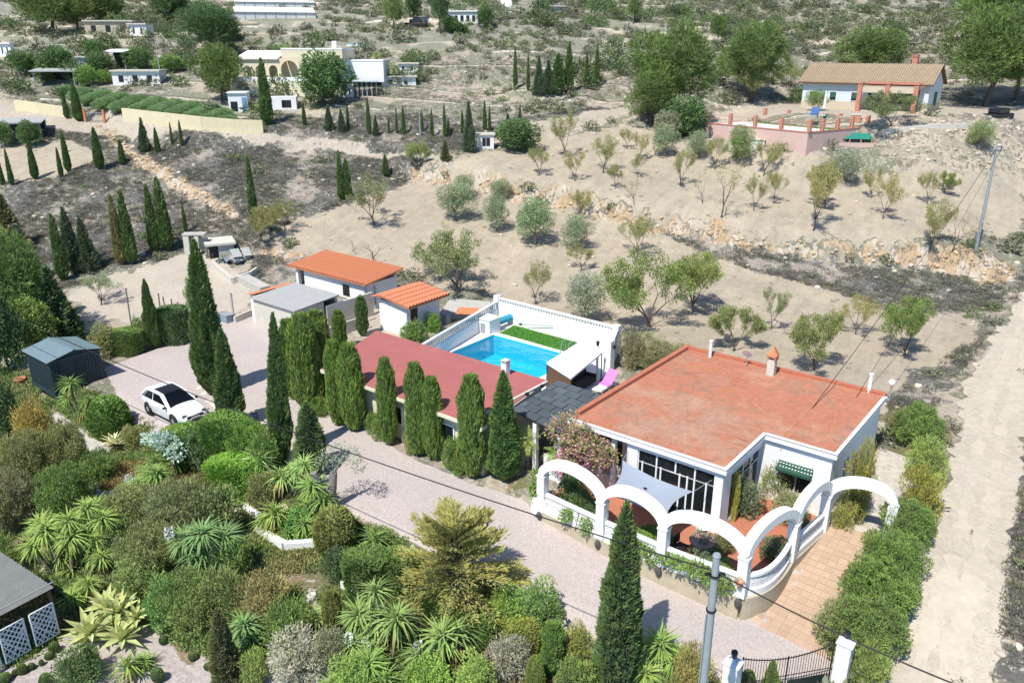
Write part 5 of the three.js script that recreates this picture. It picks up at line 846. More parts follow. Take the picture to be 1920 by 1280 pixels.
// left field
[[272, 285, 220, 24, 1], [296, 287, 238, 12], [323, 272, 228, 6], [341, 274, 224, 8], [187, 317, 237, 20], [230, 308, 260, 14], [128, 322, 245, 15], [115, 332, 275, 10], [22, 347, 278, 11], [5, 347, 290, 10], [66, 336, 262, 16], [147, 226, 154, 20], [125, 222, 165, 11], [292, 474, 344, 24], [312, 470, 330, 32], [227, 496, 362, 24], [246, 494, 352, 28], [119, 526, 400, 26], [348, 436, 380, 9], [476, 412, 290, 18], [640, 375, 280, 15], [652, 374, 296, 20], [723, 330, 288, 14], [501, 234, 108, 27]].forEach(([x, y, t, w, b], i) => px('cypress_tree', b ? 'cypBush' : 'cypF', x, y, t, w,
  ['bushy grey-green conifer left of a thin cypress in the left field', 'thin cypress right of the bushy conifer below the yellow wall', 'tiny cypress spire near the yellow wall, left of a twin', 'tiny cypress spire near the yellow wall, right of a twin', 'lone stout cypress in the pale strip of the left field', 'smaller cypress right of the lone stout one in the pale strip', 'taller of two cypresses left of the ochre path', 'shorter of two cypresses left of the ochre path', 'second cypress from the left edge of the photo by the dark field', 'cypress cut by the left edge of the photo by the dark field', 'cypress under the round-topped tree at the left edge', 'tall cypress before the yellow wall at its left end', 'slim cypress left of the tall one before the yellow wall', 'left cypress of the pair above the fenced yard', 'right, thicker cypress of the pair above the fenced yard', 'brownish cypress leaning on a darker one above the fenced yard', 'dark cypress right of the brownish one above the fenced yard', 'cypress at the left corner of the fenced yard', 'small cypress spire above the ruined store', 'lone cypress between scrub field and ruined store', 'left cypress of the dark pair at the field corner', 'right cypress of the dark pair at the field corner', 'cypress half hidden behind the almond at the field corner', 'big dark cypress at the right end of the yellow wall'][i], 'cypress', { v: i % 3, group: G1, col: i === 15 ? [.14, .13, .055] : undefined }));
const ordn = ['first', 'second', 'third', 'fourth', 'fifth', 'sixth', 'seventh', 'eighth', 'ninth', 'tenth', 'eleventh', 'twelfth', 'thirteenth', 'fourteenth', 'fifteenth', 'sixteenth', 'seventeenth', 'eighteenth', 'nineteenth', 'twentieth'];
[[571, 236, 192, 10], [617, 244, 196, 20, 1], [641, 248, 203, 17, 1], [653, 243, 190, 7], [692, 251, 181, 11], [705, 254, 215, 14, 1], [729, 250, 217, 5], [744, 250, 198, 6], [757, 253, 198, 9], [792, 248, 205, 6], [810, 256, 203, 8], [834, 257, 192, 8], [841, 256, 220, 6], [867, 250, 205, 8], [880, 285, 190, 26, 1], [909, 246, 187, 9], [918, 246, 198, 7], [952, 262, 212, 22, 1], [975, 255, 195, 12, 1]].forEach(([x, y, t, w, b], i) => px('cypress_tree', b ? 'cypBush' : 'cypF', x, y, t, w, `${ordn[i]} cypress from the left in the long row below the arched house`, 'cypress', { v: i % 3, group: G2 }));
[[966, 165, 86, 10], [990, 170, 98, 8], [1010, 178, 104, 24, 1], [1028, 176, 112, 30, 1], [1046, 176, 98, 30], [1066, 172, 77, 20], [1086, 140, 104, 5], [1099, 164, 96, 11], [1118, 163, 82, 13]].forEach(([x, y, t, w, b], i) => px('cypress_tree', b ? 'cypBush' : 'cypF', x, y, t, w, `${ordn[i]} cypress from the left in the group left of the big pine`, 'cypress', { v: i % 3, group: 'cypresses of the group left of the central pine' }));
[[20, 470, 360, 60, 'tall brownish conifer at the left edge above the dense garden trees'], [50, 530, 420, 50, 'dark blue-green conifer at the left edge'], [138, 505, 388, 44, 'left one of two grey-green conifers at the fenced yard corner'], [166, 508, 404, 40, 'right one of two grey-green conifers at the fenced yard corner'], [112, 640, 500, 86, 'broad dark conifer behind the metal shed'], [75, 600, 470, 70, 'light green conifer left of the broad dark one behind the metal shed'], [140, 640, 580, 40, 'low dark conifer right behind the metal shed'], [835, 300, 262, 20, 'thin slanting conifer beside the sandy track']].forEach(([x, y, t, w, l], i) => px('conifer_tree', 'cypBush', x, y, t, w, l, 'conifer', { v: i % 3, col: [[.15, .15, .06], [.05, .085, .06], C.cypBlue, C.cypBlue, [.05, .095, .03], [.11, .17, .045], C.pineDark, C.cypOld][i] }));
[[30, 640, 440, 170, 'large bright willowy tree at the left edge behind the shed', 'pine', [.085, .14, .036]], [18, 700, 560, 90, 'dark evergreen mass at the left edge beside the shed', 'round', C.pineDark], [60, 660, 560, 100, 'olive-green tree directly behind the metal shed', 'round', [.11, .16, .035]]].forEach(([x, y, t, w, l, f, c], i) => px('broadleaf_tree', f, x, y, t, w, l, 'tree', { v: i % 2, col: c }));
// pines and dark trees at the top
[[95, 62, -25, 120, 'left pine of the pine grove at the top left corner', 1], [190, 50, -25, 110, 'right pine of the pine grove at the top left corner', 1], [145, 58, -20, 70, 'middle pine of the pine grove at the top left corner', 0], [320, 42, -30, 74, 'pine at the top edge left of the long white greenhouse', 2], [398, 112, 8, 130, 'big dark pine above the arched house', 2], [415, 192, 84, 98, 'round pine on a bare trunk left of the arched house', 1], [1255, 232, 56, 165, 'big central pine above the almond terrace', 1], [1222, 236, 130, 110, 'low left side pine joined to the big central pine', 1], [1408, 190, 44, 130, 'pine left of the tiled farmhouse', 1], [1345, 80, 30, 34, 'small light pine between central pine and hillside', 1], [1628, 148, 54, 135, 'round pine behind the tiled farmhouse roof', 1], [1848, 200, 14, 190, 'large pine right of the tiled farmhouse', 1], [1905, 190, 60, 130, 'pine at the right edge beside the parking shade', 1], [1885, 100, -50, 190, 'pine on the slope at the top right corner', 1], [740, 55, -8, 46, 'light feathery pine left of the parked dark car', 0], [775, 48, -25, 36, 'taller dark pine beside the feathery one at the top edge', 2], [826, 60, -25, 40, 'tall pine left of the far white colonnade house', 2], [1187, 42, -10, 22, 'narrow yellowish pine at the top edge', 0]].forEach(([x, y, t, w, l, q], i) => px('pine_tree', 'pine', x, y, t, w, l, 'pine tree', { v: i % 3, col: [[.11, .15, .045], C.pine, C.pineDark][q] }));
[[45, 142, 95, 62, 'dark round citrus tree at the left of the far garden'], [110, 142, 88, 78, 'wide dark round tree beside the far garden canopy'], [178, 112, 76, 42, 'rounded green tree behind the far white pergola'], [190, 138, 98, 58, 'dark tree before the white caravan'], [165, 162, 124, 46, 'bright green tree at the corner of the market garden'], [196, 158, 132, 36, 'low bright hedge tree right of the corner tree'], [262, 132, 90, 64, 'dark round tree right of the white pergola roof'], [318, 134, 104, 62, 'light green spreading tree left of the round pine'], [608, 198, 102, 112, 'wide round tree in front of the arched house'], [58, 275, 228, 48, 'round-topped trimmed tree at the left edge'], [10, 275, 230, 40, 'tree cut by the left edge beside the carport'], [910, 48, 12, 36, 'dark round bush tree beside the far colonnade house'], [845, 60, 30, 34, 'green shrub tree left of the far colonnade house'], [860, 64, 42, 40, 'low green bush in front of the far colonnade house'], [970, 282, 225, 100, 'dense green thicket right of the well hut'], [1285, 255, 185, 100, 'dark thicket under the big central pine'], [1250, 262, 210, 60, 'grey thicket left of the pink terrace wall'], [430, 75, 40, 50, 'bushy tree right of the big dark pine']].forEach(([x, y, t, w, l], i) => px('broadleaf_tree', 'round', x, y, t, w, l, 'tree', { v: i % 2, col: /bright|light/.test(l) ? [.1, .17, .035] : /grey/.test(l) ? [.15, .16, .11] : C.round }));
// olives and almonds of the terraces
const OL = 'olive', AL = 'almond', AF = 'almondFull', BA = 'bare';
[[1245, 293, 232, 56, OL, 'grey-green olive below the dark thicket', C.olive], [1305, 297, 244, 52, OL, 'olive right of the one below the thicket', C.olive], [1385, 308, 236, 64, OL, 'broad olive below the pink terrace wall', [.13, .175, .07]], [1340, 318, 252, 46, AL, 'almond between the olives below the pink wall'], [855, 412, 342, 76, OL, 'left olive of the front olive group', C.olive], [930, 432, 366, 64, OL, 'middle olive of the front olive group', C.olive], [1002, 458, 372, 84, OL, 'right, largest olive of the front olive group', [.12, .175, .085]], [937, 374, 335, 48, OL, 'small olive behind the middle one', C.olive], [870, 372, 328, 54, OL, 'small olive behind the left one', C.olive], [1080, 467, 402, 66, OL, 'grey olive right of the largest olive', C.olive], [1097, 602, 512, 90, OL, 'silvery olive behind the white pool wall', C.oliveG], [1585, 340, 282, 68, OL, 'silvery olive left of the rubble slope', C.oliveG], [785, 320, 262, 40, AF, 'light green bushy tree beside the sandy track', [.17, .21, .08]],
[700, 422, 325, 82, AL, 'wide almond at the left end of the lower field', [.14, .15, .075]], [535, 432, 368, 52, AL, 'sparse almond at the fence of the lower field'], [490, 452, 385, 58, AF, 'yellow-green almond above the ruined store', [.17, .17, .07]], [860, 548, 436, 132, AF, 'large dark almond with long bent trunk behind the tool shed', [.14, .17, .07]], [836, 452, 412, 36, BA, 'small yellow almond above the large dark one'], [1005, 570, 486, 54, AL, 'thin almond above the pool wall corner'], [1085, 412, 352, 46, AL, 'almond on the bank above the olives'], [1090, 508, 455, 50, AL, 'small almond below the grey olive'], [1196, 478, 402, 64, AL, 'almond at the foot of the ochre bank', [.14, .155, .055]], [1218, 612, 468, 136, AF, 'large bright green almond behind the villa', [.125, .165, .042]], [1300, 586, 470, 98, AF, 'green almond with open forked trunk', [.145, .175, .05]], [1375, 658, 575, 84, AF, 'almond just behind the villa chimney', [.14, .165, .055]], [1446, 617, 535, 44, AL, 'small dark almond right of the chimney one', [.12, .15, .06]], [1525, 694, 585, 92, AF, 'big almond behind the right part of the villa roof', [.14, .16, .055]], [1605, 627, 553, 66, AL, 'yellowish almond right of the big one', [.19, .185, .065]], [1697, 672, 560, 104, AF, 'rightmost almond near the dirt road', [.11, .155, .038]], [1230, 680, 628, 90, AL, 'low almond growth directly behind the pool corner', [.15, .16, .065]],
[1010, 330, 270, 40, AL, 'leftmost almond of the upper field'], [1078, 340, 280, 38, AL, 'second almond of the upper field, low and pale', C.almondY], [1130, 324, 250, 60, AL, 'wide almond near the left of the upper field'], [1175, 280, 238, 30, AL, 'thin almond at the back of the upper field'], [1197, 302, 244, 34, AL, 'pale almond behind the upper field row', C.almondY], [1196, 332, 285, 26, AL, 'tiny almond in front of the pale one'], [1153, 354, 304, 28, AL, 'small almond low on the left of the upper field'], [1190, 384, 330, 36, BA, 'nearly bare almond at the edge of the bank'], [1275, 348, 274, 50, AL, 'almond in the middle of the upper field'], [1318, 382, 308, 30, BA, 'thin bare almond left of the twisted one'], [1352, 408, 298, 66, BA, 'twisted almond with a dead limb lying right'], [1413, 395, 324, 36, AL, 'small almond right of the twisted one'], [1450, 382, 316, 38, AL, 'small almond second right of the twisted one'], [1432, 330, 258, 54, AL, 'almond at the back centre of the upper field'], [1525, 432, 298, 70, AL, 'leaning almond at the edge of the bank', C.almondY], [1547, 392, 300, 60, AF, 'fuller almond behind the leaning one', [.15, .165, .06]], [1635, 372, 310, 38, AL, 'small almond in the right half of the upper field'], [1655, 410, 320, 54, AL, 'yellow almond right of the small one', C.almondY], [1738, 382, 316, 40, AL, 'almond near the right end of the upper field'], [1770, 362, 318, 38, AF, 'bright green almond at the right end', C.almondG], [1742, 472, 368, 66, AL, 'pale almond left of the utility pole'], [1785, 472, 384, 58, BA, 'bare slanting almond beside the utility pole'], [1060, 294, 205, 50, AL, 'tall thin almond left of the upper field'], [1400, 192, 130, 60, AL, 'almond under the pine left of the farmhouse'], [1480, 170, 118, 44, AL, 'thin almond left of the farmhouse wall'], [1672, 236, 168, 88, AF, 'forked almond in front of the farmhouse porch', [.11, .14, .06]], [1530, 207, 168, 54, OL, 'oleander bush at the farmhouse wall', [.12, .17, .06]], [1835, 280, 224, 58, OL, 'lone olive on the rubble slope at the right', [.14, .18, .08]]].forEach(([x, y, t, w, f, l, c], i) => px(f === OL ? 'olive_tree' : 'almond_tree', f, x, y, t, w, l, f === OL ? 'olive tree' : 'almond tree', { v: i % (f === BA ? 2 : 3), col: c, group: f === OL ? 'olive trees on the terraces' : 'almond trees on the terraces' }));
px('dead_tree', 'dead', 701, 500, 452, 50, 'dead forked tree behind the long red-tiled shed', 'dead tree', { v: 0 }); px('dead_tree', 'dead', 661, 472, 444, 14, 'dead bent stump left of the forked dead tree', 'dead tree', { v: 1 });
px('sapling', 'almond', 190, 572, 508, 66, 'thin sapling in the fenced yard', 'sapling', { v: 1, col: [.16, .2, .12] }); px('sapling', 'almondFull', 366, 610, 515, 36, 'pale weeping sapling at the yard fence', 'sapling', { v: 0, col: [.22, .26, .13] });
// ---- hedges and shrubs of the garden
const SH = [
  ['egg', 208, 818, 742, 74, 'clipped egg-shaped bush left of the white car', C.hedge], ['egg', 103, 735, 688, 30, 'small clipped bush at the corner of the metal shed', [.12, .19, .03]],
  ['cut', 330, 642, 576, 58, 'boxy clipped hedge on stems at the top of the drive', C.bushD], ['bush', 200, 668, 612, 60, 'hedge bush right of the metal shed', C.bushO], ['cut', 240, 662, 618, 56, 'clipped hedge at the far side of the drive', C.bush], ['bush', 262, 650, 600, 40, 'loose hedge left of the slim corner cypress', C.bush],
  ['cut', 350, 868, 806, 84, 'left part of the clipped hedge in front of the white car', C.hedge], ['bush', 392, 880, 800, 84, 'dark shrub in the hedge in front of the white car', C.bushD], ['cut', 425, 862, 784, 92, 'middle part of the clipped hedge below the white car', C.hedge], ['bush', 470, 872, 790, 92, 'right part of the hedge below the two tall cypresses', [.11, .19, .03]], ['bush', 500, 888, 812, 60, 'small hedge bush at the foot of the slim leaning cypress', C.bush],
  ['cut', 436, 935, 862, 84, 'bright clipped box hedge below the car hedge', C.bright], ['bush', 470, 940, 872, 76, 'bright shrub right of the clipped box hedge', [.11, .2, .03]], ['bush', 495, 955, 890, 70, 'olive shrub behind the white edging wall', C.bushO],
  ['bush', 15, 830, 722, 66, 'dark shrub at the left edge below the shed', C.bushD], ['wild', 68, 840, 752, 72, 'orange-yellow dry shrub at the left', C.bushY], ['wild', 130, 880, 790, 90, 'loose olive shrub below the concrete path', C.bushO], ['wild', 60, 910, 810, 120, 'broad olive-green shrub at the left edge', C.bushO], ['wild', 190, 900, 845, 70, 'small olive shrub left of the flowering yucca', C.bush], ['wild', 130, 960, 870, 120, 'olive shrub beside the white pebbles', C.bush], ['wild', 30, 990, 880, 110, 'brownish shrub cut by the left edge', [.14, .14, .07]], ['bush', 250, 840, 800, 50, 'grey-green shrub before the egg-shaped bush', C.bushO], ['wild', 385, 960, 890, 80, 'shrub beside the silver-leaved tree', C.bushO],
  ['bush', 255, 1000, 912, 130, 'grey-green shrub in the middle of the lower garden, left', [.13, .155, .055]], ['wild', 335, 1010, 905, 140, 'broad grey-green shrub below the silver-leaved tree', [.14, .165, .07]], ['bush', 408, 1010, 915, 100, 'dark shrub between the grey-green one and the white wall', [.11, .14, .05]], ['wild', 285, 1075, 985, 130, 'low grey-green shrub left of the dark yucca clump', [.14, .165, .06]], ['wild', 230, 1050, 975, 80, 'tall loose shrub right of the dense yucca clump', [.12, .17, .05]], ['bush', 440, 1085, 1010, 70, 'green shrub right of the dark yucca clump', [.11, .165, .04]], ['wild', 268, 1120, 1050, 110, 'olive shrub above the pale agave', [.125, .17, .05]], ['wild', 350, 1150, 1075, 130, 'low olive shrub below the dark yucca clump', [.115, .165, .045]], ['bush', 312, 1172, 1095, 80, 'bright green climber shrub above the gravel terrace', [.09, .17, .045]], ['wild', 365, 1182, 1115, 90, 'spreading shrub on thin trunks above the gravel terrace', [.12, .16, .045]], ['wild', 425, 1150, 1070, 90, 'green-brown shrub right of the low olive one', [.13, .165, .05]], ['wild', 10, 1080, 1000, 70, 'light shrub at the left edge above the corrugated roof', [.14, .19, .05]],
  ['bush', 560, 1000, 955, 70, 'fine bright green bush among the yuccas', [.085, .18, .04]], ['egg', 632, 1040, 950, 80, 'clipped olive-green cone bush beside the white wall', [.13, .15, .035]], ['bush', 640, 1085, 1030, 80, 'dark shrub below the cone bush', C.bushD], ['cut', 690, 1118, 1040, 84, 'dark clipped bush above the second white wall', [.08, .13, .028]], ['cut', 745, 1115, 1042, 84, 'clipped bush under the spreading conifer, left', [.085, .135, .028]], ['bush', 785, 1120, 1060, 60, 'clipped bush under the spreading conifer, right', [.085, .13, .03]], ['trim', 628, 1215, 1110, 36, 'narrow olive column beside the star yuccas', [.13, .14, .03]],
  ['wild', 500, 1160, 1080, 110, 'orange-tinged shrub on the lower slope', [.19, .17, .065]], ['wild', 540, 1210, 1130, 110, 'green shrub on the lower slope', C.bush], ['wild', 560, 1265, 1190, 120, 'grey leafless-looking shrub near the bottom edge', C.grey], ['wild', 620, 1255, 1180, 70, 'grey-green shrub right of the grey one', [.2, .21, .13]], ['bush', 660, 1300, 1240, 90, 'light green shrub with white stones at the bottom edge', [.16, .24, .06]], ['wild', 480, 1290, 1220, 60, 'small light shrub right of the bottom cypress', [.17, .22, .06]],
  ['cut', 830, 1165, 1120, 80, 'low clipped bush below the spreading conifer', [.1, .16, .03]], ['egg', 870, 1210, 1150, 60, 'rounded green bush right of the star yuccas', C.trim], ['egg', 905, 1230, 1155, 66, 'rounded bush in the lower middle, left of the columns', C.trim], ['bush', 950, 1175, 1110, 90, 'light leafy bush at the drive edge', [.13, .2, .04]], ['bush', 1010, 1180, 1100, 100, 'broad leafy bush with reddish tips at the drive edge', [.12, .19, .05]], ['egg', 955, 1225, 1165, 66, 'yellow-green juniper bush in the lower middle', [.14, .17, .03]], ['egg', 990, 1220, 1160, 60, 'second yellow-green juniper bush beside the column', [.15, .17, .03]], ['trim', 1036, 1262, 1168, 44, 'clipped column bush left of the front cypress', [.085, .155, .025]], ['egg', 1003, 1300, 1228, 36, 'small clipped cone at the bottom edge', [.13, .17, .03]], ['wild', 950, 1270, 1200, 90, 'grey leafless shrub in the lower middle', C.grey], ['bush', 890, 1310, 1235, 80, 'pale green bush at the bottom edge', [.2, .27, .07]], ['bush', 800, 1310, 1250, 110, 'bright green bush at the bottom edge below the star yuccas', [.15, .24, .045]], ['wild', 1080, 1240, 1175, 70, 'yellowish shrub left of the front cypress', [.2, .22, .06]], ['bush', 1075, 1310, 1240, 80, 'green bush at the bottom edge left of the front cypress', [.11, .155, .038]], ['bush', 1140, 1310, 1265, 90, 'low bush at the foot of the front cypress', [.11, .17, .035]], ['wild', 1295, 1310, 1215, 84, 'yellow-brown shrub left of the utility pole', [.22, .2, .06]], ['egg', 1400, 1300, 1255, 28, 'small bush inside the gate, left', C.bush], ['cyp', 1440, 1320, 1236, 34, 'small young cypress in front of the gate', C.trim],
  ['bush', 1718, 835, 758, 100, 'green hedge bush at the top of the road hedge', [.095, .15, .035]], ['bush', 1685, 812, 770, 54, 'brownish hedge growth behind the villa corner', [.14, .14, .07]], ['wild', 1730, 900, 828, 92, 'lighter bush in the road hedge beside the villa', [.15, .2, .05]], ['wild', 1722, 965, 880, 84, 'yellow flowering bush in the road hedge', [.19, .19, .035]], ['bush', 1698, 1020, 940, 112, 'leafy bush of the road hedge beside the last arch', [.1, .155, .033]], ['bush', 1672, 1082, 1003, 128, 'bush of the road hedge beside the stone path', [.09, .145, .03]], ['bush', 1642, 1150, 1055, 155, 'large bush of the road hedge beside the tiled ramp', [.095, .15, .03]], ['bush', 1618, 1225, 1125, 150, 'large front bush of the road hedge', [.1, .15, .035]], ['wild', 1560, 1205, 1135, 90, 'loose twiggy bush leaning over the tiled ramp', [.14, .16, .07]], ['wild', 1625, 1300, 1210, 80, 'low growth of the road hedge behind the gate pillar', [.15, .2, .05]],
  ['bush', 812, 622, 588, 36, 'small green bush beside the tool shed door', [.1, .18, .03]], ['bush', 775, 645, 605, 60, 'low green hedge beside the pool balustrade', [.09, .15, .035]], ['wild', 1185, 690, 618, 60, 'brownish creeper behind the pool pillar', [.17, .16, .09]], ['wild', 1235, 695, 640, 80, 'brownish creeper along the back of the villa', [.16, .16, .08]], ['wild', 1050, 722, 700, 30, 'pale plant beside the pool canopy', [.24, .27, .14]],
  ['bush', 1072, 948, 885, 50, 'dark shrub behind the first arch', C.bushD], ['bush', 1092, 968, 915, 60, 'green shrub behind the first arch balustrade', [.07, .115, .035]], ['bush', 1110, 985, 945, 50, 'low shrub at the second pillar', [.08, .13, .05]], ['cut', 1225, 1030, 1000, 70, 'low clipped hedge behind the second arch', C.hedge], ['bush', 1318, 1060, 1005, 62, 'blue-grey shrub behind the third arch', [.11, .14, .09]], ['wild', 1355, 1040, 990, 44, 'leafy plant behind the third arch, right part', [.12, .16, .05]], ['bush', 1450, 1050, 1008, 64, 'dark shrub behind the fourth arch', [.06, .1, .05]], ['bush', 1398, 965, 905, 66, 'grey-green shrub at the corner of the glazed room', [.09, .12, .07]], ['bush', 1412, 912, 868, 44, 'bright green bush below the side glazing', [.11, .21, .03]], ['wild', 1452, 935, 862, 70, 'loose climber on the wall between side glazing and window', [.16, .19, .07]], ['wild', 1475, 975, 925, 80, 'olive shrub below the awning window', [.17, .18, .09]], ['wild', 1350, 960, 925, 50, 'flowering plant by the corner of the glazed room', [.2, .19, .1]], ['wild', 1372, 978, 886, 22, 'yellow-green vine on the corner post of the glazed room', [.25, .26, .05]], ['bush', 1500, 1000, 955, 34, 'small plant before the fifth arch', [.1, .14, .05]],
  ['wild', 1600, 975, 835, 64, 'climber with olive leaves on the right side wall of the villa', [.15, .15, .035]], ['wild', 1580, 990, 930, 50, 'yellow-green plant under the last arch', [.2, .21, .06]], ['bush', 1605, 965, 925, 36, 'green plant on the path behind the last arch', [.09, .17, .05]], ['wild', 1340, 1085, 1050, 90, 'green creeper trailing over the balustrade near the third arch', [.1, .17, .04]],
];
SH.forEach(([f, x, y, t, w, l, c], i) => px(f === 'trim' || f === 'cyp' ? 'column_bush' : f === 'egg' || f === 'cut' ? 'clipped_bush' : 'garden_shrub', f, x, y, t, w, l, f === 'egg' || f === 'cut' ? 'bush' : 'shrub', { v: i % 3, col: c }));
px('spreading_conifer', 'conif', 862, 1145, 922, 310, 'spreading golden-green conifer with long horizontal sprays', 'conifer', {});
// bougainvillea on the villa corner
{ const P = toW(-18.4, -28.6, 0), g = thing('bougainvillea', 'bougainvillea with pink and faded flowers climbing the left villa corner', 'bougainvillea', P, -TH); const fl = [[1, .35, .75], [1.1, .4, .65], [.5, .42, .2], [.62, .45, .28], [.4, .5, .15]];
  part('foliage', crown([[-.9, 2.9, .1, .8, .7], [.1, 2.8, .2, .85, .75], [.9, 2.5, .25, .7, .6], [1.6, 2.3, .2, .5, .45], [-.2, 2.0, .25, .6, .7]], 4200, { len: .13, w: .09, cols: [[.5, .42, .2], [.62, .45, .28], [.3, .45, .12], [.66, .35, .4]], sd: 12 }), LM(.38, .38, .38), g);
  part('blossom', crown([[.9, 2.1, .45, .5, .4], [.4, 2.3, .5, .4, .3], [1.4, 2.0, .4, .35, .3], [-.5, 1.6, .5, .5, .45], [-.9, 1.2, .5, .4, .5], [0, 1.3, .5, .3, .4]], 1500, { len: .11, w: .09, cols: fl, sd: 13 }), LM(.46, .36, .46), g);
  part('stem', [bar(V3(-.3, -.1, .2), V3(-.2, 1.4, .25), .06), bar(V3(-.2, 1.4, .25), V3(.5, 2.6, .2), .045), bar(V3(-.2, 1.4, .25), V3(-.8, 2.7, .1), .04)], M.bark, g); }
px('palm_tree', 'palm', 988, 880, 800, 56, 'small palm with yellowing fronds between pointed cypress and pergola', 'palm', { v: 0, col: [.2, .24, .07] });
px('palm_tree', 'palm', 1042, 900, 832, 52, 'small bright palm behind the first arch pillar', 'palm', { v: 1, col: [.16, .25, .06] });
px('palm_tree', 'palm', 540, 150, 80, 36, 'palm in front of the arched house', 'palm', { v: 0, col: [.12, .2, .05] }); px('palm_tree', 'palm', 708, 140, 96, 30, 'palm beside the striped parking shade', 'palm', { v: 1, col: [.16, .2, .08] }); px('palm_tree', 'palm', 738, 160, 112, 32, 'slanting palm right of the striped parking shade', 'palm', { v: 0, col: [.17, .2, .09] });
// yuccas and agaves
yucca(272, 935, [[-5, 30, 1.1], [22, 42, 1.2], [-30, 15, .9], [35, 8, 1]], 'flowering yucca clump below the silver-leaved tree', { flowers: [[-22, 46], [-16, 36]], col: C.yucca });
yucca(215, 985, [[-25, 40, 1.1], [20, 30, 1.2], [50, 20, 1], [-40, 10, 1], [5, 5, 1]], 'wide yucca clump beside the white pebbles', { col: C.yuccaB });
yucca(125, 1080, [[-20, 95, 1.2], [25, 80, 1.3], [62, 66, 1.1], [-48, 62, 1.1], [10, 50, 1.2], [48, 30, 1.2], [-12, 28, 1.1], [72, 100, 1.1], [20, 105, 1.1], [-40, 95, 1], [45, 120, 1], [80, 45, 1], [5, 5, 1]], 'tall dense yucca clump left of the pale agave', { col: C.yuccaB });
yucca(150, 1130, [[0, 20, 1], [20, 35, 1], [-18, 6, .8]], 'low yucca clump just above the iron fence', { col: C.yuccaB });
yucca(385, 1092, [[-32, 80, 1.2], [5, 95, 1.3], [38, 75, 1.3], [0, 50, 1.2], [-22, 48, 1.1], [30, 42, 1.1]], 'dark yucca clump below the large shrubs', { flowers: [[-50, 112]], col: C.yuccaD });
yucca(152, 788, [[-5, 70, 1.2], [25, 40, 1], [-20, 40, .9], [10, 20, .9]], 'yucca on a stem right of the metal shed', { col: C.yucca });
yucca(483, 925, [[0, 52, 1.4]], 'single star-shaped yucca on a dark stem', { col: [.2, .28, .1] });
yucca(526, 950, [[0, 50, 1.35], [30, 60, 1], [45, 72, 1]], 'yucca with a pale star rosette right of the single one', { col: [.17, .25, .08] });
yucca(600, 985, [[-12, 70, 1.2], [10, 50, 1.2], [-25, 30, 1]], 'yucca clump at the foot of the forked pale trunk', { col: C.yucca });
yucca(520, 1000, [[0, 45, 1.2], [-22, 25, 1], [20, 30, 1], [-5, 8, 1]], 'yucca clump above the white edging wall, left part', { col: C.yuccaB });
yucca(575, 1010, [[0, 30, 1], [25, 15, 1.1], [-30, 8, 1], [40, 35, .9]], 'yucca clump above the white edging wall, right part', { col: C.yucca });
yucca(703, 1060, [[0, 45, 1.2], [-12, 20, 1]], 'yucca on a tall stem left of the spreading conifer', { col: C.yucca });
yucca(718, 1245, [[-10, 130, 1.1], [28, 92, 1.5], [-45, 85, 1.2], [-10, 70, 1.3], [-50, 45, 1.1], [-25, 35, 1.2]], 'big clump of star yuccas with two white flower heads', { flowers: [[-60, 62], [-30, 50]], col: [.14, .2, .06] });
yucca(838, 1260, [[-8, 70, 1.4], [20, 62, 1.6], [-45, 45, 1.3]], 'star yucca clump with one white flower head right of the big one', { flowers: [[-50, 62]], col: [.14, .205, .06] });
yucca(885, 1275, [[0, 20, 1.1]], 'small dark star yucca at the bottom edge', { col: C.yuccaD });
yucca(1238, 1260, [[0, 35, 1.3], [30, 20, 1.2]], 'yucca clump right of the front cypress', { col: C.yucca });
yucca(1205, 1270, [[0, 22, 1.1]], 'single yucca at the shadow of the front cypress', { col: C.yuccaB });
yucca(252, 1255, [[0, 22, 1.1], [14, 8, .8]], 'small yucca on the gravel terrace', { col: C.yuccaB });
yucca(120, 905, [[-10, 8, .9], [15, 18, .8]], 'small yucca in the olive shrubs at the left', { col: C.yucca });
yucca(462, 1260, [[0, 22, 1], [0, 5, .9]], 'yucca right of the bottom cypress', { col: C.yuccaB });
yucca(455, 1180, [[10, 18, 1], [20, 36, .9]], 'yucca leaning over the bottom cypress', { col: C.yucca });
yucca(602, 1180, [[0, 12, .9], [-5, 30, .9]], 'pale yucca left of the narrow olive column', { col: [.2, .25, .09] });
yucca(660, 1290, [[-30, 20, 1], [10, 5, 1]], 'low yucca among white stones at the bottom', { col: C.yuccaB });
yucca(205, 1195, [[-25, 22, 1.3], [15, 38, 1.2], [35, 12, 1.3], [-35, 5, 1], [0, 0, 1.3], [20, -5, 1], [-10, 45, 1.1], [50, 32, .9]], 'pale yellow-green broad-leaved agave clump on the gravel terrace', { agave: 1, kind: 'agave_plant', cat: 'agave', col: C.agave });
yucca(208, 845, [[0, 4, 1.1], [10, 16, 1]], 'pale striped agave at the lower end of the concrete path', { agave: 1, kind: 'agave_plant', cat: 'agave', col: [.4, .42, .26] });
yucca(222, 825, [[0, 10, .9]], 'grey agave behind the pale striped one', { agave: 1, kind: 'agave_plant', cat: 'agave', col: [.27, .3, .2] });
yucca(330, 965, [[0, 30, 1.1], [22, 20, 1], [-20, 12, 1]], 'yucca among the grey-green shrubs below the silver-leaved tree', { col: C.yucca });
yucca(170, 1010, [[0, 40, 1.1], [24, 30, 1.1], [-22, 25, 1], [5, 10, 1]], 'yucca between the wide clump and the tall dense clump', { col: C.yuccaB });
yucca(300, 900, [[0, 40, 1.1], [25, 28, 1], [-18, 20, 1]], 'yucca right of the flowering clump', { col: C.yucca });
yucca(435, 1235, [[28, 60, 1.1], [36, 38, 1]], 'fan-leaved yucca behind the bottom cypress', { col: C.yuccaD });
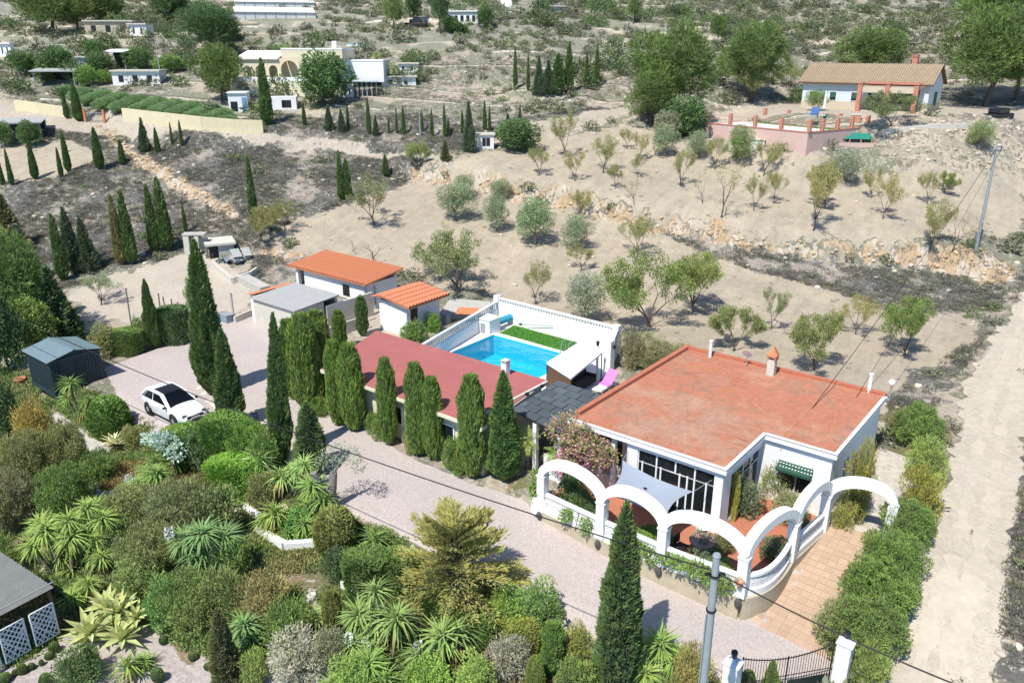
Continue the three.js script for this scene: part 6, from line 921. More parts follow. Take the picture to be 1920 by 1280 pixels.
yucca(690, 1300, [[0, 45, 1.2], [35, 30, 1.2], [-30, 20, 1]], 'yucca below the big star clump at the bottom edge', { col: C.yucca });
// silver-leaved tree and the forked pale trunk
{ const P = gp(332, 905), g = thing('silver_tree', 'slim silver-leaved tree with pale trunk below the car hedge', 'tree', P, 0); part('trunk', [bar(V3(.05, -.1, 0), V3(-.15, 1.4, 0), .06, .05), bar(V3(-.15, 1.4, 0), V3(-.5, 2.3, -.1), .04, .02), bar(V3(-.15, 1.4, 0), V3(.1, 2.4, .1), .04, .02)], M.barkGrey, g); part('crown', crown([[-.15, 2.3, 0, .55, .5], [-.6, 2.5, -.1, .4, .35], [.2, 1.9, .1, .45, .4], [-1.2, 2.4, -.3, .35, .3]], 900, { len: .17, w: .1, sd: 22, inner: .3 }), LM(...C.blue), g); }
{ const P = gp(618, 962), g = thing('pale_olive_tree', 'sparse grey tree with thick forked pale trunk beside the short cypress', 'tree', P, 0); const bk = surf([.27, .24, .21], { amt: .3, size: .5, bump: .02 });
  part('trunk', [bar(V3(0, -.2, 0), V3(.02, .7, 0), .42, .3, 9), bar(V3(-.08, .6, 0), V3(-.55, 2.2, .1), .24, .16, 8), bar(V3(.1, .6, 0), V3(.32, 2.1, -.1), .24, .17, 8), bar(V3(.32, 2.1, -.1), V3(.75, 2.7, -.4), .1, .05, 6)], bk, g); part('crown', crown([[.4, 2.9, -.4, .7, .45], [1.1, 2.8, -.5, .55, .4], [-.1, 2.7, 0, .5, .35], [1.5, 2.4, -.2, .4, .3]], 700, { len: .17, w: .04, sd: 32, inner: .2, wild: 1.1 }), LM(...C.oliveG), g); }
// small clipped balls on the gravel terrace
[[8, 1278, 1262, 24, 'leftmost'], [28, 1266, 1256, 10, 'second'], [42, 1262, 1244, 18, 'third'], [59, 1254, 1242, 14, 'fourth'], [78, 1247, 1238, 9, 'fifth'], [92, 1234, 1222, 16, 'sixth'], [102, 1222, 1203, 20, 'seventh']].forEach(([x, y, t, w, q], i) => px('small_ball_bush', 'egg', x, y, t, w, `${q} from the left of the tiny ball bushes along the iron fence`, 'bush', { v: i % 3, group: 'ball bushes along the iron fence', col: [.08, .12, .03] }));
[[307, 1206, 1190, 16, 'tiny bush on the gravel below the spreading shrub'], [362, 1236, 1222, 18, 'tiny bush on the gravel near two stones'], [389, 1254, 1242, 14, 'tiny bush on the gravel left of the bottom cypress'], [88, 1290, 1262, 24, 'small bush at the bottom edge of the gravel terrace'], [297, 1276, 1252, 24, 'small dark bush at the bottom right of the gravel terrace'], [150, 1285, 1226, 90, 'leafy bush at the bottom of the gravel terrace'], [176, 1260, 1215, 44, 'upright leafy shrub on the gravel terrace']].forEach(([x, y, t, w, l], i) => px('gravel_bush', i < 5 ? 'egg' : 'bush', x, y, t, w, l, 'bush', { v: i % 3, col: [.075, .12, .035] }));
[[62, 800, 640, 30]].forEach(() => 0);
// market garden rows before the yellow wall
for (let r = 0; r < 4; r++) for (let k = 0; k < 9; k++) { const x = 125 + k * 34 + r * 22, y = 178 + r * 9 + k * 4.2; if (x > 440) continue; px('vegetable_row_shrub', 'bush', x, y, y - 20, 44, `${ordn[k]} grey-green shrub of ${['the back', 'the second', 'the third', 'the front'][r]} row in the market garden`, 'shrub', { v: (r + k) % 3, col: [.12, .19, .085], group: 'shrub rows of the market garden' }); }
// ---- scattered growth
scatter('dry_scrub', 'grey dry scrub covering the fallow fields', 'scrub', tuftGeo, LM(1, 1, 1), 260000, () => { const [x, z] = anywhere(), id = zoneAt(x, z), n = vn(x * .35, z * .35), p = id === 2 ? .9 * sstep(.3, .52, n) + .12 : id === 0 ? .28 * sstep(.45, .65, n) : id === 9 ? .12 : id === 3 ? .1 : id === 1 ? .006 : 0; if (rnd() > p || sheetZone(x, z) || onRoad(x, z)) return null; const s = rr(.3, .85) * (id === 1 ? .7 : 1); return [x, gy(x, z) - .03, z, s, s * .75, rnd() < .2 ? [.16, .18, .08] : rnd() < (id === 2 ? .72 : .5) ? [.15, .145, .125] : [.3, .275, .215]]; }, 5);
scatter('far_trees', 'small green trees and bushes dotted over the far slopes', 'trees', treeletGeo, LM(1, 1, 1), 900, () => { const D = rr(112, 185), x = rr(-1, 1) * D * .7; if (rnd() > (x < 20 ? .8 : .35) || vn(x * .05, D * .05) < .4) return null; const s = rr(1.5, 3.2); return [x, gy(x, -D) - .1, -D, s, s * rr(.8, 1.2), rnd() < .6 ? [.13, .19, .06] : [.19, .21, .11]]; }, 16);
scatter('wild_shrubs', 'low wild shrubs dotted over the fields and far terraces', 'scrub', shrubGeo, LM(1, 1, 1), 34000, () => { const far = rnd() < .72; let x, z; if (far) { const D = 118 + Math.pow(rnd(), .8) * 150; x = rr(-1, 1) * (D * .72); z = -D; } else[x, z] = anywhere(); const id = far && -z > 133 ? -1 : zoneAt(x, z), n = vn(x * .07 + 3, z * .12), hill = x > 35 ? 1 : 0; const p = id === -1 ? (hill ? .85 : .6 * sstep(.33, .55, n)) : id === 0 ? .3 * sstep(.36, .58, n) : id === 2 ? .05 : id === 9 ? .05 : id === 3 ? .12 : 0; if (rnd() > p || sheetZone(x, z) || onRoad(x, z)) return null; const s = rr(.35, 1.1) * (rnd() < .08 ? 1.7 : 1); return [x, gy(x, z) - .05, z, s, s * rr(.7, 1.1), rnd() < .5 ? [.19, .2, .11] : rnd() < .5 ? [.25, .24, .165] : [.16, .21, .075]]; }, 6);
scatter('bank_stones', 'pale stones of the terrace banks and rubble slopes', 'stones', stoneGeo, new THREE.MeshStandardMaterial({ roughness: .95 }), 60000, () => { const [x, z] = anywhere(), id = zoneAt(x, z); const p = id === 3 ? .8 : id === 9 ? .5 : id === 2 ? .05 : id === 0 ? .05 : id === 7 ? .6 : id === 1 ? .012 : id === 4 ? .015 : 0; if (rnd() > p || sheetZone(x, z) || onRoad(x, z)) return null; const s = Math.pow(rnd(), 2.2) * .5 + .08; return [x, gy(x, z) + s * .06, z, s, s, id === 3 && rnd() < .6 ? [.5, .35, .2] : id === 7 ? [.5, .48, .43] : [.5, .43, .34]]; }, 8);
scatter('garden_ground_cover', 'low green and rusty ground cover of the lower garden', 'ground cover', coverGeo, LM(1, 1, 1), 260000, () => { const x = rr(-36, 16), z = rr(-52, -17), id = zoneAt(x, z); const [a, b] = toL(x, z); if (id !== 4 || (a > -44 && b < -20.6 && a < -10)) return null; const n = vn(x * .6, z * .6), n2 = vn(x * .3 + 20, z * .3); if (n < .2) return null; const s = rr(.4, 1.0); return [x, gy(x, z) - .04, z, s, s * rr(.7, 1.3), n2 > .72 && rnd() < .5 ? [.42, .27, .1] : n2 > .6 && rnd() < .6 ? [.36, .33, .12] : n > .55 ? [.22, .31, .075] : [.28, .32, .11]]; }, 9);
scatter('road_weeds', 'sparse green weeds on the dirt road', 'weeds', coverGeo, LM(1, 1, 1), 1500, () => { const [x, z] = anywhere(); const [a, b] = toL(x, z); if (a < -4.5 || a > 6 || vn(x * .5, z * .5) < .68) return null; const s = rr(.5, 1.2); return [x, gy(x, z) + .01, z, s, s * .6, [.13, .15, .07]]; }, 10);
// ---------------------------------------------------------------- the white car
{
  const S = site('parked_car', 'white hatchback car with dark panoramic glass roof parked on the pink gravel drive', 'car', -41.3, -20.8, gl(-41.3, -20.8).y + .03), o = S.o;
  const paint = new THREE.MeshPhysicalMaterial({ color: lin(.78, .79, .8), roughness: .32, clearcoat: 1, clearcoatRoughness: .05 }), tyre = new THREE.MeshStandardMaterial({ color: lin(.015, .015, .016), roughness: .8 }), glass = new THREE.MeshPhysicalMaterial({ color: lin(.004, .006, .011), roughness: .12, specularIntensity: .5 }), trim = new THREE.MeshStandardMaterial({ color: lin(.015, .015, .017), roughness: .5 });
  { // body: cross-sections lofted from tail to nose
    const st = [[-2.22, .62, .42, .62, .66], [-2.2, .72, .34, .92, .8], [-2.1, .82, .27, 1.06, .86], [-1.8, .88, .24, 1.1, .9], [-1, .91, .22, 1.08, .92], [0, .91, .22, 1.06, .92], [.8, .9, .22, 1.06, .9], [1.2, .9, .23, 1.03, .88], [1.6, .88, .24, .97, .84], [1.95, .83, .26, .88, .78], [2.14, .74, .3, .76, .68], [2.22, .6, .38, .6, .54]];
    const sec = ([x, w, y0, y1, ys]) => { const h = [[0, y1 + .02], [w * .45, y1 + .012], [w * .78, y1 - .015], [w * .93, y1 - .07], [w, ys - .06], [w * 1.0, (ys + y0) / 2], [w * .97, y0 + .08], [w * .9, y0], [0, y0]]; return [...h.map(([z, y]) => [x, y, z]), ...h.slice(1, -1).reverse().map(([z, y]) => [x, y, -z])]; };
    const pos = [], idx = [], m = 16; for (const q of st) for (const p of sec(q)) pos.push(...p); for (let i = 0; i + 1 < st.length; i++) for (let k = 0; k < m; k++) { const a = i * m + k, b = i * m + (k + 1) % m, c = a + m, d = b + m; idx.push(a, b, c, b, d, c); } for (let k = 1; k + 1 < m; k++) { idx.push(0, k, k + 1); const e = (st.length - 1) * m; idx.push(e, e + k + 1, e + k); }
    const g = new THREE.BufferGeometry(); g.setAttribute('position', new THREE.Float32BufferAttribute(pos, 3)); g.setIndex(idx); g.computeVertexNormals(); part('body', g, paint, o); }
  const B = [[-2.08, .98, .85], [1.08, .98, .83]], T = [[-1.7, 1.44, .64], [.1, 1.47, .62]];
  const q = (f, t, s) => [B[0][0] + (B[1][0] - B[0][0]) * f + ((T[0][0] + (T[1][0] - T[0][0]) * f) - (B[0][0] + (B[1][0] - B[0][0]) * f)) * t, 1.0 + (.5 + .02 * f) * t + .05 * Math.sin(Math.PI * f) * t, s * (.86 - .2 * t)];
  const N = 10, f = []; for (let i = 0; i < N; i++) { const a = i / N, b = (i + 1) / N; for (const s of [-1, 1]) f.push(s > 0 ? [q(a, 0, s), q(b, 0, s), q(b, 1, s), q(a, 1, s)] : [q(a, 0, s), q(a, 1, s), q(b, 1, s), q(b, 0, s)]); f.push([q(a, 1, -1), q(a, 1, 1), q(b, 1, 1), q(b, 1, -1)]); }
  f.push([q(0, 0, -1), q(0, 0, 1), q(0, 1, 1), q(0, 1, -1)], [q(1, 0, -1), q(1, 1, -1), q(1, 1, 1), q(1, 0, 1)]); part('cabin', tri(f), paint, o);
  const off = (p, d) => [p[0] + d[0], p[1] + d[1], p[2] + d[2]];
  const pane = (name, pts, d) => part(name, tri([pts.map(p => off(p, d))]), glass, o);
  const L = (a, b, t) => [a[0] + (b[0] - a[0]) * t, a[1] + (b[1] - a[1]) * t, a[2] + (b[2] - a[2]) * t];
  { const a = L(q(1, 0, -1), q(1, 0, 1), .05), b = L(q(1, 1, -1), q(1, 1, 1), .08), c = L(q(1, 1, -1), q(1, 1, 1), .92), d = L(q(1, 0, -1), q(1, 0, 1), .95); pane('windscreen', [a, b, c, d], [.01, .01, 0]);
    const g = []; for (let i = 4; i < 10; i++) { const m = t => [L(q(t, 1, -1), q(t, 1, 1), .08), L(q(t, 1, -1), q(t, 1, 1), .92)], [x, y] = m(i / 10), [z, w] = m((i + 1) / 10); g.push([x, y, w, z].map(p => off(p, [0, .012, 0]))); } part('roof_glass', tri(g), glass, o); }
  for (const s of [-1, 1]) { const z = s * .012; for (const [a0, a1, b0, b1] of [[.1, .42, .2, .46], [.45, .9, .49, .82], [.03, .08, .12, .17]]) { const P = [L(q(a0, 0, s), q(a0, 1, s), .1), L(q(a1, 0, s), q(a1, 1, s), .1), L(q(b1, 0, s), q(b1, 1, s), .84), L(q(b0, 0, s), q(b0, 1, s), .84)]; pane('side_window', s > 0 ? P : P.reverse(), [0, .004, z]); }
    const mir = part('wing_mirror', muv(new THREE.SphereGeometry(.1, 10, 8)), trim, o); mir.scale.set(.7, .8, 1.2); mir.position.set(.78, 1.02, s * .98);
    part('headlight', rbx(1.9, 2.16, .66, .8, s > 0 ? .46 : -.72, s > 0 ? .72 : -.46, .03), new THREE.MeshPhysicalMaterial({ color: lin(.12, .13, .15), roughness: .1, clearcoat: 1 }), o); part('door_handle', rbx(-.35, -.17, .84, .87, s * .885 - .012, s * .885 + .012, .01), paint, o); part('sill', bx(-.9, .88, .2, .28, s > 0 ? .78 : -.86, s > 0 ? .86 : -.78), trim, o); }
  part('rear_window', tri([[L(q(0, .1, -1), q(0, .1, 1), .1), L(q(0, .1, -1), q(0, .1, 1), .9), L(q(0, .85, -1), q(0, .85, 1), .9), L(q(0, .85, -1), q(0, .85, 1), .1)].map(p => off(p, [-.012, .01, 0]))]), glass, o);
  part('grille', rbx(2.0, 2.225, .52, .68, -.5, .5, .03), trim, o); part('lower_intake', rbx(2.05, 2.235, .38, .46, -.5, .5, .02), trim, o); part('licence_plate', bx(2.226, 2.245, .5, .6, -.24, .24), M.whiteTrim, o);
  const wheel = new THREE.TorusGeometry(.25, .11, 10, 24), hub = new THREE.CylinderGeometry(.2, .2, .12, 16); hub.rotateX(Math.PI / 2); for (const [x, z] of [[1.38, .84], [1.38, -.84], [-1.32, .84], [-1.32, -.84]]) { const arch = new THREE.CylinderGeometry(.42, .42, .04, 20); arch.rotateX(Math.PI / 2); part('wheel_arch', muv(arch), trim, o).position.set(x, .37, Math.sign(z) * .885); const w = part('wheel', muv(wheel), tyre, o); w.position.set(x, .36, z * 1.03); const h = part('rim', muv(hub), M.steel, w); }
}
// ---------------------------------------------------------------- poles and wires
const atH = (x, y, h) => { const r = rayOf(x, y), t = (h - CAMH) / r.y; return V3(r.x * t, h, r.z * t); };
const wires = (name, label, A, B, sag, n = 24, r = .022) => { const o = thing(name, label, 'cable', A, 0), pts = []; for (let i = 0; i <= n; i++) { const t = i / n; pts.push(B.clone().sub(A).multiplyScalar(t).add(V3(0, -sag * 4 * t * (1 - t), 0))); } part('strand', muv(new THREE.TubeGeometry(new THREE.CatmullRomCurve3(pts), n * 2, r, 5)), M.black, o); };
{
  const galv = surf([.27, .31, .32], { amt: .1, size: .9, rough: .6, bump: 0, streak: .08 });
  const top = atH(1345, 1036, 7.2), base = V3(top.x, gy(top.x, top.z), top.z), o = thing('utility_pole', 'tall grey metal pole in front of the gate, cut by the bottom edge', 'pole', base, 0), h = top.y - base.y;
  part('shaft', cyl(.155, .1, h, 0, -.1, 0, 16), galv, o); part('cap', cyl(.12, .09, .06, 0, h - .1, 0, 16), galv, o); for (const y of [h - .75, h - 1.9]) part('band', cyl(.145, .145, .05, 0, y, 0, 16), M.black, o); part('wire_clamp', bx(-.28, .28, h - .72, h - .66, -.04, .04), M.black, o); part('conduit', bar(V3(-.18, .2, .08), V3(-.14, h - 2, .05), .02), galv, o);
  const A = V3(top.x, top.y - .6, top.z); wires('overhead_cable', 'black cable running from the front pole across the drive to the upper left', A, atH(-70, 545, 6.2), .9); wires('overhead_cable', 'black cable running from the front pole across the dirt road to the lower right', A, atH(2150, 1415, 6.8), .3);
  const rb = gp(1830, 472), rh = heightTo(rb, 268), ro = thing('utility_pole', 'grey pole standing between the terraces at the right', 'pole', rb, 0); part('shaft', cyl(.15, .1, rh, 0, -.2, 0, 12), galv, ro); part('cross_arm', bx(-.5, .5, rh - .6, rh - .5, -.05, .05), galv, ro); for (const x of [-.4, 0, .4]) part('insulator', cyl(.04, .05, .14, x, rh - .5, 0, 8), M.black, ro);
  wires('overhead_cable', 'black cable from the right pole down to the wall above the green awning', V3(rb.x, rb.y + rh - .5, rb.z), toW(-10.5, -33.15, 2.75), .5, 24, .018); wires('overhead_cable', 'second thin cable from the right pole to the right part of the villa wall', V3(rb.x + .4, rb.y + rh - .5, rb.z), toW(-9.0, -33.15, 2.3), .5, 24, .012);
  [[302, 152, 68, 'thin grey pole among the trees of the far garden at the upper left'], [1187, 42, 0, 'pale post at the top edge beside a narrow pine'], [438, 600, 548, 'concrete post at the corner of the yard'], [788, 255, 205, 'thin post in the scrub beside the cypress row']].forEach(([x, y, t, l], i) => { const P = gp(x, y), hh = heightTo(P, t), q = thing('post', l, 'pole', P, 0); part('shaft', cyl(i === 2 ? .1 : .09, i === 2 ? .1 : .06, hh, 0, -.1, 0, 8), i === 2 ? M.concrete : galv, q); part('cap', cyl(.1, .08, .06, 0, hh - .1, 0, 8), M.steel, q); });
  [[285, 592, 545], [303, 606, 550], [314, 604, 556], [326, 602, 560], [338, 600, 566], [246, 612, 540], [352, 597, 566]].forEach(([x, y, t], i) => { const P = gp(x, y), hh = Math.max(1, heightTo(P, t)), q = thing('fence_post', `${ordn[i]} thin wooden post of the open yard fence behind the boxy hedge`, 'fence post', P, 0, 'posts of the open yard fence'); part('shaft', bar(V3(0, -.1, 0), V3(rr(-.1, .1), hh, 0), .05), M.barkGrey, q); part('wire', bar(V3(0, hh * .7, 0), V3(.6, hh * .68, .1), .008, .008, 4), M.steel, q); });
}
// ---------------------------------------------------------------- things about the villa
PIL.slice(0, 4).forEach(([a, b], i) => { const S = site('pillar_lantern', `dark oval wall lantern under the ${['first', 'second', 'third', 'corner'][i]} arch pillar from the left`, 'wall lamp', a, b + .25, -.25); part('body', muv(new THREE.SphereGeometry(.15, 12, 10)).scale(1, 1.5, .7), surf([.08, .075, .07], { amt: .4, size: .3 }), S.o); part('bracket', bx(-.03, .03, -.03, .12, -.1, 0), M.black, S.o); });
{ const S = site('flower_pot', 'small terracotta wall pot with dry plant on the corner arch pillar', 'flower pot', -8.95, -25.45, .55); part('pot', cyl(.08, .13, .2, 0, 0, 0, 10), M.clay, S.o); part('plant', crown([[0, .25, 0, .16, .12]], 60, { len: .12, w: .05 }), LM(.26, .2, .12), S.o); }
{ const S = site('garden_table', 'round dark table with pinkish cloth under the third arch', 'table', -11.3, -27.1, .05); part('tabletop', cyl(.55, .55, .04, 0, .72, 0, 20), surf([.42, .24, .24], { amt: .2, size: .5 }), S.o); part('leg', cyl(.06, .06, .72, 0, 0, 0, 8), M.black, S.o); part('foot', cyl(.3, .2, .04, 0, 0, 0, 12), M.black, S.o);
  const chair = (label, a, b, t, m) => { const C = site('garden_chair', label, 'chair', a, b, .05); C.o.rotation.y = t; part('seat', rbx(-.23, .23, .42, .47, -.23, .23, .015), m, C.o); part('backrest', rbx(-.23, .23, .5, .92, -.25, -.21, .015), m, C.o); for (const x of [-.2, .2]) for (const z of [-.2, .2]) part('leg', bx(x - .02, x + .02, 0, .42, z - .02, z + .02), m, C.o); };
  chair('dark garden chair beside the round table under the third arch', -12.0, -26.6, .8, M.black); chair('reddish garden chair between round table and glass doors', -10.6, -27.8, 2.4, M.wood); chair('white garden chair at the corner of the glass doors', -11.9, -28.4, 0, M.whiteTrim);
  const C = site('side_table', 'dark round side table with grey top beside the pink towel', 'table', -22.2, -38.1, 0); part('tabletop', cyl(.45, .45, .04, 0, .7, 0, 18), M.steel, C.o); part('leg', cyl(.05, .05, .7, 0, 0, 0, 8), M.black, C.o); part('foot', cyl(.28, .2, .03, 0, 0, 0, 12), M.black, C.o); }
{ const P = gp(479, 806), o = thing('pot_stand', 'dark blue container on a white post at the drive edge below the cypresses', 'planter', P, .4); const nv = surf([.02, .025, .09], { amt: .2, size: .4 }); part('post', bx(-.16, .1, -.05, .42, -.13, .13), M.white, o); part('container', [rbx(-.22, .22, .42, 1.0, -.2, .2, .06)], nv, o); part('lid', rbx(-.16, .16, 1.0, 1.1, -.15, .15, .03), M.black, o); part('handle', bx(-.08, .08, 1.1, 1.16, -.02, .02), M.steel, o); }
{ const P = gp(40, 722), o = thing('terracotta_pot', 'orange terracotta pot below the metal shed', 'flower pot', P, 0); part('pot', new THREE.LatheGeometry([[.001, 0], [.2, 0], [.3, .4], [.34, .46], [.34, .52], [.28, .52], [.26, .4], [.001, .38]].map(p => new THREE.Vector2(...p)), 16), M.clay, o); part('soil', cyl(.27, .27, .02, 0, .43, 0, 14), M.bark, o); }
[['green creeper hanging over the balustrade below the third arch', -11, -25.38, [[-1, .55, 0, .35, .2], [-.4, .6, .05, .4, .22], [.3, .7, .05, .45, .25], [.9, .55, .05, .4, .25], [1.4, .4, .05, .35, .3]], 1700], ['sparse creeper on the balustrade below the second arch', -13.4, -25.42, [[-.8, .5, .05, .3, .3], [.1, .5, .05, .35, .3], [.7, .35, .05, .3, .3]], 700], ['small climber on the balustrade below the first arch', -16.6, -25.55, [[-.5, .5, .05, .3, .3], [.6, .4, .05, .3, .35]], 420], ['bright climber behind the leftmost arch pillar', -19.1, -26.0, [[0, .8, 0, .35, .5], [0, 1.5, -.1, .35, .4]], 600]].forEach(([l, a, b, lumps, n], i) => { const S = site('creeper', l, 'creeper', a, b, 0); part('foliage', crown(lumps, n, { len: .14, w: .08, sd: 90 + i, inner: .2 }), LM(.1, .16, .035), S.o); part('stem', bar(V3(0, -.1, 0), V3(.2, .9, .05), .02), M.bark, S.o); });
// low white garden walls
const lowWall = (label, pts, h, w, mat, name = 'garden_wall', cat = 'wall') => { const P = pts.map(([x, y]) => gp(x, y)), o = thing(name, label, cat, P[0], 0); for (let i = 0; i + 1 < P.length; i++) { const A = P[i].clone().sub(P[0]), B = P[i + 1].clone().sub(P[0]), d = B.clone().sub(A); const n = V3(-d.z, 0, d.x).normalize().multiplyScalar(w / 2), q = (p, s, y) => [p.x + n.x * s, p.y + y, p.z + n.z * s]; part('wall_section', tri([[q(A, 1, h), q(B, 1, h), q(B, -1, h), q(A, -1, h)].reverse(), [q(A, 1, -.9), q(B, 1, -.9), q(B, 1, h), q(A, 1, h)], [q(A, -1, -.9), q(A, -1, h), q(B, -1, h), q(B, -1, -.9)], [q(A, 1, -.9), q(A, 1, h), q(A, -1, h), q(A, -1, -.9)], [q(B, 1, -.9), q(B, -1, -.9), q(B, -1, h), q(B, 1, h)]]), mat, o); } return o; };
lowWall('white garden edging wall behind the olive shrub, upper piece', [[436, 938], [462, 955], [490, 980]], .35, .3, M.white);
lowWall('white zigzag garden wall below the yucca clumps', [[486, 1002], [512, 1020], [534, 1032], [570, 1030], [598, 1026], [614, 1036]], .45, .3, M.white);
lowWall('white low garden wall behind the star yucca clump', [[644, 1105], [668, 1120], [690, 1128], [745, 1122]], .5, .3, M.white);
{ const o = lowWall('pale concrete path edge running down below the metal shed', [[92, 782], [150, 812], [212, 868]], .06, .9, M.concrete, 'concrete_path', 'path'); }
{ reseed(404); const P0 = gp(395, 745), o = thing('stone_border', 'ring of pale border stones at the foot of the tallest cypress', 'stone border', P0, 0); for (const [x, y] of [[384, 738], [392, 752], [402, 760], [413, 756], [420, 748], [376, 728], [408, 764], [398, 757]]) { const P = gp(x, y), q = part('border_stone', stoneGeo, M.render, o); q.position.copy(P.sub(P0)); q.scale.set(rr(.4, .6), rr(.3, .5), rr(.35, .5)); } }
// corrugated shelter, lattice and iron fence at the lower left
{ const P = gp(-32, 1246), o = thing('corrugated_shelter', 'grey corrugated roof shelter with white lattice at the lower left corner', 'shelter', V3(P.x, P.y, P.z), -TH + .08); const y = P.y, g = surf([.21, .22, .205], { amt: .2, size: 1.5, streak: .15 });
  const W = 4.2, f = []; const R = (i, z) => [-3.2 + W * i / 40, 2.25 + .045 * Math.cos(i * Math.PI) - z * -.0, z]; for (let i = 0; i < 40; i++) f.push([R(i, -2.6), R(i, .9), R(i + 1, .9), R(i + 1, -2.6)]); const rf = part('roof', tri(f), g, o); part('ridge_bar', bar(V3(.7, 2.34, -2.7), V3(.7, 2.34, .9), .03), M.steel, o); part('fascia', bx(-3.2, 1.0, 2.13, 2.2, .86, .9), M.wood, o);
  for (const [x, z] of [[-3, .8], [.9, .8], [-3, -2.4], [.9, -2.4]]) part('post', bx(x - .06, x + .06, -.3, 2.2, z - .06, z + .06), M.wood, o);
  for (const z of [-1.95, -.85, .2]) { const l = [], x = .98, Y = t => .25 + 1.45 * t, q = (u, t) => V3(x + (u > 0 ? .02 : 0), Y(t), z + u); for (let k = 0; k < 6; k++) { const a = k / 6; l.push(bar(q(-.42, a), q(-.42 + .84 * Math.min(1, (1 - a) * 1.6), a + Math.min(1 - a, .84 / 1.34)), .03, .03, 4), bar(q(.42, a), q(.42 - .84 * Math.min(1, (1 - a) * 1.6), a + Math.min(1 - a, .84 / 1.34)), .03, .03, 4)); } for (const t of [0, 1]) l.push(bar(q(-.44, t), q(.44, t), .035, .035, 4)); for (const u of [-.44, .44]) l.push(bar(q(u, 0), q(u, 1), .035, .035, 4)); for (let k = 1; k < 4; k++) l.push(bar(q(-.44 + k * .2, 0), q(.44, 1 - k * .22), .03, .03, 4), bar(q(.44 - k * .2, 0), q(-.44, 1 - k * .22), .03, .03, 4)); part('lattice_panel', l, M.whiteTrim, o); } }
{ const pts = [[-30, 1262], [60, 1222], [145, 1172], [92, 1112]].map(p => gp(...p)), o = thing('iron_fence', 'low black iron fence round the shelter at the lower left', 'fence', pts[0], 0); for (let s = 0; s < 3; s++) { const A = pts[s].clone().sub(pts[0]), B = pts[s + 1].clone().sub(pts[0]), n = Math.round(A.distanceTo(B) / .16); for (let i = 0; i <= n; i++) { const p = A.clone().lerp(B, i / n); part('bar', bar(p, p.clone().add(V3(0, .95, 0)), i % 8 ? .012 : .03, undefined, 4), M.black, o); } for (const h of [.12, .9]) part('rail', bar(A.clone().add(V3(0, h, 0)), B.clone().add(V3(0, h, 0)), .02, .02, 5), M.black, o); } }
// ---------------------------------------------------------------- ruined store and yard at the left
function frameAt(name, label, cat, px0, px1, group, level) { const A = gp(...px0), B = level ? atH(px1[0], px1[1], A.y).lerp(gp(...px1), level) : gp(...px1), L = Math.hypot(B.x - A.x, B.z - A.z); A.y = Math.min(A.y, B.y); const o = thing(name, label, cat, A, -Math.atan2(B.z - A.z, B.x - A.x), group); return { o, L, A, add: (n, g, m, p = o) => part(n, g, m, p), h: y => heightTo(A, y) }; }
{ const S = frameAt('ruined_store', 'low concrete store with flat slab roof and two tall white posts', 'shed', [392, 488], [440, 478]); const L = S.L; S.add('wall', [bx(0, L, -.4, 1.3, -2.6, -2.4), bx(L - .2, L, -.4, 1.3, -2.4, 0), bx(.9, L - .2, -.4, 1.3, -.2, 0)], M.concrete); S.add('roof_slab', bx(-.2, L + .2, 1.302, 1.5, -2.8, .2), M.render); S.add('doorway', bx(.1, .85, 0, 1.25, -.25, -.2), M.black);
  const T = frameAt('broken_wall', 'tall broken white wall piece behind the big cypress', 'wall', [347, 482], [388, 480]); S.o; T.add('post', bx(0, .5, -.3, 2, -.3, 0), M.render); T.add('post', bx(1.0, 1.35, -.3, 1.95, -.3, 0), M.render); T.add('lintel', bx(-.05, T.L, 2.002, 2.15, -.9, .05), M.concrete); T.add('wall_face', bx(.5, T.L, -.3, 1.6, -.9, -.7), M.render);
  const R = frameAt('sheet_panels', 'leaning pale sheet panels on a low stone wall', 'panels', [438, 496], [470, 486]); R.add('panel', [bx(0, .8, .7, .76, -1.5, 0)], M.fibre).rotation.x = .3; R.add('panel', bx(.95, 1.7, .7, .76, -1.5, 0), M.fibre).rotation.x = .3; R.add('stone_base', bx(-.1, R.L, -.4, .55, -.9, -.1), M.beige);
  const U = frameAt('tarpaulin', 'crumpled blue-grey tarpaulin beside the concrete store', 'tarpaulin', [404, 496], [452, 500]); const n = 12, f = []; const pt = (i, j) => [i / n * U.L, .35 + .5 * vn(i * .8 + 3, j * .8) - .3 * Math.abs(i / n - .5), -j / n * 1.8]; for (let i = 0; i < n; i++) for (let j = 0; j < n; j++) f.push([pt(i, j), pt(i + 1, j), pt(i + 1, j + 1), pt(i, j + 1)]); const tm = surf([.26, .3, .34], { amt: .2, size: .8 }); tm.side = THREE.DoubleSide; part('cover', tri(f), tm, U.o); part('weights', bx(.3, .7, .1, .5, -.5, -.2), M.concrete, U.o); }
lowWall('pale rendered yard wall below the tarpaulin', [[398, 500], [436, 532], [470, 520], [482, 512]], .55, .2, M.render); lowWall('long grey slab wall between tarpaulin and orange-tiled sheds', [[452, 524], [498, 548]], .5, 1.0, M.concrete); lowWall('low pale wall at the foot of the store shed by the drive', [[440, 605], [480, 588]], .5, .18, M.render);
{ const P = gp(425, 602), o = thing('water_trough', 'small blue-grey tank behind the tallest cypress', 'tank', P, -TH); part('tank', rbx(-.6, .6, 0, .6, -.4, .4, .05), surf([.22, .3, .34], { amt: .15, size: .6 }), o); part('rim', bx(-.62, .62, .6, .64, -.42, .42), M.steel, o); }
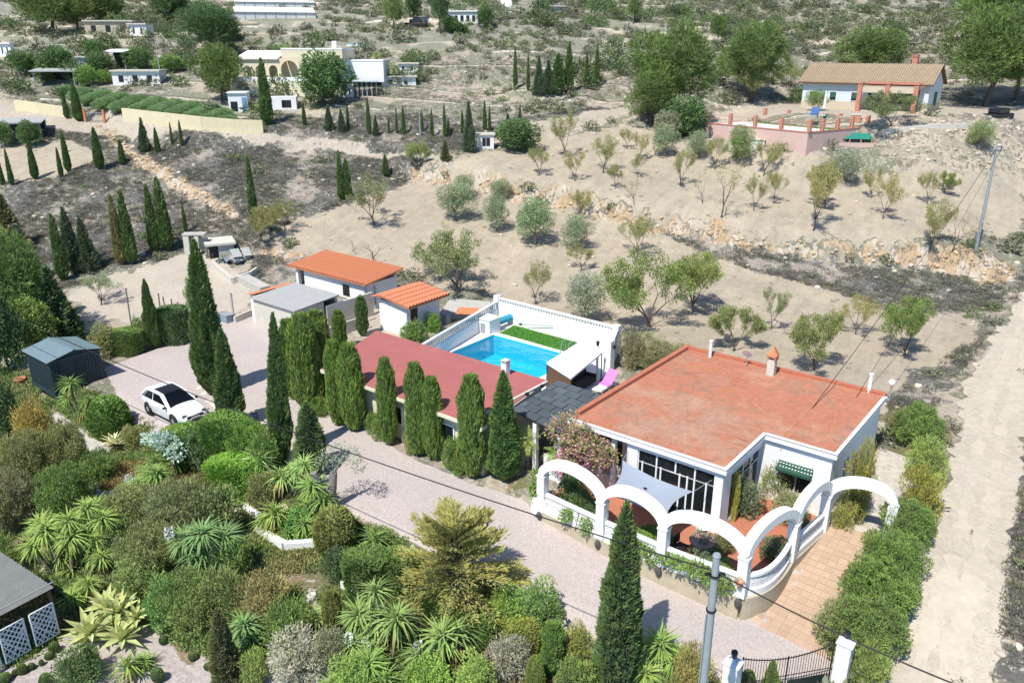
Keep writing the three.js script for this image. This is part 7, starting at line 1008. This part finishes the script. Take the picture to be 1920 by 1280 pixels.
{ const S = frameAt('well_hut', 'small white well hut with dark window below the cypress row', 'hut', [897, 280], [926, 280]); const L = S.L; S.add('wall', bx(0, L, -.3, 1.6, -1.4, 0), M.white); S.add('roof_slab', bx(-.15, L + .15, 1.602, 1.78, -1.55, .15), M.render); const w = S.add('window', bx(L * .25, L * .75, .4, 1.3, .001, .03), M.black); S.add('mullion', bx(L * .49, L * .51, .4, 1.3, .031, .045), M.whiteTrim, w); }
// ---------------------------------------------------------------- farmhouse at the right
{ const S = frameAt('farmhouse', 'farmhouse with long weathered tile roof, brick-pillared porch and green shutters', 'house', [1502, 201], [1737, 211], undefined, .001), L = S.L, he = 3.2, hr = 5.2, d = 7; const wl = surf([.6, .64, .66], { amt: .08, size: 2 }), lo = surf([.55, .46, .34], { amt: .12, size: 2 }), tl = surf([.33, .25, .16], { amt: .35, size: 2.4, px: 512, spots: .5, spotCol: [.28, .17, .1] }), brick = surf([.5, .2, .13], { amt: .2, size: .8 }), gr = new THREE.MeshStandardMaterial({ color: lin(.03, .1, .06), roughness: .6 });
  S.add('wall', [bx(0, L, .9, he, -d, 0), prismXY([[0, 0], [0, 0.001], [0, 0]], 0, .001)].slice(0, 1), wl); S.add('wall_base', bx(-.04, L + .02, -3.5, .898, -d - .03, .04), lo); S.add('gable', [tri([[[L, he, 0], [L, he, -d], [L, hr, -d / 2]], [[0, he, 0], [0, hr, -d / 2], [0, he, -d]]])], wl);
  const rp = [[-.5, hr + .12, -d / 2], [-.5, he - .12, .55], [L + .4, he - .12, .55], [L + .4, hr + .12, -d / 2]], rq = [[-.5, hr + .12, -d / 2], [L + .4, hr + .12, -d / 2], [L + .4, he - .12, -d - .55], [-.5, he - .12, -d - .55]]; const rf = S.add('roof', tri([rp, rq]), tl); S.add('roof_underside', tri([rp.map(p => [p[0], p[1] - .12, p[2]]).reverse(), rq.map(p => [p[0], p[1] - .12, p[2]]).reverse(), [rp[1], [rp[1][0], rp[1][1] - .12, rp[1][2]], [rp[2][0], rp[2][1] - .12, rp[2][2]], rp[2]]]), M.wood, rf);
  const n = 56, len = Math.hypot(hr - he + .24, d / 2 + .55); for (let i = 0; i < n; i++) { const g = new THREE.CylinderGeometry(.11, .12, len, 6, 1, true, -Math.PI / 2, Math.PI); g.rotateX(-Math.PI / 2); g.rotateX(Math.atan2(hr - he + .24, d / 2 + .55)); g.translate(-.4 + (L + .7) * i / (n - 1), (hr + he) / 2, (-d / 2 + .55) / 2); S.add('roof_tile', muv(g), tl, rf); }
  S.add('chimney', [bx(L * .78, L * .78 + .6, hr - .3, hr + 1, -d / 2 - .9, -d / 2 - .3), bx(L * .78 - .08, L * .78 + .68, hr + 1, hr + 1.15, -d / 2 - .98, -d / 2 - .22)], brick);
  for (const u of [.09, .26, .435]) { const w = S.add('window', bx(L * u - .45, L * u + .45, 1.0, 2.1, .001, .06), M.whiteTrim); S.add('shutter', bx(L * u - .38, L * u + .38, 1.35, 2.04, .061, .09), gr, w); S.add('pane', bx(L * u - .38, L * u + .38, 1.06, 1.34, .061, .07), M.darkGlass, w); }
  S.add('side_shutter', bx(L + .001, L + .07, .6, 2.2, -d * .62, -d * .42), gr); S.add('porch_recess', bx(L * .54, L * .93, .3, 2.5, .001, .02), M.black);
  for (const u of [.52, .73, .94]) S.add('porch_pillar', [bx(L * u - .25, L * u + .25, -1.2, 3.2, 2.4, 2.9), bx(L * u - .33, L * u + .33, 3.2, 3.35, 2.32, 2.98)], brick); S.add('porch_beam', [bx(L * .54, L * .715, 2.2, 2.9, 2.55, 2.75), bx(L * .745, L * .925, 2.2, 2.9, 2.55, 2.75)], lo); S.add('porch_roof', tri([[[L * .5, 2.95, 0.05], [L * .5, 2.92, 2.6], [L * .97, 2.92, 2.6], [L * .97, 2.95, .05]]]), tl); S.add('porch_floor', bx(L * .48, L * .98, -1.5, .1, .06, 2.39), lo); S.add('cornice', bx(L * .55, L * .95, he - .1, he + .2, .6, .8), brick); }
{ // pink pool terrace
  const S = frameAt('pool_terrace', 'pink walled terrace with brick posts and a strip of grass left of the farmhouse', 'terrace', [1322, 256], [1512, 280], undefined, .45), L = S.L, d = 11, h = 1.7; const pink = surf([.6, .42, .36], { amt: .14, size: 2 }), brick = surf([.52, .23, .15], { amt: .2, size: .8 });
  S.add('wall_face', [bx(0, L, -3.5, h, -.25, 0), bx(L - .25, L, -3.5, h, -d, -.25), bx(0, .25, -1.5, h, -d, -.25)], pink); S.add('floor', bx(.25, L - .25, h - .4, h - .1, -d, -.25), M.deck); S.add('grass_strip', bx(1.5, L - 1, h - .099, h - .06, -8.5, -6), surf([.06, .15, .03], { amt: .3, size: .6 })); S.add('coping', [bx(-.05, L + .05, h + .002, h + .1, -.3, .05), bx(L - .3, L + .05, h + .002, h + .1, -d, -.301)], brick);
  for (let i = 0; i <= 4; i++) { S.add('post', bx(L * i / 4 - .18, L * i / 4 + .18, h + .1, h + 1.35, -.3, .04), brick); S.add('post', bx(L * i / 4 - .18, L * i / 4 + .18, h - .1, h + 1.3, -d, -d + .34), brick); } for (const z of [-2.6, -5.3, -8]) S.add('post', bx(L - .3, L + .04, h + .1, h + 1.3, z - .16, z + .16), brick); for (const y of [.55, 1.0]) S.add('rail', [bx(0, L, h + y, h + y + .05, -.15, -.1), bx(L - .15, L - .1, h + y, h + y + .05, -d, -.16)], brick);
  const u = frameAt('parasol', 'closed white parasol on the pink terrace', 'parasol', [1543, 226], [1553, 226]); u.o.position.y += .6; part('canopy', cyl(.18, .06, 1.9, 0, .8, 0, 10), M.whiteTrim, u.o); part('pole', cyl(.03, .03, 2.6, 0, 0, 0, 8), M.steel, u.o); part('base', cyl(.3, .25, .12, 0, -.05, 0, 12), M.concrete, u.o);
  const b = frameAt('blue_chair', 'blue folding chairs on the pink terrace', 'chair', [1514, 240], [1526, 240]); b.o.position.y += 1.2; const bl = surf([.08, .18, .4], { amt: .2, size: .4 }); part('seat', rbx(0, .9, .4, .5, -.7, -.1, .03), bl, b.o); part('backrest', rbx(0, .9, .5, 1.1, -.75, -.66, .03), bl, b.o); part('frame', bx(.05, .85, 0, .4, -.6, -.2), M.steel, b.o);
  const t = frameAt('green_awning', 'green tarpaulin stretched on a low frame beside the terrace', 'tarpaulin', [1572, 268], [1636, 270]); const gn = surf([.015, .2, .14], { amt: .2, size: .7 }); part('cover', tri([[[0, .55, 0], [t.L, .5, 0], [t.L, 1.25, -1.9], [0, 1.3, -1.9]]]), gn, t.o); for (const x of [.1, t.L / 3, t.L * .66, t.L - .1]) part('leg', bx(x - .05, x + .05, -.4, .5, -.1, 0), brick, t.o); part('low_wall', bx(-.1, t.L + .1, -.6, .1, .1, .3), pink, t.o);
  const w = frameAt('brick_barbecue', 'small orange brick block in front of the farmhouse porch', 'barbecue', [1594, 228], [1614, 229]); part('block', bx(0, w.L, -.2, .75, -.8, 0), brick, w.o); part('top', bx(-.05, w.L + .05, .752, .82, -.85, .05), M.render, w.o);
  const s = frameAt('pump_hut', 'small white hut at the foot of the pink terrace wall', 'hut', [1402, 276], [1432, 279]); part('wall', bx(0, s.L, -.3, .9, -1, 0), M.white, s.o); part('roof', bx(-.1, s.L + .1, .902, 1.0, -1.1, .1), M.render, s.o); }
lowWall('white stone field wall before the farmhouse slope', [[1655, 250], [1760, 238], [1860, 240]], .4, .4, M.render); 
// ---------------------------------------------------------------- far houses at the upper left
{ const S = frameAt('arched_house', 'cream house with arched veranda and white roof at the upper left', 'house', [452, 166], [604, 172]), L = S.L, cr = surf([.66, .58, .42], { amt: .08, size: 2 }), wh = M.white; S.add('terrace_base', bx(-.6, L + .3, -1.5, 1.4, -.3, 2.2), surf([.68, .62, .46], { amt: .1, size: 2 })); S.add('terrace_rail', bx(-.6, L + .3, 1.402, 1.95, 2.0, 2.2), M.white);
  const s = new THREE.Shape([[0, 1.4], [L, 1.4], [L, 4.3], [0, 4.3]].map(p => new THREE.Vector2(...p))); for (const [u, w] of [[.1, .55], [.25, .55], [.42, .6], [.62, 1.2], [.82, .7]]) { const c = new THREE.Path(); const x = L * u; c.moveTo(x - w, 1.5); c.lineTo(x + w, 1.5); c.lineTo(x + w, 2.8); c.absarc(x, 2.8, w, 0, Math.PI, false); c.lineTo(x - w, 1.5); s.holes.push(c); } const g = new THREE.ExtrudeGeometry(s, { depth: .3, bevelEnabled: false }); g.translate(0, 0, -.3); S.add('veranda_arches', muv(g), cr); S.add('wall', bx(0, L, 1.4, 4.3, -6, -2), cr); S.add('veranda_door', bx(L * .23, L * .27, 1.45, 3.4, -1.999, -1.95), M.wood);
  S.add('roof', tri([[[-.4, 5.3, -4.2], [-.4, 4.3, .3], [L * .5, 4.3, .3], [L * .5, 5.3, -4.2]], [[-.4, 4.3, .3], [-.4, 4.15, .3], [L * .5, 4.15, .3], [L * .5, 4.3, .3]], [[-.4, 5.3, -4.2], [L * .5, 5.3, -4.2], [L * .5, 4.2, -6.5], [-.4, 4.2, -6.5]]]), surf([.7, .64, .58], { amt: .08, size: 2 })); S.add('upper_block', bx(L * .52, L + 3, 4.302, 5.4, -6, -.5), cr); S.add('parapet', bx(L * .52, L + 3.05, 5.402, 5.6, -6.05, -.45), wh); S.add('chimney', bx(L + 1, L + 1.6, 5.6, 6.5, -3, -2.4), wh); S.add('side_wing', bx(L + .3, L + 8, 1.2, 3.9, -6, -2.6), wh); S.add('side_wing_parapet', bx(L + .25, L + 8.05, 3.902, 4.1, -6.05, -2.55), wh); }
{ const S = frameAt('poolside_building', 'low white building with blue door below the arched house', 'outbuilding', [430, 212], [556, 206]), L = S.L; S.add('wall', [bx(0, L * .28, -.5, 2.4, -2.5, 0), bx(L * .5, L, -.5, 1.9, -2.5, -.3)], M.white); S.add('roof_slab', bx(-.1, L * .29, 2.402, 2.55, -2.6, .2), M.white); S.add('door', bx(L * .2, L * .27, 0, 1.9, .001, .05), surf([.15, .3, .5], { amt: .1, size: .5 })); S.add('dark_opening', bx(L * .03, L * .13, .2, 1.4, .001, .03), M.black); S.add('window', bx(L * .78, L * .92, .6, 1.5, -.299, -.26), M.darkGlass); S.add('low_wall', bx(L * .6, L * 1.12, -1.2, .25, .4, .6), M.concrete); }
{ const S = frameAt('parking_shade', 'dark framed striped parking shade right of the wide round tree', 'shade', [656, 182], [710, 180]), L = S.L; for (let i = 0; i < 12; i++) S.add('slat', bx(L * i / 12, L * i / 12 + .14, 0, 1.9, -.05, 0), i % 2 ? M.steel : M.black); S.add('roof', bx(-.2, L + .2, 1.95, 2.05, -3, .3), surf([.4, .5, .5], { amt: .1, size: 1 })); S.add('post', [bx(-.05, .07, 0, 1.95, -2.9, -2.8)], M.black); S.add('post', bx(L - .1, L, 0, 1.95, -2.9, -2.8), M.black); }
[[640, 182, 662, 182, 160, 'white van-like hut left of the striped shade'], [716, 162, 780, 160, 148, 'white garden furniture wall right of the striped shade'], [746, 136, 784, 136, 122, 'small flat-roofed shelter with dark opening'], [0, 106, 22, 106, 82, 'white house corner with dark window at the left edge'], [146, 140, 176, 138, 108, 'white caravan between the dark garden trees'], [212, 160, 300, 158, 134, 'white walled patio in the far garden'], [160, 64, 250, 66, 40, 'long low beige house under the top left pines'], [243, 66, 276, 68, 46, 'white annex right of the long low beige house'], [838, 46, 896, 46, 22, 'white far house with dark colonnade at the top'], [1024, 28, 1066, 28, 12, 'small ruined stone hut on the far terraces']].forEach(([x0, y0, x1, y1, t, l], i) => {
  const S = frameAt('far_house', l, /caravan/.test(l) ? 'caravan' : /wall/.test(l) ? 'patio' : 'house', [x0, y0], [x1, y1]), L = S.L, h = Math.max(1.2, S.h(t)); const m = i === 6 ? M.beige : i === 9 ? M.render : M.white; S.add('wall', bx(0, L, -1.2, h, -L * .5, 0), m); S.add('roof', bx(-.2, L + .2, h + .002, h + .2, -L * .5 - .2, .3), i === 3 || i === 8 ? M.white : M.render);
  const n = i === 8 ? 5 : L > 6 ? 3 : 2; for (let k = 0; k < n; k++) { const x = L * (k + .6) / (n + .3); S.add(i === 8 ? 'arch_opening' : 'window', bx(x - L * .05, x + L * .05, h * .25, h * .72, .001, .04), M.black); } });
[[[440, 20], [590, 14], 'upper long white plastic greenhouse at the top edge'], [[440, 40], [592, 34], 'lower long white plastic greenhouse at the top edge']].forEach(([a, b, l]) => { const S = frameAt('greenhouse', l, 'greenhouse', a, b); const L = S.L, pl = surf([.62, .62, .58], { amt: .06, size: 3 }); S.add('cover', prismXY([[0, -2], [L, -2], [L, 1.6], [0, 1.6]], -7, 0), pl); S.add('roof', tri([[[0, 2.6, -3.5], [0, 1.6, .2], [L, 1.6, .2], [L, 2.6, -3.5]], [[0, 2.6, -3.5], [L, 2.6, -3.5], [L, 1.6, -7.2], [0, 1.6, -7.2]]]), pl); for (let k = 0; k < 9; k++) S.add('rib', bx(L * k / 8 - .06, L * k / 8 + .06, -.5, 1.6, .001, .06), M.steel); });
{ const S = frameAt('pool_cover', 'pale blue flat sheet of a far pool at the top', 'pool cover', [650, 86], [688, 86]); S.add('sheet', bx(0, S.L, .1, .3, -4, 0), surf([.38, .56, .68], { amt: .06, size: 1 })); S.add('edge', bx(-.2, S.L + .2, -.3, .098, -4.2, .2), M.white); }
{ const mk = (l, a, b, hh, m) => { const S = frameAt('carport', l, 'carport', a, b), L = S.L; S.add('roof', tri([[[-.4, hh + .3, -4], [-.4, hh, .4], [L + .4, hh, .4], [L + .4, hh + .3, -4]], [[-.4, hh, .4], [-.4, hh - .15, .4], [L + .4, hh - .15, .4], [L + .4, hh, .4]]]), m); for (const [x, z] of [[0, 0], [L, 0], [0, -3.7], [L, -3.7]]) S.add('post', bx(x - .08, x + .08, -.5, hh, z - .08, z + .08), M.steel); S.add('back_wall', bx(0, L, -.5, hh, -3.9, -3.75), M.black); }; mk('grey-roofed carport at the left edge beside the round-topped tree', [8, 268], [78, 262], 2.3, M.fibre); mk('grey canopy with dark interior beside the market garden', [66, 164], [140, 160], 2.2, M.fibre); mk('white pergola roof between the dark round trees', [206, 134], [236, 132], 2.8, M.white); }
{ const S = frameAt('dark_car', 'dark car parked under the feathery pine at the top', 'car', [758, 52], [784, 52]); S.add('body', rbx(0, 3.9, .25, .85, -1.7, 0, .15), M.black); S.add('cabin', rbx(.8, 3.1, .8, 1.4, -1.55, -.15, .2), M.darkGlass); for (const [x, z] of [[.8, -.02], [3.1, -.02], [.8, -1.68], [3.1, -1.68]]) { const g = new THREE.CylinderGeometry(.32, .32, .2, 14); g.rotateX(Math.PI / 2); S.add('wheel', muv(g).translate(x, .32, z), M.black); } }
{ const S = frameAt('parked_vehicle', 'dark vehicle in the shade of the pines at the right edge', 'car', [1868, 222], [1915, 226]); S.add('body', rbx(0, 4.2, .3, .95, -1.7, 0, .15), M.black); S.add('cabin', rbx(.9, 3.4, .9, 1.55, -1.55, -.15, .2), M.darkGlass); for (const [x, z] of [[.8, -.02], [3.3, -.02], [.8, -1.68], [3.3, -1.68]]) { const g = new THREE.CylinderGeometry(.32, .32, .2, 14); g.rotateX(Math.PI / 2); S.add('wheel', muv(g).translate(x, .32, z), M.black); } }
{ const P = gp(948, 20), o = thing('white_dish', 'tilted white dish standing on the far slope at the top', 'dish', P, .4); const g = new THREE.SphereGeometry(1.6, 16, 6, 0, 6.283, 0, .8); g.scale(1, .5, 1); g.rotateX(1); part('dish', muv(g), M.whiteTrim, o).position.y = 1.2; part('mast', cyl(.08, .08, 1.3, 0, 0, 0, 8), M.steel, o); }
{ // yellow garden wall in plain sections, stepping with the slope
  const pts = [[30, 206], [75, 212], [122, 219], [160, 224]], q = [[232, 226], [300, 234], [380, 243], [440, 248], [494, 250]]; const ym = surf([.66, .58, .37], { amt: .12, size: 3 });
  lowWall('pale yellow boundary wall before the market garden, left stretch', pts, 1.25, .25, ym, 'boundary_wall'); lowWall('pale yellow boundary wall before the market garden, right stretch', q, 1.5, .25, ym, 'boundary_wall'); const G = frameAt('garden_gate', 'thin iron gate in the gap of the yellow wall', 'gate', [160, 228], [196, 230]); for (let i = 0; i <= 12; i++) G.add('bar', bar(V3(G.L * i / 12, 0, 0), V3(G.L * i / 12, 1.3, 0), .03, .03, 4), M.steel); G.add('rail', bar(V3(0, 1.2, 0), V3(G.L, 1.2, 0), .03), M.steel); for (const x of [0, G.L]) G.add('post', bx(x - .12, x + .12, -.2, 1.6, -.12, .12), M.clay); }
renderer.render(scene, camera);
